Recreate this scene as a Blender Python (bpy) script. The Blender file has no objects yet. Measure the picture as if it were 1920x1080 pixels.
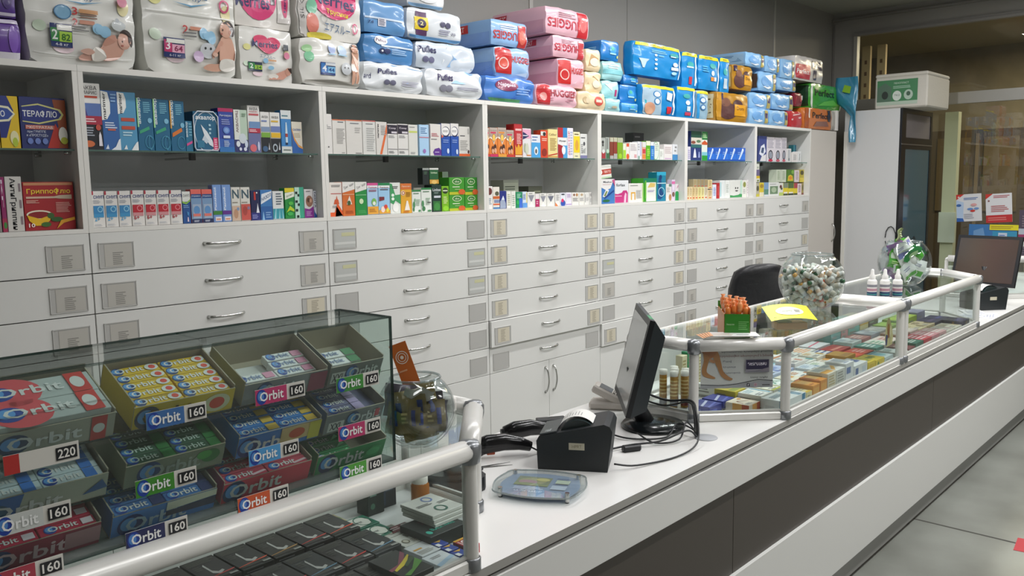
import bpy, math, random
from mathutils import Matrix, Vector
C = bpy.context.scene.collection
sc = bpy.context.scene
PI = math.pi
rnd = random.Random(7)

# ---------------------------------------------------------------- camera
cam_d = bpy.data.cameras.new('camera'); cam = bpy.data.objects.new('camera', cam_d); C.objects.link(cam)
cam_d.sensor_width = 36; cam_d.lens = 30.0; cam_d.clip_start = .02
cam.matrix_world = Matrix(((0.674044, 0.100183, -0.731867, -1.205989), (-0.738528, 0.070537, -0.670523, -3.104996),
                           (-0.015552, 0.992466, 0.121533, 1.65), (0, 0, 0, 1)))
sc.camera = cam
# ---------------------------------------------------------------- world, lamps, exposure
w = bpy.data.worlds.new('world'); sc.world = w; w.use_nodes = True
w.node_tree.nodes['Background'].inputs[0].default_value = (.80, .84, .90, 1)
w.node_tree.nodes['Background'].inputs[1].default_value = .10
def area(loc, sx, sy, power, col=(1, .99, .995), rot=(0, 0, 0)):
    l = bpy.data.lights.new('ceiling_lamp', 'AREA'); l.shape = 'RECTANGLE'; l.size = sx; l.size_y = sy
    l.energy = power; l.color = col
    o = bpy.data.objects.new('ceiling_lamp', l); C.objects.link(o); o.location = loc; o.rotation_euler = rot
LAMPS = [(.9, -.78, 9.5), (2.2, -.78, 20), (3.5, -.78, 22), (4.8, -.78, 21.5),
         (-.6, -2.7, 8), (1.2, -2.7, 26), (3.0, -2.7, 38), (4.8, -2.7, 44), (1.2, -4.6, 26), (3.6, -4.6, 34), (6.4, -2.4, 22)]
for x, y, pw in LAMPS: area((x, y, 3.22), 1.15, .12, pw)
sc.view_settings.view_transform = 'Standard'; sc.view_settings.look = 'None'
sc.view_settings.exposure = 0.0; sc.view_settings.gamma = 1; sc.view_settings.use_curve_mapping = False
sc.cycles.transparent_max_bounces = 32; sc.cycles.max_bounces = 8

# ---------------------------------------------------------------- materials
def lin(h):
    h = h.lstrip('#')
    if len(h) == 3: h = ''.join(c * 2 for c in h)
    return tuple(((v / 12.92) if v <= .04045 else ((v + .055) / 1.055) ** 2.4) for v in (int(h[i:i + 2], 16) / 255 for i in (0, 2, 4))) + (1,)
MC = {}
def mat(h, rough=.5, metal=0, spec=.5, name=None, noise=None, bump=None, coat=0):
    key = (h, rough, metal, spec, name, noise, bump, coat)
    if key in MC: return MC[key]
    m = bpy.data.materials.new(name or 'paint_' + h.strip('#')); m.use_nodes = True
    nt = m.node_tree; b = nt.nodes['Principled BSDF']
    c = lin(h); b.inputs['Base Color'].default_value = c
    b.inputs['Roughness'].default_value = rough; b.inputs['Metallic'].default_value = metal
    b.inputs['Specular IOR Level'].default_value = spec
    if coat: b.inputs['Coat Weight'].default_value = coat; b.inputs['Coat Roughness'].default_value = .08
    if noise:
        tc = nt.nodes.new('ShaderNodeTexCoord'); n = nt.nodes.new('ShaderNodeTexNoise'); n.inputs['Scale'].default_value = noise[0]
        n.inputs['Detail'].default_value = 6; r = nt.nodes.new('ShaderNodeMix'); r.data_type = 'RGBA'
        r.inputs[6].default_value = c; r.inputs[7].default_value = lin(noise[1]); nt.links.new(tc.outputs['Object'], n.inputs['Vector'])
        cr = nt.nodes.new('ShaderNodeMapRange'); cr.inputs[1].default_value = .35; cr.inputs[2].default_value = .65
        nt.links.new(n.outputs['Fac'], cr.inputs[0]); nt.links.new(cr.outputs[0], r.inputs[0]); nt.links.new(r.outputs[2], b.inputs['Base Color'])
    if bump:
        tc = nt.nodes.new('ShaderNodeTexCoord'); n = nt.nodes.new('ShaderNodeTexNoise'); n.inputs['Scale'].default_value = bump[0]; n.inputs['Detail'].default_value = 3
        bp = nt.nodes.new('ShaderNodeBump'); bp.inputs['Strength'].default_value = bump[1]; bp.inputs['Distance'].default_value = bump[2] if len(bump) > 2 else .01
        nt.links.new(tc.outputs['Object'], n.inputs['Vector']); nt.links.new(n.outputs['Fac'], bp.inputs['Height']); nt.links.new(bp.outputs[0], b.inputs['Normal'])
    MC[key] = m; return m
def glass(name, tint='#fbfefd', base=.04, rough=0.0, dens=0):
    if name in MC: return MC[name]
    m = bpy.data.materials.new(name); m.use_nodes = True; nt = m.node_tree; nt.nodes.clear()
    N = nt.nodes.new; L = nt.links.new
    out = N('ShaderNodeOutputMaterial'); mix = N('ShaderNodeMixShader'); tr = N('ShaderNodeBsdfTransparent'); gl = N('ShaderNodeBsdfGlossy')
    tr.inputs[0].default_value = lin(tint); gl.inputs['Roughness'].default_value = rough
    g = N('ShaderNodeNewGeometry'); d = N('ShaderNodeVectorMath'); d.operation = 'DOT_PRODUCT'
    L(g.outputs['Incoming'], d.inputs[0]); L(g.outputs['Normal'], d.inputs[1])
    a = N('ShaderNodeMath'); a.operation = 'ABSOLUTE'; L(d.outputs['Value'], a.inputs[0])
    s = N('ShaderNodeMath'); s.operation = 'SUBTRACT'; s.inputs[0].default_value = 1; L(a.outputs[0], s.inputs[1])
    p = N('ShaderNodeMath'); p.operation = 'POWER'; p.inputs[1].default_value = 5; L(s.outputs[0], p.inputs[0])
    q = N('ShaderNodeMath'); q.operation = 'MULTIPLY_ADD'; q.inputs[1].default_value = 1 - base; q.inputs[2].default_value = base; L(p.outputs[0], q.inputs[0])
    L(q.outputs[0], mix.inputs[0]); L(tr.outputs[0], mix.inputs[1]); L(gl.outputs[0], mix.inputs[2])
    if dens:
        df = N('ShaderNodeBsdfDiffuse'); df.inputs[0].default_value = lin(tint); m2 = N('ShaderNodeMixShader'); m2.inputs[0].default_value = dens
        L(mix.outputs[0], m2.inputs[1]); L(df.outputs[0], m2.inputs[2]); L(m2.outputs[0], out.inputs[0])
    else: L(mix.outputs[0], out.inputs[0])
    MC[name] = m; return m
GLASS = glass('clear_glass'); GEDGE = glass('green_glass_edge', '#86aa9e', .06, .1, .30)
BOWLG = glass('bowl_glass', '#f7fafa', .07)
PLEX = glass('clear_acrylic', '#efefeb', .05, .02, .12)
WHITE = mat('#dcdcd8', .38, name='white_laminate'); WEDGE = mat('#e4e2dc', .4, name='white_edge_banding')
CHROME = mat('#c9c9c6', .16, 1, name='chrome'); ALU = mat('#dddcd7', .30, .12, name='satin_white_aluminium')
CAP = mat('#8c8f92', .3, .6, name='grey_corner_cap'); BLACK = mat('#16181b', .42, name='black_plastic')

# ---------------------------------------------------------------- mesh building
class MB:
    def __init__(s): s.v = []; s.f = []; s.mi = []; s.ms = []; s.sm = []; s.M = Matrix(); s.D = None; s.smooth = False
    def m(s, mt):
        if mt not in s.ms: s.ms.append(mt)
        return s.ms.index(mt)
    def add(s, vs, fs, mt, smooth=None):
        o = len(s.v); k = s.m(mt); sm = s.smooth if smooth is None else smooth
        for p in vs:
            p = Vector(p)
            if s.D: p = s.D(p)
            s.v.append(s.M @ p)
        for f in fs: s.f.append([i + o for i in f]); s.mi.append(k); s.sm.append(sm)
        return s
    def box(s, x0, y0, z0, x1, y1, z1, mt, mts=None):
        vs = [(x0, y0, z0), (x1, y0, z0), (x1, y1, z0), (x0, y1, z0), (x0, y0, z1), (x1, y0, z1), (x1, y1, z1), (x0, y1, z1)]
        F = {'B': (3, 2, 1, 0), 'T': (4, 5, 6, 7), 'F': (0, 1, 5, 4), 'R': (1, 2, 6, 5), 'K': (2, 3, 7, 6), 'L': (3, 0, 4, 7)}
        o = len(s.v)
        for p in vs:
            p = Vector(p); s.v.append(s.M @ (s.D(p) if s.D else p))
        for k, f in F.items():
            s.f.append([i + o for i in f]); s.mi.append(s.m((mts or {}).get(k, mt))); s.sm.append(False)
        return s
    def cbox(s, x0, y0, z0, x1, y1, z1, mt, c=.002):
        # box with chamfered long edges (two crossing bands) : a solid with all 12 edges cut
        xs = (x0, x1); ys = (y0, y1); zs = (z0, z1); V = []; idx = {}
        for i in (0, 1):
            for j in (0, 1):
                for k in (0, 1):
                    sx, sy, sz = (1 - 2 * i) * c, (1 - 2 * j) * c, (1 - 2 * k) * c
                    P = (xs[i], ys[j], zs[k])
                    for a, q in enumerate(((P[0], P[1] + sy, P[2] + sz), (P[0] + sx, P[1], P[2] + sz), (P[0] + sx, P[1] + sy, P[2]))):
                        idx[i, j, k, a] = len(V); V.append(q)
        g = lambda i, j, k, a: idx[i, j, k, a]; F = []
        for i in (0, 1):
            q = [g(i, 0, 0, 0), g(i, 1, 0, 0), g(i, 1, 1, 0), g(i, 0, 1, 0)]; F.append(q if i else q[::-1])
            q = [g(0, i, 0, 1), g(1, i, 0, 1), g(1, i, 1, 1), g(0, i, 1, 1)]; F.append(q[::-1] if i else q)
            q = [g(0, 0, i, 2), g(1, 0, i, 2), g(1, 1, i, 2), g(0, 1, i, 2)]; F.append(q if i else q[::-1])
        for i in (0, 1):
            for j in (0, 1):
                q = [g(i, j, 0, 0), g(i, j, 0, 1), g(i, j, 1, 1), g(i, j, 1, 0)]; F.append(q if (i ^ j) == 0 else q[::-1])
                q = [g(i, 0, j, 0), g(i, 0, j, 2), g(i, 1, j, 2), g(i, 1, j, 0)]; F.append(q[::-1] if (i ^ j) == 0 else q)
                q = [g(0, i, j, 1), g(0, i, j, 2), g(1, i, j, 2), g(1, i, j, 1)]; F.append(q if (i ^ j) == 0 else q[::-1])
                for k in (0, 1):
                    q = [g(i, j, k, 0), g(i, j, k, 1), g(i, j, k, 2)]; F.append(q if (i ^ j ^ k) else q[::-1])
        return s.add(V, F, mt, False)
    def tube(s, path, r, mt, n=8, closed=False, caps=True, flat=1):
        P = [Vector(p) for p in path]; rr = r if isinstance(r, (list, tuple)) else [r] * len(P); vs = []; fs = []
        up = Vector((0, 0, 1)); N = len(P); prev = None
        for i, p in enumerate(P):
            a = P[(i - 1) % N] if (closed or i) else p; b = P[(i + 1) % N] if (closed or i < N - 1) else p
            t = (b - a).normalized()
            if prev is None:
                u = t.cross(up)
                if u.length < .1: u = t.cross(Vector((1, 0, 0)))
            else: u = prev - t * prev.dot(t)
            u.normalize(); prev = u; w2 = t.cross(u)
            for k in range(n):
                an = 2 * PI * k / n; vs.append(p + u * math.cos(an) * rr[i] + w2 * math.sin(an) * rr[i] * flat)
        for i in range(N if closed else N - 1):
            j = (i + 1) % N
            for k in range(n): fs.append((i * n + k, i * n + (k + 1) % n, j * n + (k + 1) % n, j * n + k))
        if caps and not closed: fs.append(tuple(range(n))[::-1]); fs.append(tuple((N - 1) * n + k for k in range(n)))
        return s.add(vs, [f[::-1] for f in fs], mt, True)
    def lathe(s, prof, mt, n=32, c=(0, 0, 0), smooth=True):
        vs = []; fs = []
        for r, z in prof:
            for k in range(n): a = 2 * PI * k / n; vs.append((c[0] + r * math.cos(a), c[1] + r * math.sin(a), c[2] + z))
        for i in range(len(prof) - 1):
            for k in range(n): fs.append((i * n + k, i * n + (k + 1) % n, (i + 1) * n + (k + 1) % n, (i + 1) * n + k))
        return s.add(vs, fs, mt, smooth)
    def cyl(s, c, r, h, mt, n=16, mt2=None):
        s.lathe([(r, 0), (r, h)], mt, n, c)
        s.add([(c[0] + r * math.cos(2 * PI * k / n), c[1] + r * math.sin(2 * PI * k / n), c[2] + h) for k in range(n)], [tuple(range(n))], mt2 or mt, False)
        return s.add([(c[0] + r * math.cos(2 * PI * k / n), c[1] + r * math.sin(2 * PI * k / n), c[2]) for k in range(n)], [tuple(range(n))[::-1]], mt, False)
    def prism(s, pts, z0, z1, mt, mt2=None):
        n = len(pts); vs = [(p[0], p[1], z0) for p in pts] + [(p[0], p[1], z1) for p in pts]
        s.add(vs, [tuple(range(n))[::-1], tuple(range(n, 2 * n))], mt2 or mt, False)
        return s.add(vs, [(i, (i + 1) % n, n + (i + 1) % n, n + i) for i in range(n)], mt, False)
    def build(s, name, parent=None, loc=None, rot=None, **k):
        me = bpy.data.meshes.new(name); me.from_pydata([tuple(p) for p in s.v], [], s.f)
        for mt in s.ms: me.materials.append(mt)
        me.polygons.foreach_set('material_index', s.mi); me.polygons.foreach_set('use_smooth', s.sm); me.update()
        o = bpy.data.objects.new(name, me); C.objects.link(o)
        if parent: o.parent = parent
        if loc: o.location = loc
        if rot: o.rotation_euler = rot
        for a, b in k.items(): o[a] = b
        return o
def thing(name, label, cat, loc=(0, 0, 0), rot=(0, 0, 0), group=None):
    o = bpy.data.objects.new(name, None); C.objects.link(o); o.empty_display_size = .05
    o.location = loc; o.rotation_euler = rot; o['label'] = label; o['category'] = cat
    if group: o['group'] = group
    return o
def tag(o, label, cat, group=None):
    o['label'] = label; o['category'] = cat
    if group: o['group'] = group
    return o
def dup(o, parent=None):
    c = o.copy(); C.objects.link(c)
    if parent: c.parent = parent
    for ch in list(o.children): dup(ch, c)
    return c
# ---------------------------------------------------------------- lettering (outlines of the built-in font, kept as flat print)
TC = {}
def letters(t, bold):
    if (t, bold) in TC: return TC[t, bold]
    cu = bpy.data.curves.new('lettering', 'FONT'); cu.body = t; cu.resolution_u = 2; cu.offset = .018 if bold else 0
    ob = bpy.data.objects.new('lettering', cu); C.objects.link(ob)
    me = ob.to_mesh(); vs = [tuple(v.co) for v in me.vertices]; fs = [tuple(p.vertices) for p in me.polygons]
    ob.to_mesh_clear(); bpy.data.objects.remove(ob); bpy.data.curves.remove(cu)
    if vs:
        x0 = min(v[0] for v in vs); x1 = max(v[0] for v in vs); y0 = min(v[1] for v in vs); y1 = max(v[1] for v in vs)
        vs = [((v[0] - x0) / max(x1 - x0, 1e-6) - .5, (v[1] - y0) / max(y1 - y0, 1e-6) - .5) for v in vs]
    TC[t, bold] = (vs, fs); return TC[t, bold]
INK = dict(rough=.45)
def ink(c): return c if not isinstance(c, str) else mat(c, **INK)
def decal(mb, spec, fm, step=.00025, sub=1):
    """prints shapes on a face. fm(u, v, d) -> point ; u, v in 0..1 ; d = height over the face"""
    d = step
    for it in spec.split(';'):
        a = it.strip().split()
        if not a: continue
        k = a[0]; d += step
        if k == 'r' or k == 'g':       # rectangle
            x0, y0, x1, y1 = map(float, a[1:5]); n = sub
            vs = [(x0 + (x1 - x0) * i / n, y0 + (y1 - y0) * j / n) for j in range(n + 1) for i in range(n + 1)]
            mb.add([fm(p, q, d) for p, q in vs], [(j * (n + 1) + i, j * (n + 1) + i + 1, (j + 1) * (n + 1) + i + 1, (j + 1) * (n + 1) + i) for j in range(n) for i in range(n)], ink(a[5]))
        elif k == 'e':                 # ellipse  cx cy rx ry
            cx, cy, rx, ry = map(float, a[1:5]); n = 20; rings = 3 if sub > 1 else 1
            vs = [(cx, cy)] + [(cx + rx * q / rings * math.cos(2 * PI * i / n), cy + ry * q / rings * math.sin(2 * PI * i / n)) for q in range(1, rings + 1) for i in range(n)]
            fs = [(0, 1 + i, 1 + (i + 1) % n) for i in range(n)]
            for q in range(1, rings): fs += [(1 + (q - 1) * n + i, 1 + q * n + i, 1 + q * n + (i + 1) % n, 1 + (q - 1) * n + (i + 1) % n) for i in range(n)]
            mb.add([fm(p, q, d) for p, q in vs], fs, ink(a[5]))
        elif k == 'o':                 # ring  cx cy rx ry thick
            cx, cy, rx, ry, th = map(float, a[1:6]); n = 24
            vs = [(cx + rx * f * math.cos(2 * PI * i / n), cy + ry * f * math.sin(2 * PI * i / n)) for f in (1 - th, 1) for i in range(n)]
            mb.add([fm(p, q, d) for p, q in vs], [(i, n + i, n + (i + 1) % n, (i + 1) % n) for i in range(n)], ink(a[6]))
        elif k == 'p':                 # polygon  x,y x,y ... colour
            pts = [tuple(map(float, q.split(','))) for q in a[1:-1]]
            mb.add([fm(p, q, d) for p, q in pts], [tuple(range(len(pts)))], ink(a[-1]))
        elif k == 's':                 # soft-edged closed shape through the points
            pts = [tuple(map(float, q.split(','))) for q in a[1:-1]]; n = len(pts); out = []
            for i in range(n):
                p0, p1, p2, p3 = pts[i - 1], pts[i], pts[(i + 1) % n], pts[(i + 2) % n]
                for q in (0, .25, .5, .75): out.append(tuple(.5 * (2 * p1[c] + (p2[c] - p0[c]) * q + (2 * p0[c] - 5 * p1[c] + 4 * p2[c] - p3[c]) * q * q + (3 * p1[c] - p0[c] - 3 * p2[c] + p3[c]) * q ** 3) for c in (0, 1)))
            mb.add([fm(p, q, d) for p, q in out], [tuple(range(len(out)))], ink(a[-1]))
        elif k in 'tbT':               # text cx cy w h colour [turn]   (b: bold)
            t = a[1].replace('_', ' '); cx, cy, w_, h_ = map(float, a[2:6]); turn = float(a[7]) if len(a) > 7 else 0
            vs, fs = letters(t, k != 't'); co, si = math.cos(math.radians(turn)), math.sin(math.radians(turn)); out = []
            for x, y in vs:
                if abs(turn) == 180: X, Y = -x * w_, -y * h_
                elif abs(turn) == 90: X, Y = -y * h_ * (1 if turn > 0 else -1), x * w_ * (1 if turn > 0 else -1)
                else: X, Y = x * w_, y * h_ + x * w_ * math.tan(math.radians(turn))
                out.append(fm(cx + X, cy + Y, d))
            mb.add(out, fs, ink(a[6]))
        elif k == 'l':                 # lines of small print  x0 y0 x1 y1 n colour
            x0, y0, x1, y1 = map(float, a[1:5]); n = int(a[5]); h = (y1 - y0) / (2 * n); rl = random.Random(n + int(x0 * 999))
            for i in range(n):
                yy = y0 + (y1 - y0) * (i + .25) / n; xe = x0 + (x1 - x0) * rl.uniform(.7, 1)
                mb.add([fm(x0, yy, d), fm(xe, yy, d), fm(xe, yy + h, d), fm(x0, yy + h, d)], [(0, 1, 2, 3)], ink(a[6]))
def faces(w, dp, h):
    return {'F': lambda u, v, d: (-w / 2 + u * w, -d, v * h), 'T': lambda u, v, d: (-w / 2 + u * w, v * dp, h + d),
            'R': lambda u, v, d: (w / 2 + d, u * dp, v * h), 'L': lambda u, v, d: (-w / 2 - d, dp - u * dp, v * h),
            'K': lambda u, v, d: (w / 2 - u * w, dp + d, v * h)}
def carton(w, dp, h, base, spec='', name='medicine_carton', side=None, top=None, c=.0012, **kw):
    """folding carton, origin at the foot of its front face; spec 'F:..|T:..|R:..'"""
    mb = MB(); bm_ = ink(base) if side is None else ink(side)
    mb.cbox(-w / 2, 0, 0, w / 2, dp, h, bm_, c)
    e = .0001
    fc = faces(w, dp, h); s0 = c / w; t0 = c / h; d0 = c / dp
    if side is not None: decal(mb, 'r %f %f %f %f %s' % (s0, t0, 1 - s0, 1 - t0, base), fc['F'], -.0001)
    if top is not None: decal(mb, 'r %f %f %f %f %s' % (s0, d0, 1 - s0, 1 - d0, top), fc['T'], -.0001)
    for part in spec.split('|'):
        if not part.strip(): continue
        k = 'F'
        if part.strip()[1:2] == ':': k = part.strip()[0]; part = part.strip()[2:]
        decal(mb, part, fc[k])
    return mb.build(name, **kw)
# ================================================================ the room
def struct(name, mb, parent=None):
    o = mb.build(name, parent)
    if not parent: o['kind'] = 'structure'
    return o
WALL = mat('#8b8984', .7, name='wall_grey', bump=(60, .05)); DARKW = mat('#a4a59c', .7, name='ceiling_dark_grey')
FLOOR = mat('#8d9089', .32, noise=(2.2, '#777972'), name='concrete_floor')
XE, YB = 7.62, .49
b = MB(); b.box(-3.2, -6.2, -.06, 12.4, 2.2, 0, FLOOR); struct('floor', b)
b = MB()
for x in (3.04, -.96, 7.04):   # saw-cut joints in the concrete, running across
    b.box(x - .006, -6.2, .0002, x + .006, -1.83, .0012, mat('#4b4a45', .8))
b.box(-3.2, -3.9, .0002, XE - .02, -3.888, .0012, mat('#4b4a45', .8)); struct('trim_1', b)
b = MB(); b.box(-3.2, -6.2, 3.30, XE + .1, YB + .1, 3.36, DARKW); struct('ceiling', b)
b = MB(); b.box(-3.2, YB, 0, XE + .1, YB + .1, 3.3, WALL); struct('wall_back', b)
b = MB()                       # upright cover strips over the joints of the wall panels
for x in (-.6, 1.27, 2.93, 6.29): b.box(x - .016, YB - .006, 2.1, x + .016, YB, 3.3, mat('#a3a19b', .5))
b.box(3.97, YB - .002, 2.1, 3.975, YB, 3.3, mat('#77756f', .6)); struct('trim_2', b)
# end wall: solid pier by the corner, deep header over a glazed partition
HDR = mat('#989590', .6, name='end_wall_grey'); TRM = mat('#8f8c88', .45, .3, name='grey_metal_trim')
b = MB(); b.box(XE, .27, 0, XE + .1, YB, 3.3, HDR); b.box(XE, -6.2, 3.09, XE + .1, .27, 3.3, HDR); struct('wall_end', b)
b = MB(); b.box(XE - .03, -6.2, 3.225, XE, YB, 3.245, TRM); b.box(XE - .022, -6.2, 3.075, XE, .27, 3.10, TRM)
b.box(XE - .035, -6.2, 3.02 + .035, XE + .03, .27, 3.062 + .015, TRM); b.box(XE - .01, YB - .02, 2.1, XE, YB - .004, 3.2, TRM); struct('trim_3', b)
b = MB(); b.box(XE - .02, .235, 0, XE + .05, .27, 3.06, mat('#b9b6ae', .4, .3)); b.box(XE - .02, -6.2, 2.325, XE + .04, .235, 2.43, mat('#98968f', .4, .4))
for y in (-1.72, -2.9, -4.1): b.box(XE - .01, y - .03, 0, XE + .04, y + .03, 3.06, mat('#98968f', .4, .4))
win = struct('window_1', b)
b = MB(); b.box(XE + .01, -6.2, .02, XE + .018, .235, 2.325, GLASS); b.box(XE + .01, -6.2, 2.43, XE + .018, .235, 3.06, GLASS); b.build('glass_pane', win)
# the dim room beyond the glass
BR = mat('#7d7460', .6, noise=(3, '#6b6350'), name='brown_room_wall')
b = MB(); b.box(11.2, -6.2, 0, 11.3, 2.2, 3.4, BR); b.box(XE + .1, 2.1, 0, 11.3, 2.2, 3.4, BR); struct('wall_far_room', b)
b = MB(); b.box(XE + .1, -6.2, 3.3, 11.3, 2.2, 3.4, mat('#8a7f63', .7)); struct('ceiling_far_room', b)
b = MB(); b.box(-3.3, -6.2, 0, -3.2, YB, 3.3, mat('#a5a39e', .6)); b.build('wall_left')['kind'] = 'structure'
b = MB(); b.box(-3.3, -6.3, 0, XE, -6.2, 3.3, mat('#b4b2ac', .6)); b.build('wall_front')['kind'] = 'structure'
b = MB()
for y0 in (-3.2, -1.9, -.6):
    b.box(11.13, y0, 0, 11.2, y0 + 1.15, 2.25, mat('#4a3f2e', .5)); b.box(11.11, y0 + .56, .1, 11.14, y0 + .6, 2.2, mat('#6e6048', .5))
    b.box(11.105, y0 + .1, 1.2, 11.135, y0 + .5, 2.15, mat('#5d5038', .5)); b.box(11.105, y0 + .66, 1.2, 11.135, y0 + 1.06, 2.15, mat('#5d5038', .5))
w_ = b.build('wall_cupboard'); tag(w_, 'tall dark brown panelled cupboards dim behind the glass partition', 'cupboard')
def far_post(y, x, wd, col, label):
    b = MB(); b.box(x, y, 0, x + .05, y + wd, 3.05, mat(col, .6))
    for i in range(24): b.lathe([(0, -.001), (.012, -.001)], mat('#5b4526', .6), 8)if 0 else b.box(x - .002, y + wd * .35, .1 + i * .12, x, y + wd * .65, .14 + i * .12, mat('#6e4f2a', .6))
    tag(b.build('rack_upright'), label, 'rack', 'pierced rack uprights behind the glass')
far_post(.36, 8.3, .085, '#c0a878', 'tan pierced metal rack upright standing next to the window frame behind the glass')
far_post(.20, 8.3, .085, '#cbb283', 'tan pierced metal rack upright second from the window frame behind the glass')
b = MB(); b.box(8.9, -1.32, 0, 9.0, -1.18, 3.2, mat('#a97f5a', .6)); tag(b.build('timber_post'), 'upright reddish timber post in the dim room behind the glass', 'post')
b = MB(); b.box(8.0, -.62, 0, 8.1, -.50, 2.28, mat('#cfd0b0', .6)); b.box(7.96, -.64, 1.0, 8.0, -.49, 1.3, mat('#d6dccb', .6)); tag(b.build('pale_door_leaf'), 'narrow pale green door leaf showing behind the glass beside the drinks fridge', 'door')
l = bpy.data.lights.new('far_room_lamp', 'AREA'); l.size = 1.2; l.energy = 95; l.color = (1, .85, .6)
o = bpy.data.objects.new('far_room_lamp', l); C.objects.link(o); o.location = (9.4, -1.2, 3.2)

# ================================================================ wall storage cabinets
XU = [-1.0, 0, 1.0, 1.998, 2.98, 3.972, 4.9955, 6.010]
ZB, PIT, ZT, ZS = 1.5008, .1433, 2.0546, 1.785
INNER = mat('#d0d2d2', .5, name='grey_cabinet_back'); GAP_SHADE = mat('#2a2926', .8, name='painted_gap_shade')
def handle(L=.155, out=.030, vert=False):
    b = MB(); P = []
    for i in range(13):
        t = i / 12; x = (t - .5) * L; y = -out * (math.sin(PI * t) ** .55) if 0 < t < 1 else 0
        P.append((x, y, -.0) if not vert else (0, y, x))
    b.tube(P, [.0058 if i in (0, 12) else .0046 if i in (1, 11) else .004 for i in range(13)], CHROME, 8, flat=1.3)
    return b
PAPER = mat('#bcb8ae', .6); PAPERB = mat('#c9c0a6', .6)
def holder(kind):
    b = MB(); w2, h2 = .0625, .045
    b.box(-w2, -.0016, -h2, w2, 0, h2, mat('#b7b6b2', .25))
    for q in ((-w2, -h2, w2, -h2 + .003), (-w2, h2 - .003, w2, h2), (-w2, -h2, -w2 + .003, h2), (w2 - .003, -h2, w2, h2)):
        b.box(q[0], -.0030, q[1], q[2], 0, q[3], mat('#bfbeba', .3))
    sp = {0: 'r .04 .04 .96 .96 #b3b2ae', 1: 'r .16 .05 .93 .93 #bbb8b0;l .38 .1 .68 .62 7 #8d8b85', 2: 'r .18 .08 .90 .93 #cdc6b2;l .36 .12 .66 .85 9 #a39c8c',
          3: 'r .05 .05 .95 .93 #b9bbb7;r .05 .22 .95 .34 #cfd0cc;r .35 .62 .92 .8 #c5c49c'}[kind]
    decal(b, sp, lambda u, v, d: (-w2 + u * 2 * w2, -.0018 - d, -h2 + v * 2 * h2))
    return b
proto_h = handle(); H0 = proto_h.build('handle'); L0 = [holder(k).build('label_holder') for k in range(4)]
KIND = {1: [(1, 1), (1, 1), (1, 2), (1, 1), (0, 0), (0, 0)], 0: [(1, 1), (1, 1), (1, 1), (1, 1), (0, 0), (0, 0)], 2: [(3, 0), (3, 3), (0, 3), (0, 0), (0, 0), (0, 0)],
        3: [(2, 2), (2, 2), (2, 2), (2, 2), (2, 2), (0, 0)], 4: [(2, 1), (2, 2), (3, 2), (1, 2), (0, 0), (2, 1)], 5: [(2, 1), (1, 0), (2, 0), (0, 0), (1, 0), (1, 1)], 6: [(1, 1), (1, 0), (1, 2), (1, 0), (0, 0), (1, 1)]}
SLIDE = {(3, 4): .016, (4, 5): .014, (3, 3): 0}
ORD = ['nearest the window side', '', '', '', '', '', '']
CABL = ['white drawer cabinet whose open shelf holds the flu remedy boxes', 'white drawer cabinet whose shelves hold the nasal spray boxes, under the baby-print packs',
        'white drawer cabinet whose top shelf holds a row of tall plain white boxes', 'white drawer cabinet whose top shelf holds orange family-print boxes',
        'white drawer cabinet with a blue bottle-print box and a pink box on its lower shelf', 'white drawer cabinet with five matching bright blue boxes on its glass shelf',
        'white drawer cabinet at the end of the run, nearest the drinks fridge']
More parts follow.
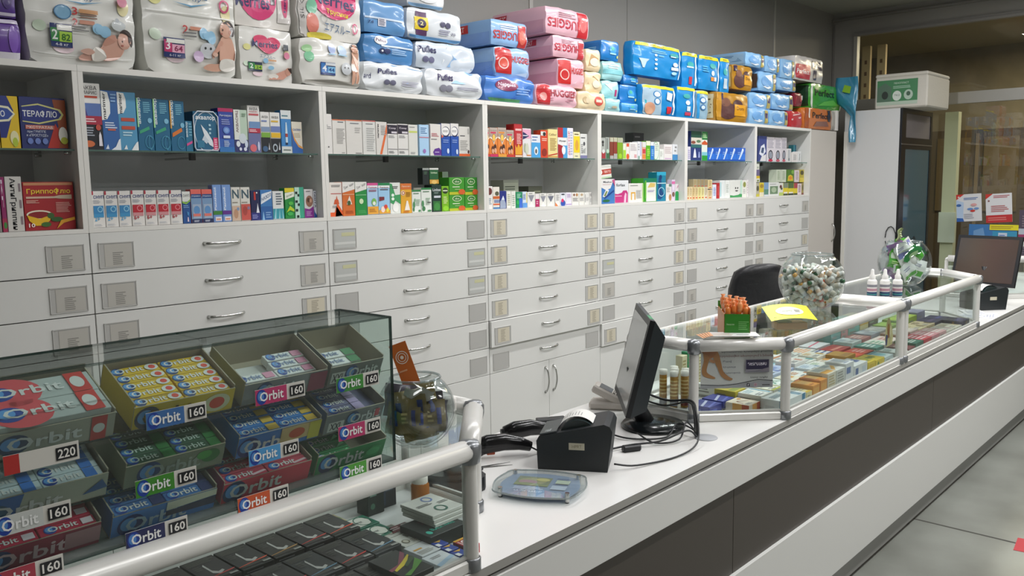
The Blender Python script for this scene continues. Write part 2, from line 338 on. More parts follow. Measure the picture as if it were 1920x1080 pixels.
for k in range(7):
    x0, x1 = XU[k], XU[k + 1]; W_ = x1 - x0
    t = thing('drawer_cabinet', CABL[k], 'cabinet', (x0, 0, 0), group='white drawer cabinets along the wall'); T = .018
    b = MB(); b.box(.0005, 0, ZB, T, .44, ZT, WHITE, {'F': WEDGE}); b.box(.0005, .021, .0, T, .44, ZB - .001, WHITE); b.build('side_panel', t)
    b = MB(); b.box(W_ - T, 0, ZB, W_ - .0005, .44, ZT, WHITE, {'F': WEDGE}); b.box(W_ - T, .021, .0, W_ - .0005, .44, ZB - .001, WHITE); b.build('side_panel', t)
    b = MB(); b.box(.0005, -.001, ZT, W_ - .0005, .45, ZT + .021, WHITE, {'F': WEDGE}); b.build('top_board', t)
    b = MB(); b.box(T, .0, ZB, W_ - T, .43, ZB + .015, WHITE, {'F': WEDGE}); b.build('shelf_board', t)
    b = MB(); b.box(T, .43, ZB, W_ - T, .44, ZT, INNER); b.build('back_panel', t)
    b = MB(); b.box(T + .002, .02, ZS, W_ - T - .002, .40, ZS + .006, GLASS, {'F': GEDGE}); b.build('glass_shelf', t)
    for x, y in ((T + .01, .06), (W_ - T - .01, .06), (T + .01, .34), (W_ - T - .01, .34), (W_ / 2, .2)):
        b = MB()
        if y == .2: b.box(x - .01, .19, ZS - .022, x + .01, .21, ZS, mat('#4b4b4a', .4)); b.box(x - .004, .2, ZS - .016, x + .004, .43, ZS - .008, CHROME)
        else: b.tube([(x - .012, y, ZS - .006), (x + .012, y, ZS - .006)], .005, CHROME, 8)
        b.build('shelf_support', t)
    b = MB(); b.box(T, .0195, .0, W_ - T, .0215, ZB - .002, GAP_SHADE); b.build('inner_panel', t)  # dark sheet added behind the fronts: paints the shade in the drawer gaps
    b = MB(); b.box(T, .05, 0, W_ - T, .06, .08, WHITE); b.build('plinth', t)
    for j in range(6):
        z1 = ZB - PIT * j - (.0018 if j else .001); z0 = ZB - PIT * (j + 1) + .0018; o_ = SLIDE.get((k, j), 0)
        b = MB(); b.cbox(.0020, -.0 - o_, z0, W_ - .0020, .018 - o_, z1, WHITE, .0007)
        if o_: b.box(.03, .018 - o_, z0 + .01, W_ - .03, .4, z1 - .02, mat('#8c8c88', .6))
        dr = b.build('drawer', t)
        h = H0 if (k, j) == (0, 0) else dup(H0); h.parent = dr; h.location = (W_ / 2, -o_, z1 - .062)
        for s_, kk in zip((.089, W_ - .084), KIND[k][j]):
            l_ = dup(L0[kk]); l_.parent = dr; l_.location = (s_, -o_, z1 - .081)
    zd = ZB - PIT * 6
    for s_ in (0, 1):
        b = MB(); xa, xb = (.0016, W_ / 2 - .0012) if s_ == 0 else (W_ / 2 + .0012, W_ - .0016); b.cbox(xa, 0, .09, xb, .018, zd - .0012, WHITE, .0007); d_ = b.build('door', t)
        h = handle(.15, .028, True).build('handle', d_); h.location = (W_ / 2 + (.036 if s_ else -.036), 0, zd - .11)
for o in L0: bpy.data.objects.remove(o)

# tall cupboard beside the run and the drinks fridge in front of the end wall
t = thing('tall_cabinet', 'tall plain grey-white cabinet between the drawer run and the drinks fridge', 'cabinet', (6.012, 0, 0))
PG = mat('#c8c2ba', .45, name='warm_grey_laminate')
b = MB(); b.box(0, .02, 0, .56, .44, 2.075, PG); b.build('body', t)
b = MB(); b.cbox(.002, 0, .08, .545, .018, 2.07, PG, .001); d_ = b.build('door', t); h = handle(.16, .03, True).build('handle', d_); h.location = (.50, 0, 1.16)
FR = thing('drinks_fridge', 'tall upright fridge with a grey-white side, black frame and blue glass door', 'fridge', (6.67, -.53, 0))
b = MB(); b.box(0, .02, .03, .84, .50, 2.25, mat('#c6c7c7', .4, name='fridge_side_white')); b.box(-.012, .47, .03, 0.0, .50, 2.07, mat('#d9d7cf', .4)); b.build('body', FR)
b = MB(); BK = mat('#17181b', .3, name='black_gloss_frame')
b.box(0, 0, .03, .11, .02, 2.25, BK); b.box(.79, 0, .03, .84, .02, 2.25, BK); b.box(.11, 0, 2.21, .79, .02, 2.25, BK); b.box(.11, 0, 1.90, .79, .02, 2.0, BK); b.box(.11, 0, .03, .79, .02, .3, BK)
b.box(.0, -.004, 1.935, .84, 0, 1.945, mat('#8e8e8e', .3, .8)); b.build('door_frame', FR)
b = MB(); b.box(.11, .006, 2.0, .79, .02, 2.21, mat('#706a6a', .5)); b.build('header_panel', FR)
b = MB(); b.box(.11, .006, .3, .79, .02, 1.90, mat('#46606a', .08, name='blue_glass_door'))
decal(b, 'e .5 .42 .13 .02 #1d2a2e;o .5 .46 .09 .045 .3 #20292c;r .2 .415 .8 .425 #2b393e;p .42,.37 .58,.37 .54,.47 .46,.47 #1b2427;o .5 .37 .12 .03 .2 #30454c', lambda u, v, d: (.11 + u * .68, .006 - d, .3 + v * 1.6)); b.build('glass_door', FR)
b = MB()
for i in range(12):
    b.tube([(-.012, .06 + .045 * math.cos(i / 11 * PI * 1.9), 1.12 + .10 * math.sin(i / 11 * PI * 1.9))] * 1 + [(-.012, .06 + .045 * math.cos((i + 1) / 11 * PI * 1.9), 1.12 + .10 * math.sin((i + 1) / 11 * PI * 1.9))], .004, BLACK, 6) if i < 11 else 0
b.build('power_cable', FR)
# ================================================================ goods on the cabinet shelves (cabinet, x, y, z, width, depth, height, colour, label, print, options)
GOODS = [
 (0, -0.2898, 0.055, 1.7915, 0.1031, 0.070, 0.1641, '#28357c', 'dark blue flu remedy box beyond the yellow one', 'r 0 0 1 .12 #c9a727', 0.0, None),
 (0, -0.2058, 0.055, 1.7915, 0.0592, 0.053, 0.1711, '#e2be1f', 'yellow flu remedy box with a blue eye shape', 'p 0,1 .45,1 .75,.72 .3,.2 0,.2 #1d2f7d;p 0,.82 .5,.8 .82,.66 .5,.52 0,.5 #e8e6c8;p 0,.78 .45,.76 .72,.66 .45,.56 0,.54 #2a4a9c;b Ю .15 .66 .3 .12 #e9ecf2;e .7 .2 .22 .14 #e9e3b0;e .72 .12 .14 .09 #b4c83a', 0.0, None),
 (0, -0.1001, 0.055, 1.7915, 0.1459, 0.130, 0.1724, '#1c2a6b', 'dark blue flu remedy box with a white cup on an orange corner', 'p .72,.97 1,.97 1,.02 .62,.02 .82,.45 #9c4a1e;p .55,.02 .75,.5 .86,.3 .8,.02 #c43022;p .05,.82 .4,.88 .88,.78 .95,.68 .88,.58 .4,.48 .05,.52 #d9d687;p .04,.80 .4,.85 .83,.76 .9,.68 .83,.6 .4,.51 .04,.54 #1c2f80;b ТЕРАФЛЮ .43 .68 .74 .13 #f1f3f8;r .483 .62 .505 .74 #f1f3f8;r .1 .38 .72 .46 #c86a5a;b ЭКСТРАТАБ .4 .42 .58 .05 #f3e6df;t при_ГРИППЕ .33 .33 .4 .06 #dfe6f5;t и_«ПРОСТУДЕ» .34 .26 .46 .06 #dfe6f5;e .18 .15 .06 .06 #6f86c9;e .34 .15 .06 .06 #6f86c9;e .5 .15 .06 .06 #6f86c9;e .9 .28 .1 .16 #e8e6de;e .92 .17 .08 .07 #b9bf3a', 0.0, None),
 (0, -0.3025, 0.045, 1.5163, 0.0894, 0.070, 0.1794, '#8c8a84', 'plain grey box beyond the purple flu remedy box', '', 0.0, None),
 (0, -0.2480, 0.045, 1.5163, 0.0138, 0.030, 0.1808, '#8d2360', 'narrow purple flu remedy box with green leaf', 'r 0 0 1 .25 #a3294f;e .6 .12 .35 .06 #3f8a3c;b кг .4 .7 .5 .3 #e6cfe0 -90', 0.0, None),
 (0, -0.2139, 0.045, 1.5163, 0.0503, 0.100, 0.1824, '#cfccc6', 'white flu remedy box with black sideways lettering', 'b АнтиГриппин .42 .5 .94 .42 #17181c -90;l .8 .05 .95 .95 3 #8a7a80', 0.0, None),
 (0, -0.1056, 0.045, 1.5163, 0.1620, 0.160, 0.1639, '#a61f26', 'red herbal tea box with a yellow cup', 'r .02 .93 .98 .985 #c98a60;b ГриппоФлю .5 .80 .86 .13 #f0c93a;r .642 .74 .668 .87 #f0c93a;r .05 .66 .95 .70 #d8b6a0;p .5,.68 .7,.72 .95,.73 .95,.64 .7,.65 #c9b79e;l .05 .56 .3 .63 3 #e3b2a0;l .62 .36 .95 .58 7 #d99a90;e .28 .33 .25 .09 #efe6cf;e .28 .32 .22 .07 #8a1a1c;p .04,.32 .08,.2 .2,.1 .36,.1 .48,.2 .52,.32 .28,.24 #e8b81e;e .62 .22 .12 .05 #2f5d2a;e .4 .12 .1 .05 #3f6b2c;e .5 .3 .07 .06 #39632b;p .6,.02 .75,.14 .98,.2 .98,.26 .7,.2 #e2a32c;b 10 .12 .11 .12 .08 #f5efe6', 0.0, None),
 (1, 0.0575, 0.055, 1.7915, 0.0727, 0.065, 0.2320, '#e6e4e0', 'tallest white and black sea spray box with a red band, against the cabinet side', 'r 0 0 1 .42 #12141d;t АКВА .5 .93 .7 .06 #2b2d33;t МАРИС .5 .86 .7 .05 #4a4a50;r .05 .78 .85 .81 #c9472a;r .06 .5 .98 .7 #5470ac;p .06,.5 .35,.5 .2,.7 .06,.7 #3d2f78;r 0 .38 1 .51 #a31f3b;l .1 .41 .8 .48 2 #e8c6cc;l .1 .2 .6 .35 4 #9aa0ac;e .8 .34 .12 .045 #c04a3a;p .78,.06 .95,.06 .92,.22 .86,.28 .8,.22 #e3dfe6;e .3 .09 .28 .05 #c8683a', 0.0, None),
 (1, 0.1250, 0.055, 1.7915, 0.0601, 0.054, 0.2108, '#2c62a4', 'dark blue nasal spray box with a white oval and sideways name', 'p 0,.5 .3,.52 .5,.62 .52,.8 .4,.97 0,.99 #f1f2ee;b marimer .16 .74 .44 .18 #10131a 90;l .15 .36 .85 .48 3 #cfdcf0;r .3 .33 .75 .36 #c7604a;p .4,0 1,0 1,.2 .9,.18 .7,.06 #e9eef2;p .1,.02 .3,.02 .24,.1 #dfe9f4;l .55 .8 .95 .96 3 #88b0dc', 0.0, None),
 (1, 0.1856, 0.055, 1.7915, 0.0667, 0.060, 0.2092, '#4f97bf', 'lighter blue nasal spray box with a white oval and two red bars', 'p 0,.62 .3,.64 .46,.74 .46,.88 .36,.98 0,.99 #f1f2ee;b marimer .16 .8 .34 .18 #10131a 90;r .15 .5 .88 .56 #c04a33;r .15 .36 .88 .42 #c04a33;l .2 .24 .85 .33 2 #b9dcea;p .6,0 1,0 1,.16 .9,.14 .7,.05 #eef2f2;p .2,.02 .4,.02 .34,.1 #eef2f2', 0.0, None),
 (1, 0.2508, 0.055, 1.7915, 0.0589, 0.053, 0.1913, '#0e6288', 'teal nasal spray box with a light green stripe, nearer the pale blue box', 'r 0 .45 .1 1 #9fdc9b;b аквалор .17 .76 .5 .2 #e8f0f2 90;l .4 .72 .85 .94 6 #6fb1c9;e .78 .58 .14 .05 #7cbad6;p .1,.32 .1,.38 .7,.47 .75,.41 #35a27a;o .7 .17 .3 .13 .12 #3f8dab;o .75 .16 .14 .14 .2 #3f8dab', 0.0, None),
 (1, 0.3132, 0.055, 1.7915, 0.0616, 0.055, 0.1912, '#0e6288', 'teal nasal spray box with a light green stripe, next to the orange-striped one', 'r 0 .45 .1 1 #9fdc9b;b аквалор .17 .76 .5 .2 #e8f0f2 90;l .4 .72 .85 .94 6 #6fb1c9;e .78 .58 .14 .05 #7cbad6;p .1,.32 .1,.38 .7,.47 .75,.41 #35a27a;o .7 .17 .3 .13 .12 #3f8dab;o .75 .16 .14 .14 .2 #3f8dab', 0.0, None),
 (1, 0.3745, 0.055, 1.7915, 0.0570, 0.051, 0.1891, '#0e6288', 'teal nasal spray box with an orange stripe and orange bar', 'r 0 .45 .1 1 #d9a04a;b аквалор .18 .76 .5 .2 #e8f0f2 90;l .4 .72 .85 .94 6 #6fb1c9;e .82 .52 .14 .05 #7cbad6;p .1,.28 .1,.36 .75,.47 .8,.4 #d8762a;o .7 .17 .28 .13 .12 #3f8dab', 0.0, None),
 (1, 0.4185, 0.055, 1.7915, 0.0291, 0.030, 0.1159, '#1c6f92', 'short teal nasal spray box with a pink bar', 'b аквалор .25 .72 .5 .3 #d6e6ee 90;l .5 .5 .95 .95 5 #6fb1c9;p .1,.18 .1,.26 .9,.36 .9,.28 #d84f93', 0.0, None),
 (1, 0.4882, 0.055, 1.7915, 0.1013, 0.070, 0.1547, '#0f5f83', 'teal baby spray blister in a white rounded frame', 'o .53 .5 .5 .5 .04 #d5dde6;b аквалор .5 .83 .8 .11 #eef3f6;p .3,.68 .55,.5 .75,.28 .82,.1 .62,.18 .45,.35 #dfe5ea;p .32,.3 .42,.42 .6,.28 .5,.2 #c6d2dc;l .62 .42 .72 .72 3 #a9cfdd;r .78 .04 1 .36 #de3f74;l .82 .06 .96 .33 5 #f7c3d4;r .12 .1 .4 .28 #2a7797', 'rim', None),
 (1, 0.5751, 0.055, 1.7915, 0.0647, 0.058, 0.1726, '#25409a', 'dark blue nasal spray box with a magenta top edge', 'r 0 .92 1 1 #b01d58;r 0 .12 1 .3 #2d5db0;r 0 0 1 .12 #2c74b8;t Риномрен .5 .83 .8 .06 #e4e8f5;l .2 .62 .8 .76 3 #8f9cd0;e .5 .5 .22 .08 #5d86cf;e .5 .5 .14 .05 #88a9de;r .28 .32 .72 .38 #d8e2f2;l .3 .12 .7 .27 5 #b9cdea', 0.0, None),
 (1, 0.6394, 0.055, 1.7915, 0.0594, 0.053, 0.1697, '#b9cdb9', 'pale green sea spray box with white droplets and a sideways name', 'r 0 0 1 .3 #272e6a;r 0 .3 .45 1 #e0e3dc;b АКВАСИЦ .25 .72 .5 .22 #5b1f2a 90;e .6 .33 .28 .12 #cfd8de;e .25 .2 .15 .07 #dfe5ec;e .85 .2 .12 .09 #cfdaea;e .4 .08 .1 .04 #d8def0;e .75 .08 .12 .045 #d8def0;l .6 .84 .95 .93 2 #7c9a80', 0.0, None),
 (1, 0.6995, 0.055, 1.7915, 0.0549, 0.049, 0.1899, '#e6e4e0', 'tall white sea spray box with a red band and violet foot', 'r 0 0 1 .44 #6a6f9c;t АКВА .5 .93 .7 .06 #333;r .1 .79 .9 .83 #c05a60;t МАРИС .5 .87 .7 .04 #b04a50;r .1 .52 1 .66 #6b90bd;r .05 .42 1 .52 #b52541;l .1 .44 .8 .5 2 #efd2d6;e .35 .1 .28 .08 #d86a72;e .8 .14 .1 .1 #c4c9e4', 0.0, None),
 (1, 0.7510, 0.055, 1.7915, 0.0424, 0.038, 0.1668, '#e3e2de', 'white and black sea spray box with a green band', 'r 0 0 1 .38 #15181f;t АКВА .5 .88 .7 .06 #333;l .1 .74 .9 .82 1 #7a8ab8;r .05 .52 1 .64 #7f95b5;r .05 .38 1 .5 #77a83a;e .4 .1 .3 .07 #3d5f86;p .75,.08 .9,.08 .83,.26 #d7d9df', 0.0, None),
 (1, 0.7982, 0.055, 1.7915, 0.0471, 0.042, 0.1670, '#e3e2de', 'white and black sea spray box with a yellow band', 'r 0 0 1 .36 #15181f;t АКВА .5 .88 .7 .06 #333;r .1 .76 .8 .8 #d9b03a;r .05 .52 1 .66 #6c7fb6;r .05 .38 1 .5 #e0b321;o .4 .13 .25 .1 .4 #aab4bd;p .75,.08 .9,.08 .83,.28 #d7d9df', 0.0, None),
 (1, 0.8504, 0.055, 1.7915, 0.0494, 0.044, 0.1784, '#3c86c6', 'tall bright blue ampoule box with white ends', 'r 0 0 1 .16 #d7dcd8;r 0 .8 1 1 #d9dede;l .1 .84 .9 .9 1 #4f7d8a;p .45,.72 .38,.45 .4,.25 .6,.25 .62,.45 .55,.72 #c5dcea;r .38 .38 .62 .46 #a33c34;r .4 .2 .6 .25 #1d2c4c;l .15 .06 .9 .1 1 #5a6b66', 0.0, None),
 (1, 0.9022, 0.055, 1.7915, 0.0518, 0.047, 0.1330, '#e0d9c8', 'short cream and blue saline box with an orange wave', 'b САЛИН .5 .75 .75 .07 #2a5596;l .2 .5 .85 .65 3 #c2b59a;p 0,0 1,0 1,.14 .6,.26 .2,.5 0,.8 #2a62ad;p 0,.86 .2,.52 .6,.28 1,.2 1,.14 .6,.2 .2,.42 0,.72 #dd9a4a', 0.0, None),
 (1, 0.0558, 0.045, 1.5163, 0.0421, 0.038, 0.1294, '#dcd9d4', 'white nasal drop box with a blue square, touching the cabinet side', 'r 0 .9 .14 1 #a8243a;b СНУП .56 .84 .84 .09 #2b3f7c;l .1 .66 .75 .76 3 #a9adb4;r .08 .28 .9 .6 #3d8fbf;r .08 .38 .9 .6 #3681b4;o .62 .5 .22 .08 .3 #8fc6de;b 2+ .35 .24 .42 .12 #4a9cc8;l .1 .04 .8 .1 2 #b9bcc0', 0.0, None),
 (1, 0.1015, 0.045, 1.5163, 0.0450, 0.040, 0.1287, '#dcd9d4', 'white nasal drop box with a blue square, in the middle of the three alike', 'r 0 .9 .14 1 #a8243a;b СНУП .56 .84 .84 .09 #2b3f7c;l .1 .66 .75 .76 3 #a9adb4;r .08 .28 .9 .6 #3d8fbf;r .08 .38 .9 .6 #3681b4;o .62 .5 .22 .08 .3 #8fc6de;b 2+ .35 .24 .42 .12 #4a9cc8;l .1 .04 .8 .1 2 #b9bcc0', 0.0, None),
 (1, 0.1487, 0.045, 1.5163, 0.0450, 0.041, 0.1288, '#dcd9d4', 'white nasal drop box with a blue square, touching the red-square boxes', 'r 0 .9 .14 1 #a8243a;b СНУП .56 .84 .84 .09 #2b3f7c;l .1 .66 .75 .76 3 #a9adb4;r .08 .28 .9 .6 #3d8fbf;r .08 .38 .9 .6 #3681b4;o .62 .5 .22 .08 .3 #8fc6de;b 2+ .35 .24 .42 .12 #4a9cc8;l .1 .04 .8 .1 2 #b9bcc0', 0.0, None),
 (1, 0.1972, 0.045, 1.5163, 0.0467, 0.042, 0.1299, '#dcd9d4', 'white nasal drop box with a red square, touching the blue-square boxes', 'r 0 .9 .14 1 #a8243a;b СНУП .56 .84 .84 .09 #2b3f7c;l .1 .66 .75 .76 3 #a9adb4;r .08 .28 .9 .6 #c98a8e;r .08 .38 .9 .6 #b5202f;o .62 .5 .22 .08 .3 #dd8088;b 6+ .35 .24 .42 .12 #a3202e;l .1 .04 .8 .1 2 #b9bcc0', 0.0, None),
 (1, 0.2453, 0.045, 1.5163, 0.0452, 0.041, 0.1292, '#dcd9d4', 'white nasal drop box with a red square, second from the blue-square boxes', 'r 0 .9 .14 1 #a8243a;b СНУП .56 .84 .84 .09 #2b3f7c;l .1 .66 .75 .76 3 #a9adb4;r .08 .28 .9 .6 #c98a8e;r .08 .38 .9 .6 #b5202f;o .62 .5 .22 .08 .3 #dd8088;b 6+ .35 .24 .42 .12 #a3202e;l .1 .04 .8 .1 2 #b9bcc0', 0.0, None),
 (1, 0.2937, 0.045, 1.5163, 0.0472, 0.043, 0.1292, '#dcd9d4', 'white nasal drop box with a red square, third from the blue-square boxes', 'r 0 .9 .14 1 #a8243a;b СНУП .56 .84 .84 .09 #2b3f7c;l .1 .66 .75 .76 3 #a9adb4;r .08 .28 .9 .6 #c98a8e;r .08 .38 .9 .6 #b5202f;o .62 .5 .22 .08 .3 #dd8088;b 6+ .35 .24 .42 .12 #a3202e;l .1 .04 .8 .1 2 #b9bcc0', 0.0, None),
 (1, 0.3432, 0.045, 1.5163, 0.0473, 0.043, 0.1284, '#dcd9d4', 'white nasal drop box with a red square, touching the dark blue box', 'r 0 .9 .14 1 #a8243a;b СНУП .56 .84 .84 .09 #2b3f7c;l .1 .66 .75 .76 3 #a9adb4;r .08 .28 .9 .6 #c98a8e;r .08 .38 .9 .6 #b5202f;o .62 .5 .22 .08 .3 #dd8088;b 6+ .35 .24 .42 .12 #a3202e;l .1 .04 .8 .1 2 #b9bcc0', 0.0, None),
 (1, 0.3850, 0.045, 1.5163, 0.0321, 0.030, 0.1228, '#20508f', 'dark blue nasal drop box with a white top and green curve', 'r 0 .68 1 1 #dfe1dc;p 0,.7 .5,.66 1,.76 1,.7 .5,.6 0,.64 #86b94a;t СНУП .5 .87 .8 .08 #555;l .1 .48 .9 .58 2 #7da3d3;p .5,.38 .75,.34 .7,.24 .55,.26 #4c8fc4;p .5,.06 .7,.06 .65,.2 .55,.2 #e6d0e0', 0.0, None),
 (1, 0.4255, 0.045, 1.5163, 0.0436, 0.039, 0.1303, '#e0685c', 'coral and grey-blue spray box beside the dark blue one', 'r 0 0 1 .12 #1d2a55;r 0 .12 1 .8 #7898bb;r .05 .74 .98 .86 #274d86;t Отривин .5 .8 .8 .05 #e6ecf4;r .12 .14 .9 .56 #9fb0c6;e .5 .38 .3 .13 #5d8fc2;r .15 .2 .85 .28 #d8766c;l .2 .03 .8 .09 2 #c9cfe0', 0.0, None),
 (1, 0.4705, 0.045, 1.5163, 0.0428, 0.038, 0.1296, '#e0685c', 'coral and grey-blue spray box beside the pale blue ones', 'r 0 0 1 .12 #1d2a55;r 0 .12 1 .8 #7898bb;r .05 .74 .98 .86 #274d86;t Отривин .5 .8 .8 .05 #e6ecf4;r .12 .14 .9 .56 #9fb0c6;e .5 .38 .3 .13 #5d8fc2;r .15 .2 .85 .28 #d8766c;l .2 .03 .8 .09 2 #c9cfe0', 0.0, None),
 (1, 0.5135, 0.045, 1.5163, 0.0374, 0.034, 0.1467, '#7397cf', 'pale blue box with sideways name and a green band', 'r .1 .35 .45 .95 #86a7da;b Pantheol .28 .62 .6 .22 #e9eef8 90;r 0 .2 1 .3 #3d7f34;r .2 .03 .9 .14 #e2dfe6;r .3 .05 .8 .1 #d59a7c', 0.0, None),
 (1, 0.5536, 0.045, 1.5163, 0.0381, 0.034, 0.1463, '#7397cf', 'pale blue box with sideways name and a purple band', 'r .1 .35 .45 .95 #86a7da;b Pantheol .28 .62 .6 .22 #e9eef8 90;r 0 .2 1 .3 #5d2a86;r .2 .03 .9 .14 #e2dfe6;r .3 .05 .8 .1 #d59a7c', 0.0, None),
 (1, 0.5942, 0.045, 1.5163, 0.0388, 0.035, 0.1362, '#d8d6cd', 'white box with a large N over a beige foot', 'b N .5 .8 .75 .26 #3f5a66;l .1 .52 .9 .58 1 #8a8578;r .05 .02 .95 .45 #cdb19b;e .45 .22 .25 .14 #b98f72;e .7 .36 .15 .05 #7d98b8', 0.0, None),
 (1, 0.6369, 0.045, 1.5163, 0.0419, 0.038, 0.1356, '#d8d6cd', 'white box with a large N over a red foot', 'b N .5 .8 .75 .26 #3f5a66;l .1 .52 .9 .58 1 #8a8578;r .02 .02 1 .5 #c6564d;e .4 .3 .25 .14 #a8463f;e .8 .38 .15 .05 #8a7590', 0.0, None),
 (1, 0.6819, 0.045, 1.5163, 0.0416, 0.037, 0.1220, '#1a1f4d', 'navy box with a red streak and white nozzle', 'r 0 0 1 .26 #2c2f7a;r .35 .68 .55 .95 #b8322e;e .68 .92 .08 .03 #ddd;p .55,.25 .9,.25 .78,.45 .72,.58 .66,.45 #e3e5ee;l .1 .05 .8 .2 3 #8f94cf', 0.0, None),
 (1, 0.7327, 0.045, 1.5163, 0.0549, 0.049, 0.1234, '#3c78b4', 'blue box with a slanted white name plate', 'r 0 0 1 .45 #2a5fa0;p .02,.52 .9,.72 .98,.96 .1,.86 #dfe5ec;b НАЗОЛ .5 .76 .8 .12 #33567f 12;l .4 .05 .9 .28 3 #7fa4d0;p .1,0 .3,0 .2,.3 #8fc0e6', 0.0, None),
 (1, 0.7887, 0.045, 1.5163, 0.0524, 0.047, 0.1169, '#dcdedc', 'white box with a teal rayed foot', 'l .3 .5 .9 .95 5 #5e6a72;r 0 .02 1 .38 #3b98a6;p .1,.02 .25,.02 .3,.38 .25,.38 #9fd4dc;p .5,.02 .62,.02 .6,.38 #9fd4dc;p .85,.02 .95,.02 .8,.38 #9fd4dc', 0.0, None),
 (1, 0.8445, 0.045, 1.5163, 0.0458, 0.041, 0.1295, '#1f8a3c', 'green and yellow box with a white slanted band', 'r 0 .86 1 1 #dcc926;p 0,.62 1,.72 1,.88 0,.84 #e6ead8;t бронх .5 .76 .7 .08 #4a6a3a 8;p .1,.2 .5,.42 .95,.3 .95,.22 .5,.28 #b9cf2e;e .5 .16 .3 .06 #3fae50;e .6 .5 .25 .06 #56b848', 0.0, None),
 (1, 0.8928, 0.045, 1.5163, 0.0454, 0.041, 0.1322, '#3fa98a', 'turquoise box with a black and white chequer strip', 'r 0 0 .5 1 #b9dccb;r .05 .78 .3 .86 #14211d;r .3 .7 .5 .78 #14211d;r .05 .5 .3 .58 #14211d;r .3 .4 .5 .48 #14211d;r .05 .22 .3 .3 #14211d;r .15 .02 .4 .1 #14211d', 0.0, None),
 (1, 0.9403, 0.045, 1.5163, 0.0450, 0.040, 0.1230, '#e2dede', 'white and purple box with a round family picture', 'e .55 .58 .4 .2 #9c6f5a;e .45 .62 .16 .08 #5b3a2c;e .7 .6 .14 .07 #d0a38a;p 0,0 1,0 1,.4 .5,.3 0,.34 #8a2d92;l .2 .9 .85 .95 1 #777;l .15 .06 .8 .24 4 #c492cb', 0.0, None),
 (1, 0.9720, 0.045, 1.5163, 0.0138, 0.030, 0.1148, '#dfe2ea', 'narrow white box with a blue corner and sideways name', 'b NISITA .5 .66 .6 .5 #1d2340 -90;p 0,0 1,0 1,.08 .3,.2 0,.34 #2450a0', 0.0, None),
 (2, 1.0576, 0.055, 1.7915, 0.0523, 0.047, 0.1740, '#dbd8d4', 'tallest plain white box with small grey print, against the cabinet side', 'l .35 .62 .95 .7 2 #8c8c8c;b 16 .45 .72 .25 .03 #444;e .6 .18 .06 .02 #444', 0.0, None),
 (2, 1.1213, 0.055, 1.7915, 0.0710, 0.064, 0.1526, '#d8d5cf', 'wide white box with an orange top line, next to the tallest box', 'r 0 .97 1 1 #cf6e46;l .4 .9 .95 .95 1 #57606a;l .3 .3 .95 .75 10 #a4a29e;l .65 .03 .95 .06 1 #777', 0.0, None),
 (2, 1.2043, 0.055, 1.7915, 0.0898, 0.070, 0.1539, '#d6d3cd', 'wide white box with an orange top line, in the middle of three alike', 'r 0 .97 1 1 #cf6e46;l .25 .88 .92 .92 1 #57606a;l .55 .62 .95 .8 3 #b2b0ab;l .55 .02 .95 .06 1 #666', 0.0, None),
 (2, 1.2889, 0.055, 1.7915, 0.0742, 0.067, 0.1551, '#d5d4cf', 'wide white box with a rose top line, beside the orange slash box', 'r 0 .97 1 1 #c4605a;l .25 .88 .92 .92 1 #57606a;l .3 .1 .95 .8 11 #b2b3b0', 0.0, None),
 (2, 1.3613, 0.055, 1.7915, 0.0652, 0.059, 0.1521, '#d6d2cc', 'white box with a bold orange slash', 'p .3,.02 .5,.02 1,.7 1,.95 #dd6c34;b пенталгин .2 .72 .42 .12 #2c2c33 90;l .45 .6 .9 .9 6 #a09e9a', 0.0, None),
 (2, 1.4266, 0.055, 1.7915, 0.0603, 0.054, 0.1450, '#dad8d3', 'white box with a black top block, next to the orange slash box', 'r 0 .68 1 .97 #231a2c;b Comp .5 .86 .7 .07 #d8d0d8;r .4 .7 .95 .76 #cfc9d0;l .1 .55 .8 .64 2 #999;r 0 .19 1 .205 #77747a;l .1 .06 .7 .14 2 #888', 0.0, None),
 (2, 1.4914, 0.055, 1.7915, 0.0634, 0.057, 0.1475, '#dad8d3', 'white box with a black top block, next to the lime band box', 'r 0 .68 1 .97 #231a2c;b Comp .5 .86 .7 .07 #d8d0d8;r .4 .7 .95 .76 #cfc9d0;l .1 .55 .8 .64 2 #999;r 0 .19 1 .205 #77747a;l .1 .06 .7 .14 2 #888', 0.0, None),
 (2, 1.5550, 0.055, 1.7915, 0.0582, 0.052, 0.1463, '#d7d6cf', 'white box with a thin lime band', 'r .05 .74 .95 .8 #c4cf6a;l .1 .9 .9 .94 1 #777;l .2 .04 .8 .12 2 #999', 0.0, None),
 (2, 1.6254, 0.055, 1.7915, 0.0631, 0.057, 0.1490, '#a7cbe8', 'pale blue box with pink print at the foot', 'r .12 .66 .85 .95 #bcd6ee;l .15 .7 .8 .92 4 #3c6d9c;r 0 .58 1 .61 #c77f90;e .5 .15 .15 .07 #9a6fb2', 0.0, None),
 (2, 1.7004, 0.055, 1.7915, 0.0737, 0.066, 0.1558, '#dad6d0', 'white box with a purple hexagon at the foot', 'r 0 .55 .04 .98 #4a2a55;p .35,.02 .25,.12 .4,.22 .8,.26 1,.18 1,.02 #5c2a8c;l .15 .6 .8 .72 3 #bb6a72;l .1 .5 .8 .55 1 #888;l .4 .1 .9 .14 1 #d9c9ec', 0.0, None),
 (2, 1.7707, 0.055, 1.7915, 0.0609, 0.055, 0.1607, '#1d4fa8', 'blue box with a white ring, next to the purple hexagon box', 'r 0 .62 1 1 #dfdcd8;e .5 .75 .44 .16 #1a2350;e .46 .76 .4 .13 #eceae8;l .15 .73 .75 .8 2 #888;p 0,.55 0,.66 .25,.6 #cf5a3a;e .7 .16 .12 .08 #d8e4f6;l .15 .4 .8 .52 2 #7d9bdc', 0.0, None),
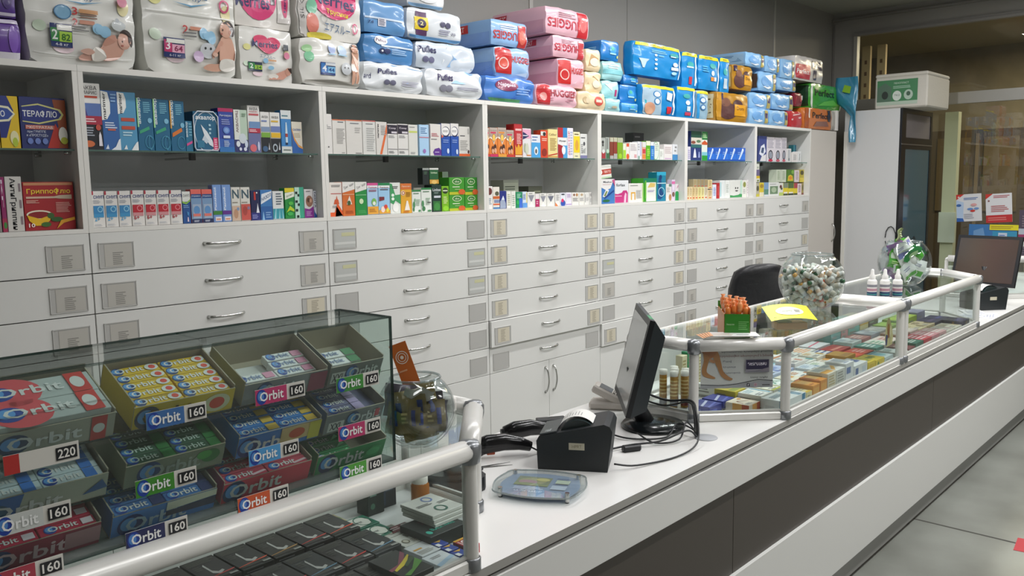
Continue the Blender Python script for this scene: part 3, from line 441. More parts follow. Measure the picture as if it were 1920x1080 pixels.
 (2, 1.8317, 0.055, 1.7915, 0.0548, 0.049, 0.1632, '#1d4fa8', 'blue box with a white ring, next to the orange-footed box', 'r 0 .62 1 1 #dfdcd8;e .5 .75 .44 .16 #1a2350;e .46 .76 .4 .13 #eceae8;l .15 .73 .75 .8 2 #888;e .75 .14 .12 .08 #d8e4f6;l .15 .4 .8 .52 2 #7d9bdc', 0.0, None),
 (2, 1.9004, 0.055, 1.7915, 0.0771, 0.069, 0.1504, '#d7d4ce', 'white box standing on an orange foot band', 'r 0 0 1 .09 #d9602c;l .1 .66 .7 .72 1 #555;l .1 .2 .8 .55 6 #a6a49f;e .85 .16 .08 .06 #4b2a2a;l .8 .75 .95 .95 4 #999', 0.0, None),
 (2, 1.0828, 0.045, 1.5163, 0.0663, 0.060, 0.1507, '#e0d8d0', 'white box with an orange sailing boat and zigzag foot', 'l .15 .86 .9 .93 2 #555;r .1 .66 .95 .68 #b5332a;p .3,.36 .75,.36 .68,.5 .4,.5 #c8552d;p .5,.5 .62,.5 .56,.62 #c8552d;p 0,0 .4,0 .7,.2 .5,.3 .95,.02 1,.02 1,.14 .6,.4 .35,.12 0,.12 #db5a26;l .2 .25 .6 .33 2 #999', 0.0, None),
 (2, 1.1527, 0.045, 1.5163, 0.0681, 0.061, 0.1524, '#cf6a2a', 'orange syrup box with a white slanted top', 'p 0,.68 1,.78 1,1 0,1 #e2e0da;t Трифеди .5 .87 .8 .1 #3c3c40 10;r .02 .62 .95 .64 #e6b890;p .3,.34 .75,.34 .55,.6 #e8dccc;e .5 .38 .14 .07 #3d5c2e;l .2 .06 .9 .16 3 #a84f1c', 0.0, None),
 (2, 1.2221, 0.045, 1.5163, 0.0654, 0.059, 0.1518, '#1f8a3e', 'green syrup box with a white slanted top', 'p 0,.68 1,.78 1,1 0,1 #e2e0da;t Трифеди .5 .87 .8 .1 #3c3c40 10;r .02 .6 .95 .62 #8fc99a;e .5 .42 .18 .08 #cfe3b8;l .2 .06 .9 .16 3 #4fae62', 0.0, None),
 (2, 1.2887, 0.045, 1.5163, 0.0624, 0.056, 0.1463, '#a9cbe6', "pale blue children's syrup box with a pink top", 'r 0 .9 1 1 #cf4f8c;r 0 .84 1 .92 #e6e6ea;b Tantum .5 .86 .8 .05 #a8284f;l .15 .72 .9 .8 2 #9c4a60;r 0 .02 1 .26 #e3a33a;e .6 .4 .22 .12 #7cb85a;e .6 .36 .14 .06 #e9ecdf;l .15 .08 .8 .2 3 #b97a26', 0.0, None),
 (2, 1.3563, 0.045, 1.5163, 0.0672, 0.060, 0.1456, '#9cc7e6', "pale blue children's syrup box with a green top and dark flag", 'r 0 .9 1 1 #1f7f4a;r 0 .84 1 .92 #e6ecea;b Tantum .5 .86 .8 .05 #7a2238;l .15 .76 .9 .82 1 #5a4a50;p .05,.42 .5,.46 .5,.56 .05,.56 #7a2c33;r 0 .02 1 .14 #e0a034;e .35 .16 .18 .1 #f0d9cf;e .75 .14 .12 .08 #e8d84a;e .6 .24 .16 .07 #d84a3a', 0.0, None),
 (2, 1.4239, 0.045, 1.5163, 0.0624, 0.056, 0.1462, '#dfe2dc', 'white box with a green shoulder and round badges', 'p 0,.98 .2,.96 .5,.6 1,.62 1,.3 .5,.42 .3,.3 0,.36 #3f9a5e;e .25 .6 .14 .05 #eaf3ea;e .25 .48 .14 .05 #eaf3ea;l .2 .8 .9 .9 2 #666;e .5 .2 .3 .14 #f2f2ee', 0.0, None),
 (2, 1.4916, 0.045, 1.5163, 0.0673, 0.061, 0.1418, '#e0a52c', 'orange and yellow box with a white triangle', 'r 0 .8 1 1 #cf6f30;t Проспан .5 .9 .8 .06 #f2e2d2;e .2 .68 .2 .08 #e8ddc0;o .22 .68 .16 .06 .4 #b7502c;l .45 .55 .95 .72 4 #a87618;p .3,.1 .8,.1 .62,.42 .5,.42 #efe6da;l .2 .02 .9 .08 1 #c96a24', 0.0, None),
 (2, 1.5560, 0.045, 1.5163, 0.0570, 0.051, 0.1103, '#dfe3dc', 'white herbal box with leaf print, shorter of the pair', 'r 0 .92 1 1 #2d7d45;l .15 .8 .8 .88 1 #5a7a60;e .2 .35 .14 .14 #4f8a5c;e .15 .15 .1 .1 #3f7a4c;e .8 .08 .14 .05 #4f8a5c;e .3 .55 .08 .08 #7fae86;l .4 .3 .9 .6 4 #9db8a0', 0.0, None),
 (2, 1.6212, 0.045, 1.5163, 0.0671, 0.060, 0.1196, '#dfe3dc', 'white herbal box with leaf print, taller of the pair', 'r 0 .92 1 1 #2d7d45;l .15 .8 .8 .88 1 #5a7a60;e .12 .35 .12 .14 #4f8a5c;e .2 .15 .16 .1 #3f7a4c;e .75 .06 .2 .04 #4f8a5c;l .4 .3 .9 .6 5 #9db8a0;r .55 .38 .9 .42 #4a4a4a', 0.0, None),
 (2, 1.6896, 0.045, 1.5163, 0.0633, 0.057, 0.1326, '#16332a', 'tall black and green syrup box', 'b Linkas .5 .82 .85 .1 #d7dede;r .2 .52 .9 .6 #c9cfd6;r .1 .04 .85 .4 #2f6f35;e .5 .2 .3 .14 #3f8a40;l .2 .66 .8 .75 2 #7f948c', 0.0, None),
 (2, 1.7482, 0.045, 1.5163, 0.0482, 0.043, 0.1258, '#79b41e', 'narrow lime green lozenge box', 'e .5 .82 .4 .12 #2c3c20;l .15 .78 .85 .86 1 #e8efd0;l .2 .3 .8 .6 4 #d9e8a0;e .5 .12 .4 .1 #8fd02c', 0.0, None),
 (2, 1.8286, 0.045, 1.5163, 0.1079, 0.070, 0.0817, '#3f9429', 'green lozenge box in the block of four, lower one nearer the lime box', 'r 0 0 1 .16 #b9bc2a;e .5 .76 .3 .18 #d6e6b8;e .5 .76 .26 .14 #2f7a2c;t do .5 .76 .3 .12 #e6efd0;l .2 .4 .85 .5 1 #d6e6c0;l .35 .28 .7 .34 1 #b8d090;e .8 .16 .22 .16 #d2602a', 0.0, None),
 (2, 1.9313, 0.045, 1.5163, 0.0912, 0.070, 0.0794, '#3f9429', 'green lozenge box in the block of four, lower one at the cabinet side', 'r 0 0 1 .16 #b9bc2a;e .5 .76 .3 .18 #d6e6b8;e .5 .76 .26 .14 #2f7a2c;t do .5 .76 .3 .12 #e6efd0;l .2 .4 .85 .5 1 #d6e6c0;l .35 .28 .7 .34 1 #b8d090;e .8 .16 .22 .16 #d2602a', 0.0, None),
 (2, 1.8300, 0.045, 1.5980, 0.1078, 0.070, 0.0874, '#3f9429', 'green lozenge box in the block of four, upper one nearer the lime box', 'r 0 0 1 .16 #b9bc2a;e .5 .76 .3 .18 #d6e6b8;e .5 .76 .26 .14 #2f7a2c;t do .5 .76 .3 .12 #e6efd0;l .2 .4 .85 .5 1 #d6e6c0;l .35 .28 .7 .34 1 #b8d090;e .8 .16 .22 .16 #d2602a', 0.0, None),
 (2, 1.9320, 0.045, 1.5957, 0.0898, 0.070, 0.0891, '#348a2c', 'green lozenge box in the block of four, upper one at the cabinet side', 'r 0 0 1 .16 #b9bc2a;e .5 .76 .3 .18 #d6e6b8;e .5 .76 .26 .14 #2f7a2c;t do .5 .76 .3 .12 #e6efd0;l .2 .4 .85 .5 1 #d6e6c0;l .35 .28 .7 .34 1 #b8d090;e .8 .16 .22 .16 #d2602a', 0.0, None),
 (2, 1.6795, 0.050, 1.6509, 0.0595, 0.054, 0.0811, '#1f5a30', 'small green box with an orange foot stacked high on the leaf-print box', 'r 0 .9 1 1 #dfe0d8;b Linkas .5 .72 .7 .1 #cfe6c0;r 0 .05 1 .3 #cf9a3c;e .5 .15 .3 .12 #e6c06a', 0.0, None),
 (2, 1.6256, 0.050, 1.6515, 0.0426, 0.038, 0.0804, '#15201f', 'small black box stacked high on the leaf-print box', 'r 0 .88 1 1 #9aa09c;l .2 .6 .8 .8 2 #4a6a50', 0.0, None),
 (2, 1.8207, 0.120, 1.5163, 0.0400, 0.036, 0.1988, '#5f8a2a', 'olive green box standing behind the lime lozenge box', 'r 0 .6 1 1 #8c9a8c', 0.0, None),
 (3, 2.0696, 0.055, 1.7915, 0.0303, 0.030, 0.1498, '#e3863a', 'orange family-print vitamin box, half hidden at the cabinet side', 'r 0 .78 1 1 #b5a79c;t Витрум .5 .9 .8 .05 #6a4a3a;r .1 .8 .8 .86 #c9405c;p 0,.66 .3,.62 .5,.42 .7,.62 1,.66 1,.78 0,.78 #a8988c;p 0,.7 .25,.66 .5,.46 .75,.66 1,.7 1,.66 .72,.6 .5,.42 .28,.6 0,.64 #f3e6cf;e .5 .66 .2 .13 #a8672a;e .5 .66 .17 .11 #f0c45a;e .35 .28 .15 .1 #5a3020;e .65 .32 .17 .12 #43261c;e .35 .2 .14 .08 #dba98a;e .65 .22 .14 .09 #d9a283;r 0 0 1 .1 #c0392f', 0.0, None),
 (3, 2.1173, 0.055, 1.7915, 0.0595, 0.054, 0.1533, '#e3863a', 'orange family-print vitamin box with a pink foot strip', 'r 0 .78 1 1 #b5a79c;t Витрум .5 .9 .8 .05 #6a4a3a;r .1 .8 .8 .86 #c9405c;p 0,.66 .3,.62 .5,.42 .7,.62 1,.66 1,.78 0,.78 #a8988c;p 0,.7 .25,.66 .5,.46 .75,.66 1,.7 1,.66 .72,.6 .5,.42 .28,.6 0,.64 #f3e6cf;e .5 .66 .2 .13 #a8672a;e .5 .66 .17 .11 #f0c45a;e .35 .28 .15 .1 #5a3020;e .65 .32 .17 .12 #43261c;e .35 .2 .14 .08 #dba98a;e .65 .22 .14 .09 #d9a283;r 0 0 1 .1 #c42d5a', 0.0, None),
 (3, 2.1820, 0.055, 1.7915, 0.0641, 0.058, 0.1556, '#e3863a', 'orange family-print vitamin box with an amber foot strip', 'r 0 .78 1 1 #b5a79c;t Витрум .5 .9 .8 .05 #6a4a3a;r .1 .8 .8 .86 #d98a3a;p 0,.66 .3,.62 .5,.42 .7,.62 1,.66 1,.78 0,.78 #a8988c;p 0,.7 .25,.66 .5,.46 .75,.66 1,.7 1,.66 .72,.6 .5,.42 .28,.6 0,.64 #f3e6cf;e .5 .66 .2 .13 #a8672a;e .5 .66 .17 .11 #f0c45a;e .35 .28 .15 .1 #5a3020;e .65 .32 .17 .12 #43261c;e .35 .2 .14 .08 #dba98a;e .65 .22 .14 .09 #d9a283;r 0 0 1 .1 #dd9a3c', 0.0, None),
 (3, 2.2461, 0.055, 1.7915, 0.0586, 0.053, 0.1449, '#e3863a', 'orange family-print vitamin box, shorter than its neighbours', 'r 0 .78 1 1 #b5a79c;t Витрум .5 .9 .8 .05 #6a4a3a;r .1 .8 .8 .86 #c9405c;p 0,.66 .3,.62 .5,.42 .7,.62 1,.66 1,.78 0,.78 #a8988c;p 0,.7 .25,.66 .5,.46 .75,.66 1,.7 1,.66 .72,.6 .5,.42 .28,.6 0,.64 #f3e6cf;e .5 .66 .2 .13 #a8672a;e .5 .66 .17 .11 #f0c45a;e .35 .28 .15 .1 #5a3020;e .65 .32 .17 .12 #43261c;e .35 .2 .14 .08 #dba98a;e .65 .22 .14 .09 #d9a283;r 0 0 1 .1 #c0392f', 0.0, None),
 (3, 2.3131, 0.055, 1.7915, 0.0669, 0.060, 0.1802, '#b3262c', 'tallest red box with golden flames at the foot', 'r .15 .8 .9 .86 #e8b9b4;l .3 .4 .9 .72 7 #f0c0b8;p .1,.08 .9,.08 1,.4 .7,.3 .5,.42 .3,.28 .1,.38 #e0a02c;r .1 .02 .95 .06 #f0e0c0', 0.0, None),
 (3, 2.3838, 0.055, 1.7915, 0.0693, 0.062, 0.1584, '#dfdbdc', 'white and pink box with a dark blue arrow shape', 'r 0 .66 1 .97 #e0a6c0;p .02,.62 .3,.66 .75,.74 .3,.84 .02,.88 #1c2458;r .02 .74 .6 .77 #dfe2ec;e .25 .34 .14 .16 #a9b09a;e .5 .3 .2 .2 #c9cdb8;r .45 .06 .95 .1 #d9884a', 0.0, None),
 (3, 2.4599, 0.055, 1.7915, 0.0774, 0.070, 0.1273, '#d9dce4', 'short white and sky blue box', 'r 0 0 1 .66 #4a9fd8;l .1 .86 .9 .93 1 #345a9a;l .1 .74 .7 .8 1 #345a9a;e .5 .3 .22 .18 #dfe8ee;e .5 .28 .12 .1 #6a5f58', 0.0, None),
 (3, 2.5325, 0.055, 1.7915, 0.0614, 0.055, 0.1548, '#cf4424', 'orange-red box with a small dark picture', 'r 0 .8 .7 .95 #d8ded8;e .5 .86 .2 .07 #222;l .15 .6 .9 .72 2 #efc4b0;e .5 .2 .35 .14 #8f2a1c', 0.0, None),
 (3, 2.6082, 0.055, 1.7915, 0.0838, 0.070, 0.1620, '#e6d692', 'cream yellow box of close print with a red line', 't Caliber .5 .82 .8 .08 #6a4a2a;l .2 .25 .9 .7 9 #a8884a;p 0,.06 1,.14 1,.18 0,.1 #c03a2a;r 0 .03 1 .06 #cf8a3a', 0.0, None),
 (3, 2.6959, 0.055, 1.7915, 0.0851, 0.070, 0.1745, '#e6e4e2', 'white box with a red and blue block at top and foot', 'r 0 .68 .55 1 #b3242c;r .55 .68 1 1 #2f86c4;b Мукал .5 .56 .7 .07 #444;p 0,0 .55,0 .55,.4 0,.46 #a3202a;r .55 0 1 .42 #4fa0d4;e .6 .26 .2 .14 #e8eef2', 0.0, None),
 (3, 2.7685, 0.055, 1.7915, 0.0539, 0.048, 0.1753, '#e3dfe6', 'white box with sideways pink lettering', 'b ДОКТОР .3 .5 .8 .3 #d6607a 90;l .5 .1 .9 .9 9 #a9b4d0', 0.0, None),
 (3, 2.8296, 0.055, 1.7915, 0.0620, 0.056, 0.1543, '#e6e2b8', 'white box with a broad yellow panel', 'r .05 .22 .95 .84 #ecd024;e .5 .5 .25 .2 #d9a23a;l .15 .88 .8 .95 1 #6a5a2a;l .2 .06 .8 .12 1 #888', 0.0, None),
 (3, 2.8970, 0.055, 1.7915, 0.0664, 0.060, 0.1455, '#dfe0dc', 'white and grey box with a violet foot, last on the shelf', 'r 0 0 1 .13 #7f7fa8;l .1 .8 .9 .88 1 #555;e .55 .6 .14 .08 #4f4f55;p .2,.3 .7,.2 .75,.45 #a8aca8;l .1 .2 .4 .6 5 #999', 0.0, None),
 (3, 2.0676, 0.045, 1.5163, 0.0476, 0.043, 0.1206, '#e3e0dc', 'white box with a brown leaf picture, against the cabinet side', 'e .5 .78 .42 .16 #6a3432;l .1 .2 .8 .5 4 #8fa0a8', 0.0, None),
 (3, 2.1197, 0.045, 1.5163, 0.0510, 0.046, 0.1166, '#e2ddd2', 'white box with an orange band and grey block', 'e .6 .7 .3 .1 #5a5a44;r 0 .46 1 .58 #c8622a;r .15 .28 .95 .42 #7f8cae;r 0 .18 1 .24 #d85a2a;r 0 0 1 .08 #4a7fb0', 0.0, None),
 (3, 2.1731, 0.045, 1.5163, 0.0498, 0.045, 0.0948, '#232f7e', 'navy box with a silver peak', 'p 0,.02 .9,.02 .9,.3 .5,.66 0,.4 #9aa6bc;p .2,.5 .5,.74 .7,.5 #dfe6f2', 0.0, None),
 (3, 2.2182, 0.045, 1.5163, 0.0347, 0.031, 0.0926, '#e3e2da', 'narrow white box of close print beside the navy one', 'l .2 .15 .85 .85 6 #a8ac88', 0.0, None),
 (3, 2.2556, 0.045, 1.5163, 0.0343, 0.031, 0.0919, '#e3e3dc', 'narrow white box of close print beside the green one', 'l .2 .1 .85 .8 6 #9fae9c', 0.0, None),
 (3, 2.3020, 0.045, 1.5163, 0.0519, 0.047, 0.0868, '#1f8a5c', 'green and blue box', 'r .5 0 1 .6 #3a6acb;l .15 .6 .8 .9 4 #a9dcc0;e .25 .35 .2 .14 #2fae50', 0.0, None),
 (3, 2.3490, 0.045, 1.5163, 0.0362, 0.033, 0.0874, '#cfdcec', 'pale blue box with a yellow edge', 'r .8 .2 1 .95 #ddd27a;r 0 0 1 .3 #5f9bd8;l .1 .5 .7 .85 4 #7a8cb0', 0.0, None),
 (3, 2.4030, 0.045, 1.5163, 0.0640, 0.058, 0.0850, '#dfded8', 'white box with one grey triangle, touching the magenta box', 'p .1,.8 .9,.8 .5,.3 #8d8f98;p .5,.4 .85,.02 .15,.02 #eae9e2;l .2 .86 .8 .94 1 #777', 0.0, None),
 (3, 2.4553, 0.045, 1.5163, 0.0347, 0.031, 0.0721, '#e3dcdc', 'small white box with a magenta foot', 'r 0 .02 1 .62 #a81f58;l .2 .2 .8 .5 2 #e0a0b8', 0.0, None),
 (3, 2.5055, 0.045, 1.5163, 0.0596, 0.054, 0.0757, '#dfded8', 'white box with grey triangles, past the magenta box', 'p .1,.8 .9,.8 .5,.3 #8d8f98;p .5,.4 .85,.02 .15,.02 #eae9e2;l .2 .86 .8 .94 1 #777', 0.0, None),
 (3, 2.5728, 0.045, 1.5163, 0.0680, 0.061, 0.0744, '#dfded8', 'white box with grey triangles, farthest from the cabinet side', 'p .1,.8 .9,.8 .5,.3 #6f7280;p .5,.4 .85,.02 .15,.02 #eae9e2;l .2 .86 .8 .94 1 #777', 0.0, None),
 (3, 2.6346, 0.045, 1.5163, 0.0435, 0.039, 0.0748, '#e2e0dc', 'white box with an orange corner', 'p 0,0 .6,0 0,.3 #dd7a3a;l .2 .4 .9 .9 5 #aaa', 0.0, None),
 (3, 2.6836, 0.045, 1.5163, 0.0481, 0.043, 0.0739, '#dfe2ea', 'white box with a pink and blue dome', 'e .5 .2 .45 .26 #2c4fa8;e .4 .42 .25 .14 #d63a6a;r .2 .85 .8 .95 #444a55', 0.0, None),
 (3, 2.7378, 0.045, 1.5163, 0.0539, 0.049, 0.0760, '#e0dce6', 'white box with a violet underline', 'r 0 .08 1 .12 #8a4ab0;l .2 .6 .9 .9 3 #b9a0c8', 0.0, None),
 (3, 2.8012, 0.045, 1.5163, 0.0656, 0.059, 0.0748, '#e2dfd8', 'white box with small round brown pictures', 'e .3 .82 .14 .1 #8a5a48;e .7 .82 .16 .12 #b98a5a;l .1 .3 .9 .6 4 #999', 0.0, None),
 (3, 2.8616, 0.045, 1.5163, 0.0486, 0.044, 0.0737, '#e2e0d8', 'white box with tan print in the plain group', 'e .5 .82 .25 .1 #b9a080;l .1 .3 .9 .6 4 #aaa', 0.0, None),
 (3, 2.9124, 0.045, 1.5163, 0.0462, 0.042, 0.0728, '#e2e1dc', 'white box with an upright grey line in the plain group', 'r .1 .2 .18 .85 #777;l .3 .3 .9 .6 4 #bbb', 0.0, None),
 (3, 2.9489, 0.045, 1.5163, 0.0201, 0.030, 0.0750, '#e3e2de', 'last white box in the plain group, against the far side', 'e .3 .78 .1 .1 #666;e .7 .78 .1 .14 #555;l .1 .2 .9 .5 4 #bbb', 0.0, None),
 (3, 2.3636, 0.160, 1.5163, 0.1280, 0.100, 0.1533, '#8f9586', 'grey-green box standing behind the green and blue box', 'r .04 .2 .96 .9 #a9af9c;l .1 .45 .8 .8 4 #5f6658;r .1 .02 .9 .2 #4a4558', 0.0, None),
 (3, 2.5723, 0.160, 1.5163, 0.1222, 0.100, 0.1164, '#55584a', 'low grey camouflage-like box behind the triangle boxes', 'e .4 .4 .3 .3 #73765c;l .4 .4 .9 .8 3 #8d9078', 0.0, None),
 (4, 3.0930, 0.055, 1.7915, 0.0450, 0.040, 0.1269, '#a9aea8', 'grey box with a red foot, first on the shelf', 'e .4 .8 .25 .08 #333;e .4 .66 .2 .06 #444;r .1 .02 .95 .32 #a3343a;e .5 .36 .3 .1 #d8d8d8', 0.0, None),
 (4, 3.1384, 0.055, 1.7915, 0.0389, 0.035, 0.1321, '#9fa59e', 'grey box with a dark green foot, second on the shelf', 'r .3 .4 .45 .95 #4a4f4a;r .1 .02 .95 .3 #3c6a48;e .5 .36 .3 .1 #b8d8c0', 0.0, None),
 (4, 3.1803, 0.055, 1.7915, 0.0371, 0.033, 0.1323, '#7f3a2a', 'brown-red box with a grey top, nearer the grey boxes', 'r 0 .8 1 1 #b9b8a0;r 0 0 1 .16 #a8a8a4', 0.0, None),
 (4, 3.2205, 0.055, 1.7915, 0.0364, 0.033, 0.1334, '#8a3a2c', 'brown-red box with a grey top, nearer the green boxes', 'r 0 .8 1 1 #b9b8a0;r 0 0 1 .25 #a8a8a4', 0.0, None),
 (4, 3.2716, 0.055, 1.7915, 0.0577, 0.052, 0.1329, '#7fa624', 'moss green box with a grey top', 'r 0 .78 1 1 #b0b49a;e .5 .15 .3 .12 #9ccc2c', 0.0, None),
 (4, 3.3186, 0.055, 1.7915, 0.0292, 0.030, 0.0969, '#dfe6cc', 'narrow white box with a lime foot', 'r 0 .05 1 .6 #a4d43a', 0.0, None),
 (4, 3.3539, 0.055, 1.7915, 0.0342, 0.031, 0.0998, '#e8e0da', 'small white box with orange crown and foot', 'r .1 .8 .9 1 #d8522a;e .5 .18 .45 .18 #de5a22', 0.0, None),
 (4, 3.4181, 0.055, 1.7915, 0.0859, 0.070, 0.1080, '#e3e0de', 'white box with pink lettering, wider than its neighbours', 'l .1 .5 .9 .9 5 #b9b0b4;r .6 .1 .9 .3 #d9a4a8', 0.0, None),
 (4, 3.4892, 0.055, 1.7915, 0.0490, 0.044, 0.1149, '#dfe0e6', 'white and lilac narrow box', 'r .6 .2 .85 1 #b4b9d8;l .1 .5 .5 .9 3 #aaa;r .1 .02 .5 .2 #8fb0a0', 0.0, None),
 (4, 3.5385, 0.055, 1.7915, 0.0422, 0.038, 0.1144, '#e2a890', 'salmon box with an orange foot', 'r .1 .05 .9 .3 #e0883a;r .1 .35 .9 .6 #c8424a;r 0 .7 1 1 #d8d8d4', 0.0, None),
 (4, 3.5884, 0.055, 1.7915, 0.0503, 0.045, 0.1211, '#5fae20', 'bright green box with a white top', 'r 0 .76 1 1 #e2e8c8;l .2 .2 .9 .6 4 #b4e060', 0.0, None),
 (4, 3.6390, 0.055, 1.7915, 0.0434, 0.039, 0.1151, '#2f7ad0', 'bright blue box with a white top', 'r 0 .8 1 1 #e0e6ea;l .2 .2 .9 .6 4 #8cc0f0', 0.0, None),
 (4, 3.6935, 0.055, 1.7915, 0.0569, 0.051, 0.1182, '#dfe6dc', 'white box with a thin green curve', 'o .2 .5 .7 .5 .06 #6aae6a;l .1 .5 .7 .9 4 #aab8a8', 0.0, None),
 (4, 3.7510, 0.055, 1.7915, 0.0486, 0.044, 0.0720, '#dfe2dc', 'low white box beside the pinkish one', 'l .1 .3 .8 .8 3 #b4bab0', 0.0, None),
 (4, 3.8298, 0.055, 1.7915, 0.1017, 0.070, 0.1045, '#e4dedc', 'pinkish white box with a mauve underline', 'l .1 .4 .9 .85 4 #c0b0b0;r .1 .06 .9 .12 #c9a0c8', 0.0, None),
 (4, 3.9184, 0.055, 1.7915, 0.0649, 0.058, 0.1065, '#e0e2e6', 'white box with a sky blue foot, last on the shelf', 'r 0 0 1 .36 #3f8cc8;e .6 .82 .2 .06 #888;e .5 .6 .2 .06 #999', 0.0, None),
 (4, 3.6032, 0.140, 1.7915, 0.1178, 0.070, 0.1790, '#4a4d4e', 'dark grey box with a black top behind the white boxes', 'r 0 .7 1 1 #151617;l .1 .8 .8 .9 1 #666', 0.0, None),
 (4, 3.8210, 0.100, 1.7915, 0.0353, 0.032, 0.1055, '#243a30', 'black-green box peeping behind the low white box', '', 0.0, None),
 (4, 3.1221, 0.045, 1.5163, 0.1495, 0.100, 0.1522, '#3f78b8', 'blue and white antacid box with a bottle outline', 'p 0,.68 .4,.55 .7,.62 .95,1 .05,1 #e4e2e0;b Maalox .5 .88 .6 .08 #3a3f4a;r .15 .77 .75 .78 #b04a3a;p .15,.3 .35,.24 .6,.55 .4,.6 #e3e6ea;p .22,.32 .36,.3 .5,.5 .4,.52 #7a8a4a;p .3,.2 .95,.5 .95,.56 .25,.26 #1c3f86;e .4 .12 .25 .05 #1f6a3a;p .8,.95 1,1 1,.7 #c05a8a', 0.0, None),
 (4, 3.2743, 0.045, 1.5163, 0.1467, 0.100, 0.1422, '#e0e2e4', 'white box with a large magenta stomach shape', 'b forlax .42 .8 .66 .13 #4a4f55;p 0,.02 .95,.02 .95,.45 .85,.56 .6,.55 .5,.46 .2,.4 0,.42 #c2357c;p .65,.02 .8,.02 .85,.4 .75,.46 .68,.3 #e8c0d4;r 0 .3 .5 .33 #e8c0d4', 0.0, None),
 (4, 3.4333, 0.045, 1.5163, 0.1641, 0.100, 0.1222, '#e2e0da', 'white box with a golden letter P', 'b П .3 .34 .3 .4 #dfa62a;l .1 .85 .8 .92 1 #8a8a88;l .5 .2 .9 .65 7 #a8a8a4;r .93 .02 1 .98 #b4d884', 0.0, None),
 (4, 3.5966, 0.045, 1.5163, 0.1542, 0.100, 0.1547, '#3f9a2c', 'green box with pasta picture and white panel', 'r 0 .82 1 1 #157a5a;r .2 .02 .95 .82 #e3e4dc;p .3,.6 .5,.8 .9,.78 .85,.62 #d9bc6a;l .3 .4 .85 .5 2 #9a90b8;r .1 .15 .2 .9 #6ab83c', 0.0, None),
 (4, 3.7326, 0.045, 1.5163, 0.1104, 0.070, 0.1950, '#187f9e', 'tall teal box with a dark blue body outline', 'r 0 .88 1 1 #2ea6c6;p .1,.1 .4,.05 .8,.2 .5,.45 .5,.75 .2,.8 #15457c;e .4 .82 .16 .08 #123a6a;o .5 .32 .35 .16 .15 #a8d8e8;r 0 .6 1 .63 #c4e4ec', 0.0, None),
 (4, 3.8258, 0.045, 1.5163, 0.0675, 0.061, 0.1138, '#dfddd8', 'white box with a tan picture corner', 'e .75 .2 .25 .2 #b58a5a;l .1 .5 .7 .8 4 #b0a8a4;r .5 .85 1 1 #6a8a78', 0.0, None),
 (4, 3.8839, 0.045, 1.5163, 0.0411, 0.037, 0.1421, '#d6c8dc', 'lilac box with a brown spot', 'r 0 .8 1 .92 #d86aa4;e .5 .3 .4 .12 #7a5a4a;r .1 .5 .9 .75 #e6d8e8', 0.0, None),
 (4, 3.9297, 0.045, 1.5163, 0.0423, 0.038, 0.1127, '#e3dede', 'white and pink box with a bright green foot', 'r 0 0 1 .45 #159a4c;e .5 .45 .5 .12 #159a4c;p .3,.7 .8,.95 .9,.85 #d88ab0', 0.0, None),
 (4, 3.1080, 0.045, 1.6739, 0.1155, 0.090, 0.0782, '#e6e2dc', 'white box with a red band tipped on top of the antacid box', 'r .02 .3 .98 .7 #b33a2a;b ПЕКТО .62 .5 .6 .2 #f2d8d0;e .1 .5 .08 .14 #f0e8e0;r 0 0 1 .12 #b9d8b0', -5.0, None),
 (4, 3.7299, 0.100, 1.6318, 0.0445, 0.040, 0.0821, '#e6dcc4', 'small cream box peeping between the pasta and teal boxes', 'e .5 .5 .3 .2 #c09a6a', 0.0, None),
 (5, 4.1032, 0.055, 1.7915, 0.0382, 0.034, 0.0952, '#d9d6e4', 'narrow white box with mauve print, first on the shelf', 'l .1 .1 .9 .8 5 #a8a0c8', 0.0, None),
 (5, 4.1993, 0.055, 1.7915, 0.1451, 0.100, 0.2051, '#2a3a78', 'tall navy box with a dark green top and white bottle', 'r 0 .78 1 1 #1d4a3a;r 0 .55 1 .78 #d0cbbc;e .7 .66 .2 .05 #5a7a5a;r 0 .44 1 .54 #2f6a6a;p .2,.1 .5,.1 .42,.34 .35,.42 .28,.34 #e4e8f2;p .65,.1 .85,.1 .8,.3 .7,.3 #8f9cd0;e .2 .62 .2 .05 #8a4a3a', 0.0, None),
 (5, 4.3146, 0.055, 1.7915, 0.0770, 0.069, 0.2053, '#dfe6dc', 'tall white box with green top and foot', 'r 0 .72 1 1 #2f7a3f;p 0,.62 .5,.7 1,.62 1,.55 0,.55 #c8562c;r 0 .18 1 .3 #7fc4d0;r 0 0 1 .18 #2a9a3c;l .15 .78 .9 .94 3 #b8dca8', 0.0, None),
 (5, 4.4097, 0.055, 1.7915, 0.0989, 0.070, 0.0951, '#2f74d6', 'bright blue box with a white streak, touching the green and white box', 'r 0 .55 1 1 #2a5fc0;r 0 0 1 .12 #1c4fae;p .2,.12 .35,.12 .8,.8 .7,.95 .55,.8 #cfe0f6;e .68 .86 .1 .08 #e8f2fa;l .1 .45 .5 .7 2 #7fa8e6', 0.0, None),
 (5, 4.5126, 0.055, 1.7915, 0.0982, 0.070, 0.0971, '#2f74d6', 'bright blue box with a white streak, second of the five alike', 'r 0 .55 1 1 #2a5fc0;r 0 0 1 .12 #1c4fae;p .2,.12 .35,.12 .8,.8 .7,.95 .55,.8 #cfe0f6;e .68 .86 .1 .08 #e8f2fa;l .1 .45 .5 .7 2 #7fa8e6', 0.0, None),
 (5, 4.6188, 0.055, 1.7915, 0.1055, 0.070, 0.0992, '#2f74d6', 'bright blue box with a white streak, middle of the five alike', 'r 0 .55 1 1 #2a5fc0;r 0 0 1 .12 #1c4fae;p .2,.12 .35,.12 .8,.8 .7,.95 .55,.8 #cfe0f6;e .68 .86 .1 .08 #e8f2fa;l .1 .45 .5 .7 2 #7fa8e6', 0.0, None),
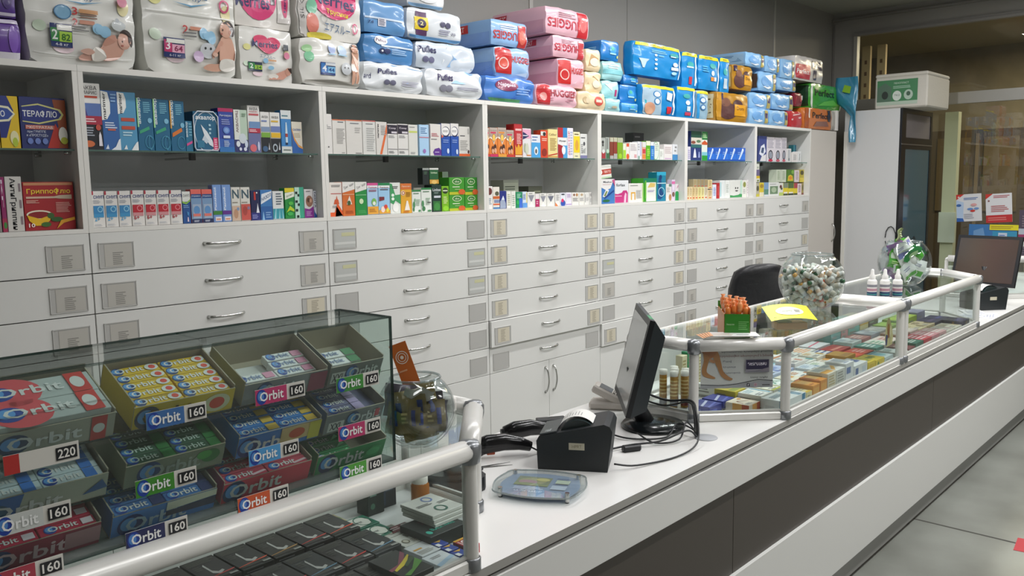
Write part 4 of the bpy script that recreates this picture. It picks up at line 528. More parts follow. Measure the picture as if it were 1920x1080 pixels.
 (5, 4.7336, 0.055, 1.7915, 0.1150, 0.070, 0.1015, '#2f74d6', 'bright blue box with a white streak, fourth of the five alike', 'r 0 .55 1 1 #2a5fc0;r 0 0 1 .12 #1c4fae;p .2,.12 .35,.12 .8,.8 .7,.95 .55,.8 #cfe0f6;e .68 .86 .1 .08 #e8f2fa;l .1 .45 .5 .7 2 #7fa8e6', 0.0, None),
 (5, 4.8639, 0.055, 1.7915, 0.1364, 0.100, 0.1021, '#2f74d6', 'bright blue box with a white streak, last of the five alike', 'r 0 .55 1 1 #2a5fc0;r 0 0 1 .12 #1c4fae;p .2,.12 .35,.12 .8,.8 .7,.95 .55,.8 #cfe0f6;e .68 .86 .1 .08 #e8f2fa;l .1 .45 .5 .7 2 #7fa8e6', 0.0, None),
 (5, 4.0777, 0.045, 1.5163, 0.0296, 0.030, 0.0906, '#e2cfa4', 'thin cream carton stood on end in the close row', 'l .2 .3 .8 .95 7 #a8905a;e .5 .14 .3 .06 #c8603a', 0.0, 'thin cream cartons'),
 (5, 4.1122, 0.045, 1.5163, 0.0328, 0.030, 0.0902, '#e6d6ae', 'thin cream carton stood on end in the close row', 'l .2 .3 .8 .95 7 #a8905a;e .5 .14 .3 .06 #c8603a', 0.0, 'thin cream cartons'),
 (5, 4.1514, 0.045, 1.5163, 0.0389, 0.035, 0.0897, '#dfc796', 'thin cream carton stood on end in the close row', 'l .2 .3 .8 .95 7 #a8905a;e .5 .14 .3 .06 #c8603a', 0.0, 'thin cream cartons'),
 (5, 4.1933, 0.045, 1.5163, 0.0379, 0.034, 0.0891, '#e0cb9c', 'thin cream carton stood on end in the close row', 'l .2 .3 .8 .95 7 #a8905a;e .5 .14 .3 .06 #c8603a', 0.0, 'thin cream cartons'),
 (5, 4.2355, 0.045, 1.5163, 0.0398, 0.036, 0.0885, '#e3dc9a', 'thin cream carton stood on end in the close row', 'l .2 .3 .8 .95 7 #a8905a;e .5 .14 .3 .06 #c8603a', 0.0, 'thin cream cartons'),
 (5, 4.2789, 0.045, 1.5163, 0.0402, 0.036, 0.0879, '#e6e0a2', 'thin cream carton stood on end in the close row', 'l .2 .3 .8 .95 7 #a8905a;e .5 .14 .3 .06 #c8603a', 0.0, 'thin cream cartons'),
 (5, 4.3251, 0.045, 1.5163, 0.0452, 0.041, 0.0873, '#ddd6c0', 'thin cream carton stood on end in the close row', 'l .2 .3 .8 .95 7 #a8905a;e .5 .14 .3 .06 #c8603a', 0.0, 'thin cream cartons'),
 (5, 4.1718, 0.045, 1.6045, 0.0457, 0.041, 0.0556, '#b5a886', 'grey-cream carton laid along the top of the thin cream row', 'l .2 .3 .8 .95 7 #a8905a;e .5 .14 .3 .06 #c8603a', 0.0, 'grey-cream cartons'),
 (5, 4.2212, 0.045, 1.6039, 0.0463, 0.042, 0.0559, '#a89c7c', 'grey-cream carton laid along the top of the thin cream row', 'l .2 .3 .8 .95 7 #a8905a;e .5 .14 .3 .06 #c8603a', 0.0, 'grey-cream cartons'),
 (5, 4.2712, 0.045, 1.6032, 0.0468, 0.042, 0.0562, '#9c917a', 'grey-cream carton laid along the top of the thin cream row', 'l .2 .3 .8 .95 7 #a8905a;e .5 .14 .3 .06 #c8603a', 0.0, 'grey-cream cartons'),
 (5, 4.3218, 0.045, 1.6025, 0.0474, 0.043, 0.0566, '#a0967e', 'grey-cream carton laid along the top of the thin cream row', 'l .2 .3 .8 .95 7 #a8905a;e .5 .14 .3 .06 #c8603a', 0.0, 'grey-cream cartons'),
 (5, 4.3827, 0.045, 1.5894, 0.0566, 0.051, 0.0655, '#e3cf9a', 'cream box stacked above its twin beside the grey-cream cartons', 'l .2 .3 .8 .95 7 #a8905a;e .5 .14 .3 .06 #c8603a', 0.0, None),
 (5, 4.3836, 0.045, 1.5163, 0.0567, 0.051, 0.0653, '#dfc8a0', 'cream box under its twin beside the thin cream row', 'l .2 .3 .8 .95 7 #a8905a;e .5 .14 .3 .06 #c8603a', 0.0, None),
 (5, 4.4472, 0.045, 1.5163, 0.0536, 0.048, 0.1032, '#dfe2ee', 'white box with small blue print beside the red spine', 'l .2 .2 .9 .8 6 #7a90c8', 0.0, None),
 (5, 4.5002, 0.045, 1.5163, 0.0424, 0.038, 0.1143, '#b3262c', 'narrow deep red box', 'r .2 .2 .8 .8 #c8484a', 0.0, None),
 (5, 4.5640, 0.045, 1.5163, 0.0752, 0.068, 0.1313, '#dfe4e2', 'white box with a pale teal stripe', 'r 0 .1 .3 .9 #b9d8dc;r .4 .15 .6 .8 #e9eeee', 0.0, None),
 (5, 4.6423, 0.045, 1.5163, 0.0725, 0.065, 0.1307, '#e3e6e2', 'white box beside the smiling face box', 'l .2 .3 .8 .8 5 #b8c0b8', 0.0, None),
 (5, 4.7761, 0.045, 1.5163, 0.1862, 0.100, 0.1333, '#dfe0da', 'white rounded box with a smiling face and green foot', 'p 0,.02 1,.02 1,.3 .7,.16 .3,.12 0,.16 #3f9a58;e .45 .55 .05 .05 #333;e .62 .55 .05 .05 #333;p .4,.42 .68,.42 .6,.36 .48,.36 #444;r .85 .2 1 .98 #c4e0d0', 0.0, None),
 (5, 4.9085, 0.045, 1.5163, 0.0675, 0.061, 0.1306, '#e2e2d8', 'white box with an olive medallion', 'e .5 .75 .35 .16 #8f9448;l .2 .2 .8 .5 3 #bbb', 0.0, None),
 (5, 4.9615, 0.045, 1.5163, 0.0258, 0.030, 0.1342, '#dfdada', 'last white box with grey curves, against the cabinet side', 'l .3 .2 .6 .9 5 #a89098', 0.0, None),
 (6, 5.2200, 0.055, 1.7915, 0.1419, 0.100, 0.2020, '#3f4a86', 'navy test kit box with a white meter picture', 'p .2,.02 .95,.02 .95,.3 .4,.2 #e0dede;p .1,.3 .5,.2 .9,.4 .7,.7 .3,.6 #dfe3ee;p .3,.36 .6,.32 .7,.55 .4,.55 #4a5a7a', 0.0, None),
 (6, 5.3640, 0.055, 1.7915, 0.1340, 0.100, 0.1978, '#d8d2d8', 'white test kit box with a red spot, next to the navy one', 'o .5 .28 .3 .2 .3 #3c3f48;e .5 .28 .16 .13 #8f96a4;l .1 .55 .9 .92 6 #a8a4b0;e .5 .06 .3 .05 #c4264a', 0.0, None),
 (6, 5.4963, 0.055, 1.7915, 0.1202, 0.100, 0.1973, '#d8d2d8', 'white test kit box with a black ring, second from the navy one', 'o .5 .28 .3 .2 .3 #3c3f48;e .5 .28 .16 .13 #8f96a4;l .1 .55 .9 .92 6 #a8a4b0;e .5 .06 .3 .05 #c45a6a', 0.0, None),
 (6, 5.6090, 0.055, 1.7915, 0.0950, 0.070, 0.2005, '#d2ccd2', 'white test kit box with a black ring, third from the navy one', 'o .5 .28 .3 .2 .3 #3c3f48;e .5 .28 .16 .13 #8f96a4;l .1 .55 .9 .92 6 #a8a4b0;e .5 .06 .3 .05 #c45a6a', 0.0, None),
 (6, 5.7056, 0.055, 1.7915, 0.0827, 0.070, 0.1122, '#dcdad8', 'narrow white tube-picture box', 'r .3 .1 .7 .9 #8a8f94;r .38 .3 .62 .9 #c8ccd0', 0.0, None),
 (6, 5.8230, 0.055, 1.7915, 0.1088, 0.070, 0.0840, '#e3dfdc', 'low white box with grey print', 'l .2 .2 .8 .8 6 #a8a8a8', 0.0, None),
 (6, 5.9125, 0.055, 1.7915, 0.0575, 0.052, 0.0922, '#e0e2e2', 'narrow white box with dark sideways name', 'b Nova .5 .5 .6 .3 #444 90', 0.0, None),
 (6, 5.9629, 0.120, 1.7915, 0.0521, 0.047, 0.1506, '#4a9aa8', 'teal and navy carton peeping behind the low white box', 'r .5 0 .8 1 #24507a', 0.0, None),
 (6, 5.1308, 0.045, 1.5163, 0.0509, 0.046, 0.1080, '#b9b4a0', 'lower box with a grey wreath, against the cabinet side', 'e .5 .6 .4 .2 #5a5a4a;r 0 0 1 .2 #c9c04a', 0.0, None),
 (6, 5.1994, 0.045, 1.5163, 0.0767, 0.069, 0.1098, '#d8c23a', 'lower yellow box with a herb picture', 'e .5 .75 .4 .14 #a88a3a;r 0 0 1 .3 #e0d8b8', 0.0, None),
 (6, 5.2807, 0.045, 1.5163, 0.0762, 0.069, 0.1107, '#7f9fc4', 'lower pale blue box with a green hillside', 'r 0 .1 1 .5 #5f8a78;r 0 0 1 .12 #cfd4dc', 0.0, None),
 (6, 5.4154, 0.045, 1.5163, 0.1832, 0.100, 0.1095, '#dfe0dc', 'lower wide white box with a framed forest picture', 'r .12 .14 .9 .72 #6f8a6a;e .5 .45 .25 .2 #a8b89c;l .1 .82 .9 .92 1 #aaa', 0.0, None),
 (6, 5.5496, 0.045, 1.5163, 0.0747, 0.067, 0.1038, '#dcdcd4', 'lower white box with dark berries', 'e .4 .7 .3 .14 #6a3a3a;e .6 .55 .25 .1 #4a5a3a;r 0 0 1 .25 #b4c86a', 0.0, None),
 (6, 5.6353, 0.045, 1.5163, 0.0862, 0.070, 0.1030, '#dcc82e', 'lower yellow-banded box with grey top', 'r 0 .6 1 1 #7f8c78;r 0 0 1 .14 #3c4a28;r .1 .14 .9 .28 #e6e2d0', 0.0, None),
 (6, 5.7360, 0.045, 1.5163, 0.1046, 0.070, 0.1037, '#d9c62c', 'lower yellow-banded box with dark green top', 'r 0 .56 1 1 #4f6a3c;r 0 0 1 .14 #28382a;r .1 .14 .9 .26 #e6e2d0', 0.0, None),
 (6, 5.8291, 0.045, 1.5163, 0.0707, 0.064, 0.1010, '#d8c62e', 'lower yellow-banded box with a red top', 'r 0 .56 1 1 #a8424a;r 0 0 1 .14 #3c4a28', 0.0, None),
 (6, 5.9081, 0.045, 1.5163, 0.0761, 0.069, 0.0957, '#e2d2d4', 'lower pink and white box of close print', 'l .2 .2 .8 .9 6 #8a6a70', 0.0, None),
 (6, 5.9702, 0.045, 1.5163, 0.0373, 0.034, 0.0994, '#9a8a4a', 'lower olive speckled box, last in the row', 'e .5 .6 .3 .25 #5a5a3a;r 0 0 1 .15 #7a3a34', 0.0, None),
 (6, 5.1267, 0.045, 1.7279, 0.0489, 0.044, 0.0466, '#dfe0d4', 'topmost pale box of the stack against the cabinet side', 'l .2 .2 .8 .6 2 #a8a8a0', 0.0, None),
 (6, 5.1323, 0.045, 1.6301, 0.0581, 0.052, 0.0987, '#6f6788', 'purple and yellow box in the stack against the cabinet side', 'r 0 .3 1 .5 #d8b82a;r 0 0 1 .3 #e2e0d0;e .5 .12 .3 .08 #7a8a5a', 0.0, None),
 (6, 5.5002, 0.045, 1.6267, 0.0778, 0.070, 0.1026, '#c4ccb8', 'upper pale green box, touching the dark gap', 'l .2 .2 .8 .9 6 #98a88c', 0.0, None),
 (6, 5.5950, 0.045, 1.6258, 0.0894, 0.070, 0.1036, '#c8cfbc', 'upper pale green box, touching the green heart box', 'l .2 .2 .8 .9 6 #98a88c', 0.0, None),
 (6, 5.7202, 0.045, 1.6246, 0.1383, 0.100, 0.1049, '#4f7a2c', 'upper green box with a yellow heart and orange spot', 'p .1,.1 .9,.1 .8,.5 .5,.6 .2,.5 #d8c02a;e .5 .34 .25 .14 #dd8a2a;e .8 .8 .2 .15 #7fae4a', 0.0, None),
 (6, 5.8535, 0.045, 1.6234, 0.0837, 0.070, 0.1019, '#ddd0d2', 'upper pinkish white box', 'l .2 .2 .8 .9 6 #a89098', 0.0, None),
 (6, 5.9480, 0.045, 1.6225, 0.0817, 0.070, 0.1074, '#b8a83a', 'upper yellow box with a dark leaf print', 'e .5 .75 .4 .18 #4f4a24;r 0 0 1 .35 #d8c44a', 0.0, None),
]
SHNAME = {0: 'flu_remedy_carton', 1: 'medicine_carton'}
GRP = {(b_, l_): g for b_ in range(7) for l_, g in ((0, 'medicine boxes on a lower shelf'), (1, 'medicine boxes on a glass shelf'))}
for bay, x, y, z, w_, d_, h_, base, lab, spec, opt, grp in GOODS:
    sidecol = base
    o = carton(w_, d_, h_, base, spec, loc=(x, y, z))
    tag(o, lab, 'box', grp or '%s, cabinet row %s' % ('boxes on the glass shelf' if z > 1.7 else 'boxes on the lower shelf', 'one two three four five six seven'.split()[bay]))
    if opt == 'rim':
        b = MB(); r_ = .006; P = [(-w_ / 2 + r_, -.003, r_), (w_ / 2 - r_, -.003, r_), (w_ / 2, -.003, 3 * r_), (w_ / 2, -.003, h_ - 3 * r_), (w_ / 2 - 3 * r_, -.003, h_), (-w_ / 2 + 3 * r_, -.003, h_), (-w_ / 2, -.003, h_ - 3 * r_), (-w_ / 2, -.003, 3 * r_)]
        b.tube(P, .0028, mat('#cfd8e2', .3), 8, closed=True); b.build('blister_rim', o)
    elif opt: o.rotation_euler = (0, math.radians(opt), 0)
# ================================================================ nappy packs piled on top of the cabinets (x, y, z, width, depth, height, colour, softness, label, print, side print)
PACKS = [
 (-0.2089, 0.030, 2.2099, 0.0899, 0.200, 0.1287, '#4b2a80', 1, 'upper deep purple nappy pack at the end of the row', 'e .7 .5 .2 .3 #3a1d6a;r 0 .02 1 .1 #cfc8dc', ''),
 (-0.2118, 0.030, 2.0765, 0.1061, 0.200, 0.1317, '#5f3496', 1, 'lower deep purple nappy pack at the end of the row', 'e .8 .5 .15 .35 #7a4fb4;r 0 0 1 .16 #d3cfd8;r 0 .9 1 1 #cfc8dc', ''),
 (0.0411, 0.030, 2.0765, 0.3756, 0.170, 0.3907, '#dcdcd6', 2, 'white nappy pack with a lying baby and a green size 2 block', 'e .12 .62 .07 .06 #e6e29a;e .9 .55 .06 .08 #e8dfae;e .3 .12 .1 .05 #e8d2d8;e .1 .3 .06 .05 #d6e6d0;e .5 .92 .3 .09 #d23a72;b Merries .5 .92 .4 .08 #25285f;t エアスルー .5 .6 .34 .07 #2c5a86 -3;p .32,.55 .5,.53 .7,.57 .5,.545 #4a90b8;r .02 .05 .98 .06 #e8e8e4;e .31 .44 .075 .06 #7fb0d0;o .31 .44 .08 .065 .12 #3a78a8;b 3 .42 .46 .05 .07 #c23a3a;r .46 .45 .64 .485 #d09a6a;l .47 .40 .63 .45 2 #8a6a5a;b 2 .42 .36 .05 .07 #c23a3a;r .46 .35 .6 .385 #c07a5a;l .4 .28 .55 .34 3 #777;e .63 .32 .055 .05 #8fbfdc;e .7 .3 .055 .055 #8fbfdc;e .66 .31 .06 .04 #8fbfdc;r .18 .12 .38 .33 #1d2f6a;r .185 .17 .26 .29 #2f8a44;b 2 .22 .23 .05 .09 #eef2ee;r .26 .17 .375 .26 #a8d24a;b 82 .32 .21 .08 .06 #2f6a2a;r .24 .27 .375 .32 #e8e8e0;t 4-8_кг .28 .145 .12 .025 #e6eaf2;e .88 .6 .05 .05 #d88aa0;e .83 .37 .07 .05 #c9cfd0;e .82 .42 .02 .02 #b9bfc4;s .43,.05 .50,.09 .58,.07 .62,.04 .52,.02 .44,.02 #d0a090;s .60,.05 .62,.12 .70,.20 .78,.25 .86,.22 .88,.14 .82,.06 .70,.03 #cf9f8c;s .66,.16 .70,.24 .78,.28 .80,.23 .74,.19 #c48f7c;e .885 .235 .07 .085 #cfa08e;s .83,.30 .88,.34 .95,.31 .975,.24 .955,.17 .93,.22 .92,.28 .87,.30 #3a2c28;e .862 .225 .008 .01 #4a2c24;e .86 .185 .014 .008 #a85a50;s .56,.03 .55,.10 .60,.15 .67,.12 .69,.05 .62,.02 #e8e3da;s .44,.10 .52,.13 .58,.10 .52,.07 #d8ad9c', ''),
 (0.4378, 0.030, 2.0765, 0.3827, 0.170, 0.4441, '#d9d9d2', 2, 'white nappy pack with a sitting baby and a magenta size 3 block', 'e .12 .62 .07 .06 #e6e29a;e .9 .55 .06 .08 #e8dfae;e .3 .12 .1 .05 #e8d2d8;e .1 .3 .06 .05 #d6e6d0;e .5 .93 .34 .09 #d23a72;b Merries .5 .93 .44 .08 #25285f;t エアスルー .5 .66 .38 .07 #2c5a86 -4;p .3,.6 .5,.57 .72,.62 .5,.585 #4a90b8;o .88 .62 .06 .06 .3 #d05a80;r .02 .5 .98 .512 #f0f0ec;e .16 .68 .06 .05 #d8d8cc;b 2 .42 .37 .06 .07 #c23a3a;r .47 .37 .6 .4 #c07a5a;l .4 .3 .56 .355 2 #777;e .62 .35 .05 .05 #8fbfdc;e .71 .32 .05 .06 #8fbfdc;e .66 .335 .05 .04 #8fbfdc;r .17 .11 .4 .28 #1d2f6a;r .175 .155 .26 .26 #c0306a;b 3 .215 .21 .05 .07 #f2e6ec;r .26 .155 .395 .225 #e6a8c0;b 64 .33 .19 .09 .05 #8a2050;r .2 .235 .395 .27 #e8e8e0;t 6-11_кг .29 .13 .12 .02 #e6eaf2;e .66 .2 .09 .07 #c8ccd0;e .63 .22 .012 .012 #333;e .69 .22 .012 .012 #333;e .55 .14 .06 .05 #c9b0d0;s .80,.10 .79,.22 .81,.32 .88,.35 .95,.32 .98,.22 .97,.08 .88,.05 #cfa08a;s .60,.04 .66,.08 .78,.09 .84,.13 .90,.08 .82,.03 .70,.02 #d2a48e;s .72,.13 .74,.17 .80,.22 .84,.28 .80,.30 .75,.23 .70,.17 #c89580;e .875 .405 .075 .072 #cfa08a;s .84,.46 .89,.49 .95,.47 .985,.41 .97,.35 .93,.36 .925,.42 .88,.455 #2e211d;e .925 .385 .016 .02 #c08a76;e .835 .40 .007 .01 #3a221c;e .82 .365 .014 .007 #a85a50;s .80,.05 .80,.12 .88,.14 .97,.12 .98,.05 .88,.02 #e9e5dd;e .735 .17 .03 .02 #d8b09c', ''),
 (0.7572, 0.030, 2.0765, 0.2475, 0.100, 0.2154, '#dddcd6', 1, 'small white nappy pack with a pink heart and green size 2 block', 'e .12 .62 .07 .06 #e6e29a;e .9 .55 .06 .08 #e8dfae;e .3 .12 .1 .05 #e8d2d8;e .1 .3 .06 .05 #d6e6d0;e .38 .78 .14 .1 #d23a66;e .62 .74 .15 .11 #d23a66;s .24,.80 .4,.86 .5,.80 .62,.84 .77,.76 .7,.62 .52,.52 .34,.62 #d23a66;b Merries .46 .7 .5 .13 #25285f;t エアスルー .5 .46 .3 .06 #2c5a86 -5;r .12 .16 .38 .34 #1d2f4a;r .125 .2 .24 .32 #2f8a44;b 2 .18 .26 .06 .09 #eef2ee;r .24 .2 .375 .28 #a8d24a;b 24 .31 .24 .1 .06 #2f6a2a;e .45 .38 .05 .05 #7fb0d0;r .5 .38 .66 .41 #d09a6a;e .55 .25 .06 .04 #8fbfdc;r .82 .62 .92 .74 #333a44;e .88 .52 .06 .07 #d8809c;p .5,.02 .8,.04 .92,.14 .85,.24 .6,.12 #d09a88;e .9 .2 .07 .08 #c08f7c;p .88,.26 .97,.28 .98,.16 .94,.2 #33241f;e .6 .09 .1 .05 #e6e2da', ''),
 (0.7650, 0.050, 2.2939, 0.2638, 0.120, 0.2363, '#dcd8d2', 1, 'white nappy pack with a large pink heart resting on the small one', 'e .4 .5 .34 .4 #d8407a;b Merries .3 .42 .6 .24 #25285f;r .75 .1 1 .9 #cfcac6;e .9 .5 .07 .3 #c23a6a;b Merries .9 .5 .4 .05 #25285f 90;r .62 .4 .7 .95 #3a3640', ''),
 (1.0521, 0.000, 2.0765, 0.3215, 0.150, 0.1980, '#dddcd6', 2, 'white nappy pack with a standing toddler and a blue size 4 block', 'e .12 .6 .08 .12 #7fc49a;e .1 .78 .08 .08 #a8d8a0;r .3 .22 .55 .5 #1d3a7a;r .31 .27 .42 .48 #3a7ac0;b 4 .365 .37 .07 .14 #f0f4fa;r .42 .27 .545 .41 #7fb8e0;b 44 .48 .34 .1 .08 #1d4a8a;r .38 .43 .545 .49 #d8dce0;e .5 .82 .06 .12 #a8b8e0;e .68 .8 .08 .12 #c0d4ea;r .44 .68 .56 .71 #a8d0e8;r .6 .68 .76 .71 #a8d0e8;e .74 .4 .09 .14 #c8ccd0;e .71 .42 .012 .02 #555;e .77 .42 .012 .02 #555;s .84,.32 .83,.5 .85,.68 .84,.78 .90,.82 .97,.78 .96,.62 .98,.46 .97,.32 .9,.3 #d8a890;s .83,.38 .83,.52 .90,.55 .98,.52 .98,.38 .9,.34 #ece8e2;e .905 .88 .065 .1 #d2a088;s .84,.9 .87,.98 .93,.99 .975,.93 .965,.86 .94,.92 .88,.93 #2c211e;s .85,.06 .84,.2 .85,.34 .90,.34 .90,.18 .89,.05 #d8a890;s .92,.05 .92,.18 .92,.34 .97,.34 .975,.2 .96,.05 #d8a890;p 0,.0 1,.0 1,.06 .5,.12 0,.05 #a8a49c', ''),
 (1.0778, 0.030, 2.2765, 0.3432, 0.150, 0.2812, '#dcdad4', 2, 'white nappy pack with the second line in yellow on a pink heart', 'e .42 .72 .28 .3 #d23a72;e .66 .66 .28 .34 #d23a72;s .15,.75 .35,.98 .52,.92 .75,.98 .93,.72 .85,.45 .58,.3 .3,.42 #d23a72;b Merries .55 .6 .68 .2 #25285f -6;b Трусики .6 .4 .36 .1 #e8d040 -6;e .2 .46 .08 .12 #7fc0a0;e .2 .2 .1 .16 #d88070;t エアスルー .6 .16 .42 .13 #2c5a86 -6;o .38 .3 .05 .07 .15 #aaa;o .9 .2 .05 .09 .3 #d05a80;r 0 0 .1 1 #c4c0bc;t SILK .05 .4 .3 .05 #444 90;e .3 .02 .2 .05 #cfc04a', ''),
 (1.3839, 0.030, 2.3392, 0.2442, 0.300, 0.1440, '#5f93c6', 1, 'mid blue nappy pack, upper of the two at the near side of the soft stack', 'r 0 .42 1 .48 #c8d8ea;r .3 .2 .5 .45 #e0e0ea;l .32 .22 .48 .44 5 #5a5a70;t 74 .12 .3 .14 .1 #2a3a6a', ''),
 (1.4054, 0.030, 2.2086, 0.2999, 0.300, 0.1285, '#4f88c0', 2, 'mid blue nappy pack with a white heart badge, lower of the two blue ones', 'e .3 .78 .14 .16 #eef0f2;b Pufies .3 .79 .22 .12 #5a2a52;r .3 .56 1 .62 #d8e6f2;e .32 .4 .06 .1 #24305a;e .42 .4 .06 .1 #3a4470;e .32 .4 .02 .04 #e8eaf2;l .5 .3 .9 .5 3 #a8c8e6', ''),
 (1.6946, 0.030, 2.3402, 0.3652, 0.280, 0.1446, '#d3d8dc', 2, 'silver-white nappy pack with a yellow and purple tag', 'r .12 .1 .32 .9 #5a3a5e;r .1 .28 .34 .72 #e2c628;e .22 .5 .08 .16 #33244a;b 2 .22 .5 .06 .14 #efe4a0;e .62 .58 .05 .1 #4a4a66;e .72 .56 .05 .1 #4a4a66;l .55 .2 .8 .4 3 #8a8aa0;b 70 .83 .28 .1 .1 #4a4a66;r 0 0 1 .08 #5f93c6', ''),
 (1.6417, 0.030, 2.4894, 0.2393, 0.280, 0.1006, '#d8dadc', 2, 'white nappy pack on the very top of the soft stack', 'r 0 .0 1 .12 #7aa0c4;e .5 .5 .3 .3 #e6e8ea', ''),
 (1.7643, 0.030, 2.2088, 0.4066, 0.280, 0.1288, '#c9d2dc', 2, 'silver nappy pack with dark lettering in the middle of the soft stack', 'p .5,.1 1,.1 1,1 .5,1 .6,.5 #8fb4dc;b Pufies .16 .7 .28 .26 #2a2a5e;e .12 .3 .05 .12 #6a6a88;e .22 .3 .05 .12 #6a6a88;p .4,.2 .6,.9 .5,.9 #e6eaee', ''),
 (1.4030, 0.000, 2.0765, 0.3685, 0.280, 0.1293, '#dde1e4', 3, 'white crumpled nappy pack at the foot of the soft stack, nearer the toddler pack', 'p .45,.95 .7,.3 1,.6 1,.9 #9cc0e6;b Pufies .36 .7 .32 .2 #2a2a5e;t ard .05 .5 .1 .2 #2a2a5e;e .34 .3 .05 .1 #6a6a80;e .44 .3 .05 .1 #6a6a80;l .6 .2 .95 .4 3 #b9b8c8', ''),
 (1.7919, 0.000, 2.0765, 0.4036, 0.280, 0.1306, '#dadee2', 3, 'white crumpled nappy pack at the foot of the soft stack, nearer the blue wipes-print pack', 'p .4,.5 .7,1 1,.9 1,.6 .6,.5 #9cc4ea;b Pufies .3 .72 .26 .28 #33235e;e .26 .28 .06 .14 #8a8a98;e .36 .28 .06 .14 #8a8a98;l .5 .25 .95 .4 2 #a8a8b8', ''),
 (2.2315, 0.030, 2.3714, 0.2852, 0.420, 0.1317, '#8fb6e2', 1, 'pale blue nappy pack with red upturned lettering, uppermost blue one', 'b HUGGIES .42 .4 .8 .34 #c23a3a 180;r .72 0 .98 .9 #c23030;l .2 .6 .7 .85 3 #d8e4f4;e .84 .4 .1 .3 #d86a5a', 'r .02 .0 .98 .5 #7fa2d8;r .05 .55 .6 .9 #c03030;b KOMPLEKT .33 .72 .4 .22 #e8d0d0'),
 (2.2512, 0.030, 2.2075, 0.2840, 0.400, 0.1610, '#9abce0', 2, 'pale blue nappy pack with an upright red band, second blue one down', 'r .0 .1 .42 .98 #c22a2a;e .2 .5 .14 .16 #d85a4a;o .2 .45 .14 .2 .2 #e8c8c0;b HUGGIES .7 .62 .55 .22 #c22a2a;p .5,.1 .9,.2 .9,.05 #c8dcf0', 'r .02 .0 .98 .5 #7c9fd4'),
 (2.1955, 0.000, 2.0765, 0.3914, 0.300, 0.1306, '#4a80cc', 2, 'strong blue nappy pack with a dark red cloud badge, at the foot', 'e .4 .66 .24 .24 #8a3a5a;b Nappies .4 .68 .36 .2 #e6d8e6;p .5,.1 .95,.4 1,.9 .8,.6 #2f5cae;r .02 0 .7 .1 #5aa06a;l .6 .3 .95 .6 3 #8fb4ea', ''),
 (2.7272, 0.030, 2.4803, 0.4002, 0.425, 0.1493, '#e3b4c0', 1, 'topmost pink nappy pack with red upturned lettering', 'b HUGGIES .42 .42 .8 .36 #b81f38 180;r .72 .0 .98 .98 #c22a34;e .85 .5 .1 .3 #d86a6a;l .25 .65 .7 .88 3 #b88a98', 'r .02 .0 .98 .5 #d09aaa;r .05 .55 .3 .9 #b81f38;b KOMPLEKT .18 .72 .2 .25 #e8c8c8'),
 (2.7322, 0.030, 2.3583, 0.2932, 0.300, 0.1190, '#e3b4c0', 1, 'pink nappy pack with red upturned lettering, second from the top', 'b HUGGIES .42 .45 .8 .36 #b81f38 180;r .78 .0 .98 .9 #c23a44;l .25 .65 .7 .88 3 #b88a98', 'r .02 .0 .98 .5 #cc96a6;r .02 .6 .6 .9 #b81f38;b KOMPLEKT .3 .75 .4 .25 #e8c8c8'),
 (2.7511, 0.030, 2.1956, 0.2504, 0.300, 0.1597, '#e3b4c0', 1, 'pink nappy pack with a red oval, third from the top', 'r .0 .08 .45 .96 #c22a2a;o .22 .42 .16 .2 .2 #e8c8c0;b HUGGIES .72 .6 .5 .24 #c22a2a;p .5,.1 1,.2 1,.4 #f0ccd6', 'r .02 .0 .98 .5 #cc96a6'),
 (2.5834, 0.000, 2.0765, 0.3689, 0.300, 0.1180, '#e3b4c0', 2, 'pink nappy pack with large dark red lettering, at the foot', 'r 0 .02 .3 .98 #c22e34;b HUGGIES .64 .62 .66 .34 #a02034;l .3 .2 .95 .4 2 #c88a9a;e .14 .4 .08 .2 #e09a94', ''),
 (2.9620, 0.030, 2.3042, 0.1492, 0.200, 0.1270, '#e6d2ac', 2, 'cream nappy pack, uppermost of three', 'p .1,.2 .6,.3 .8,.6 .3,.8 #c09a6a;e .5 .4 .3 .2 #efe4cc', ''),
 (2.9618, 0.030, 2.1802, 0.1590, 0.200, 0.1221, '#e6d2ac', 2, 'cream nappy pack, middle of three', 'p .1,.4 .5,.3 .8,.6 .4,.8 #b9905e;e .6 .4 .25 .2 #efe4cc', ''),
 (2.9074, 0.000, 2.0765, 0.2715, 0.200, 0.1017, '#e6d2ac', 2, 'cream nappy pack with a coral badge, lowest of three', 'e .72 .5 .18 .28 #d0564a;r .6 .42 .84 .58 #efd8c8;e .22 .5 .08 .2 #c8b088;e .3 .48 .07 .18 #d8c8a8', ''),
 (3.1622, 0.030, 2.2661, 0.2116, 0.300, 0.1141, '#a3d6da', 2, 'pale aqua nappy pack, uppermost of three', 'r 0 .3 1 .55 #7fc4cc;l .2 .6 .9 .85 2 #e0f0f0', 'r .02 .1 .98 .5 #8fcfd4'),
 (3.1343, 0.030, 2.1585, 0.1783, 0.250, 0.1045, '#a3d6da', 2, 'pale aqua nappy pack with a magenta mark, middle of three', 'r .7 .1 .82 .5 #c03a7a;p .1,.8 .6,.9 .5,.4 #d8eef0', ''),
 (3.1224, 0.000, 2.0765, 0.1508, 0.250, 0.0780, '#a3d6da', 2, 'pale aqua nappy pack, lowest of three', 'p .1,.2 .6,.2 .7,.8 .3,.7 #d4e6ea;e .5 .3 .2 .1 #c8b8a0', ''),
 (3.1322, 0.030, 2.3821, 0.1827, 0.200, 0.1178, '#1f78c0', 1, 'small blue nappy pack perched on the aqua ones', 'e .6 .55 .22 .2 #3a9ad8;e .6 .62 .1 .1 #4fb8a0;r .42 .3 .8 .38 #a8dcf0;e .9 .2 .05 .08 #d8e08a', 'r .05 .1 .95 .9 #1a6cb4;l .1 .3 .9 .7 4 #7ab8e0'),
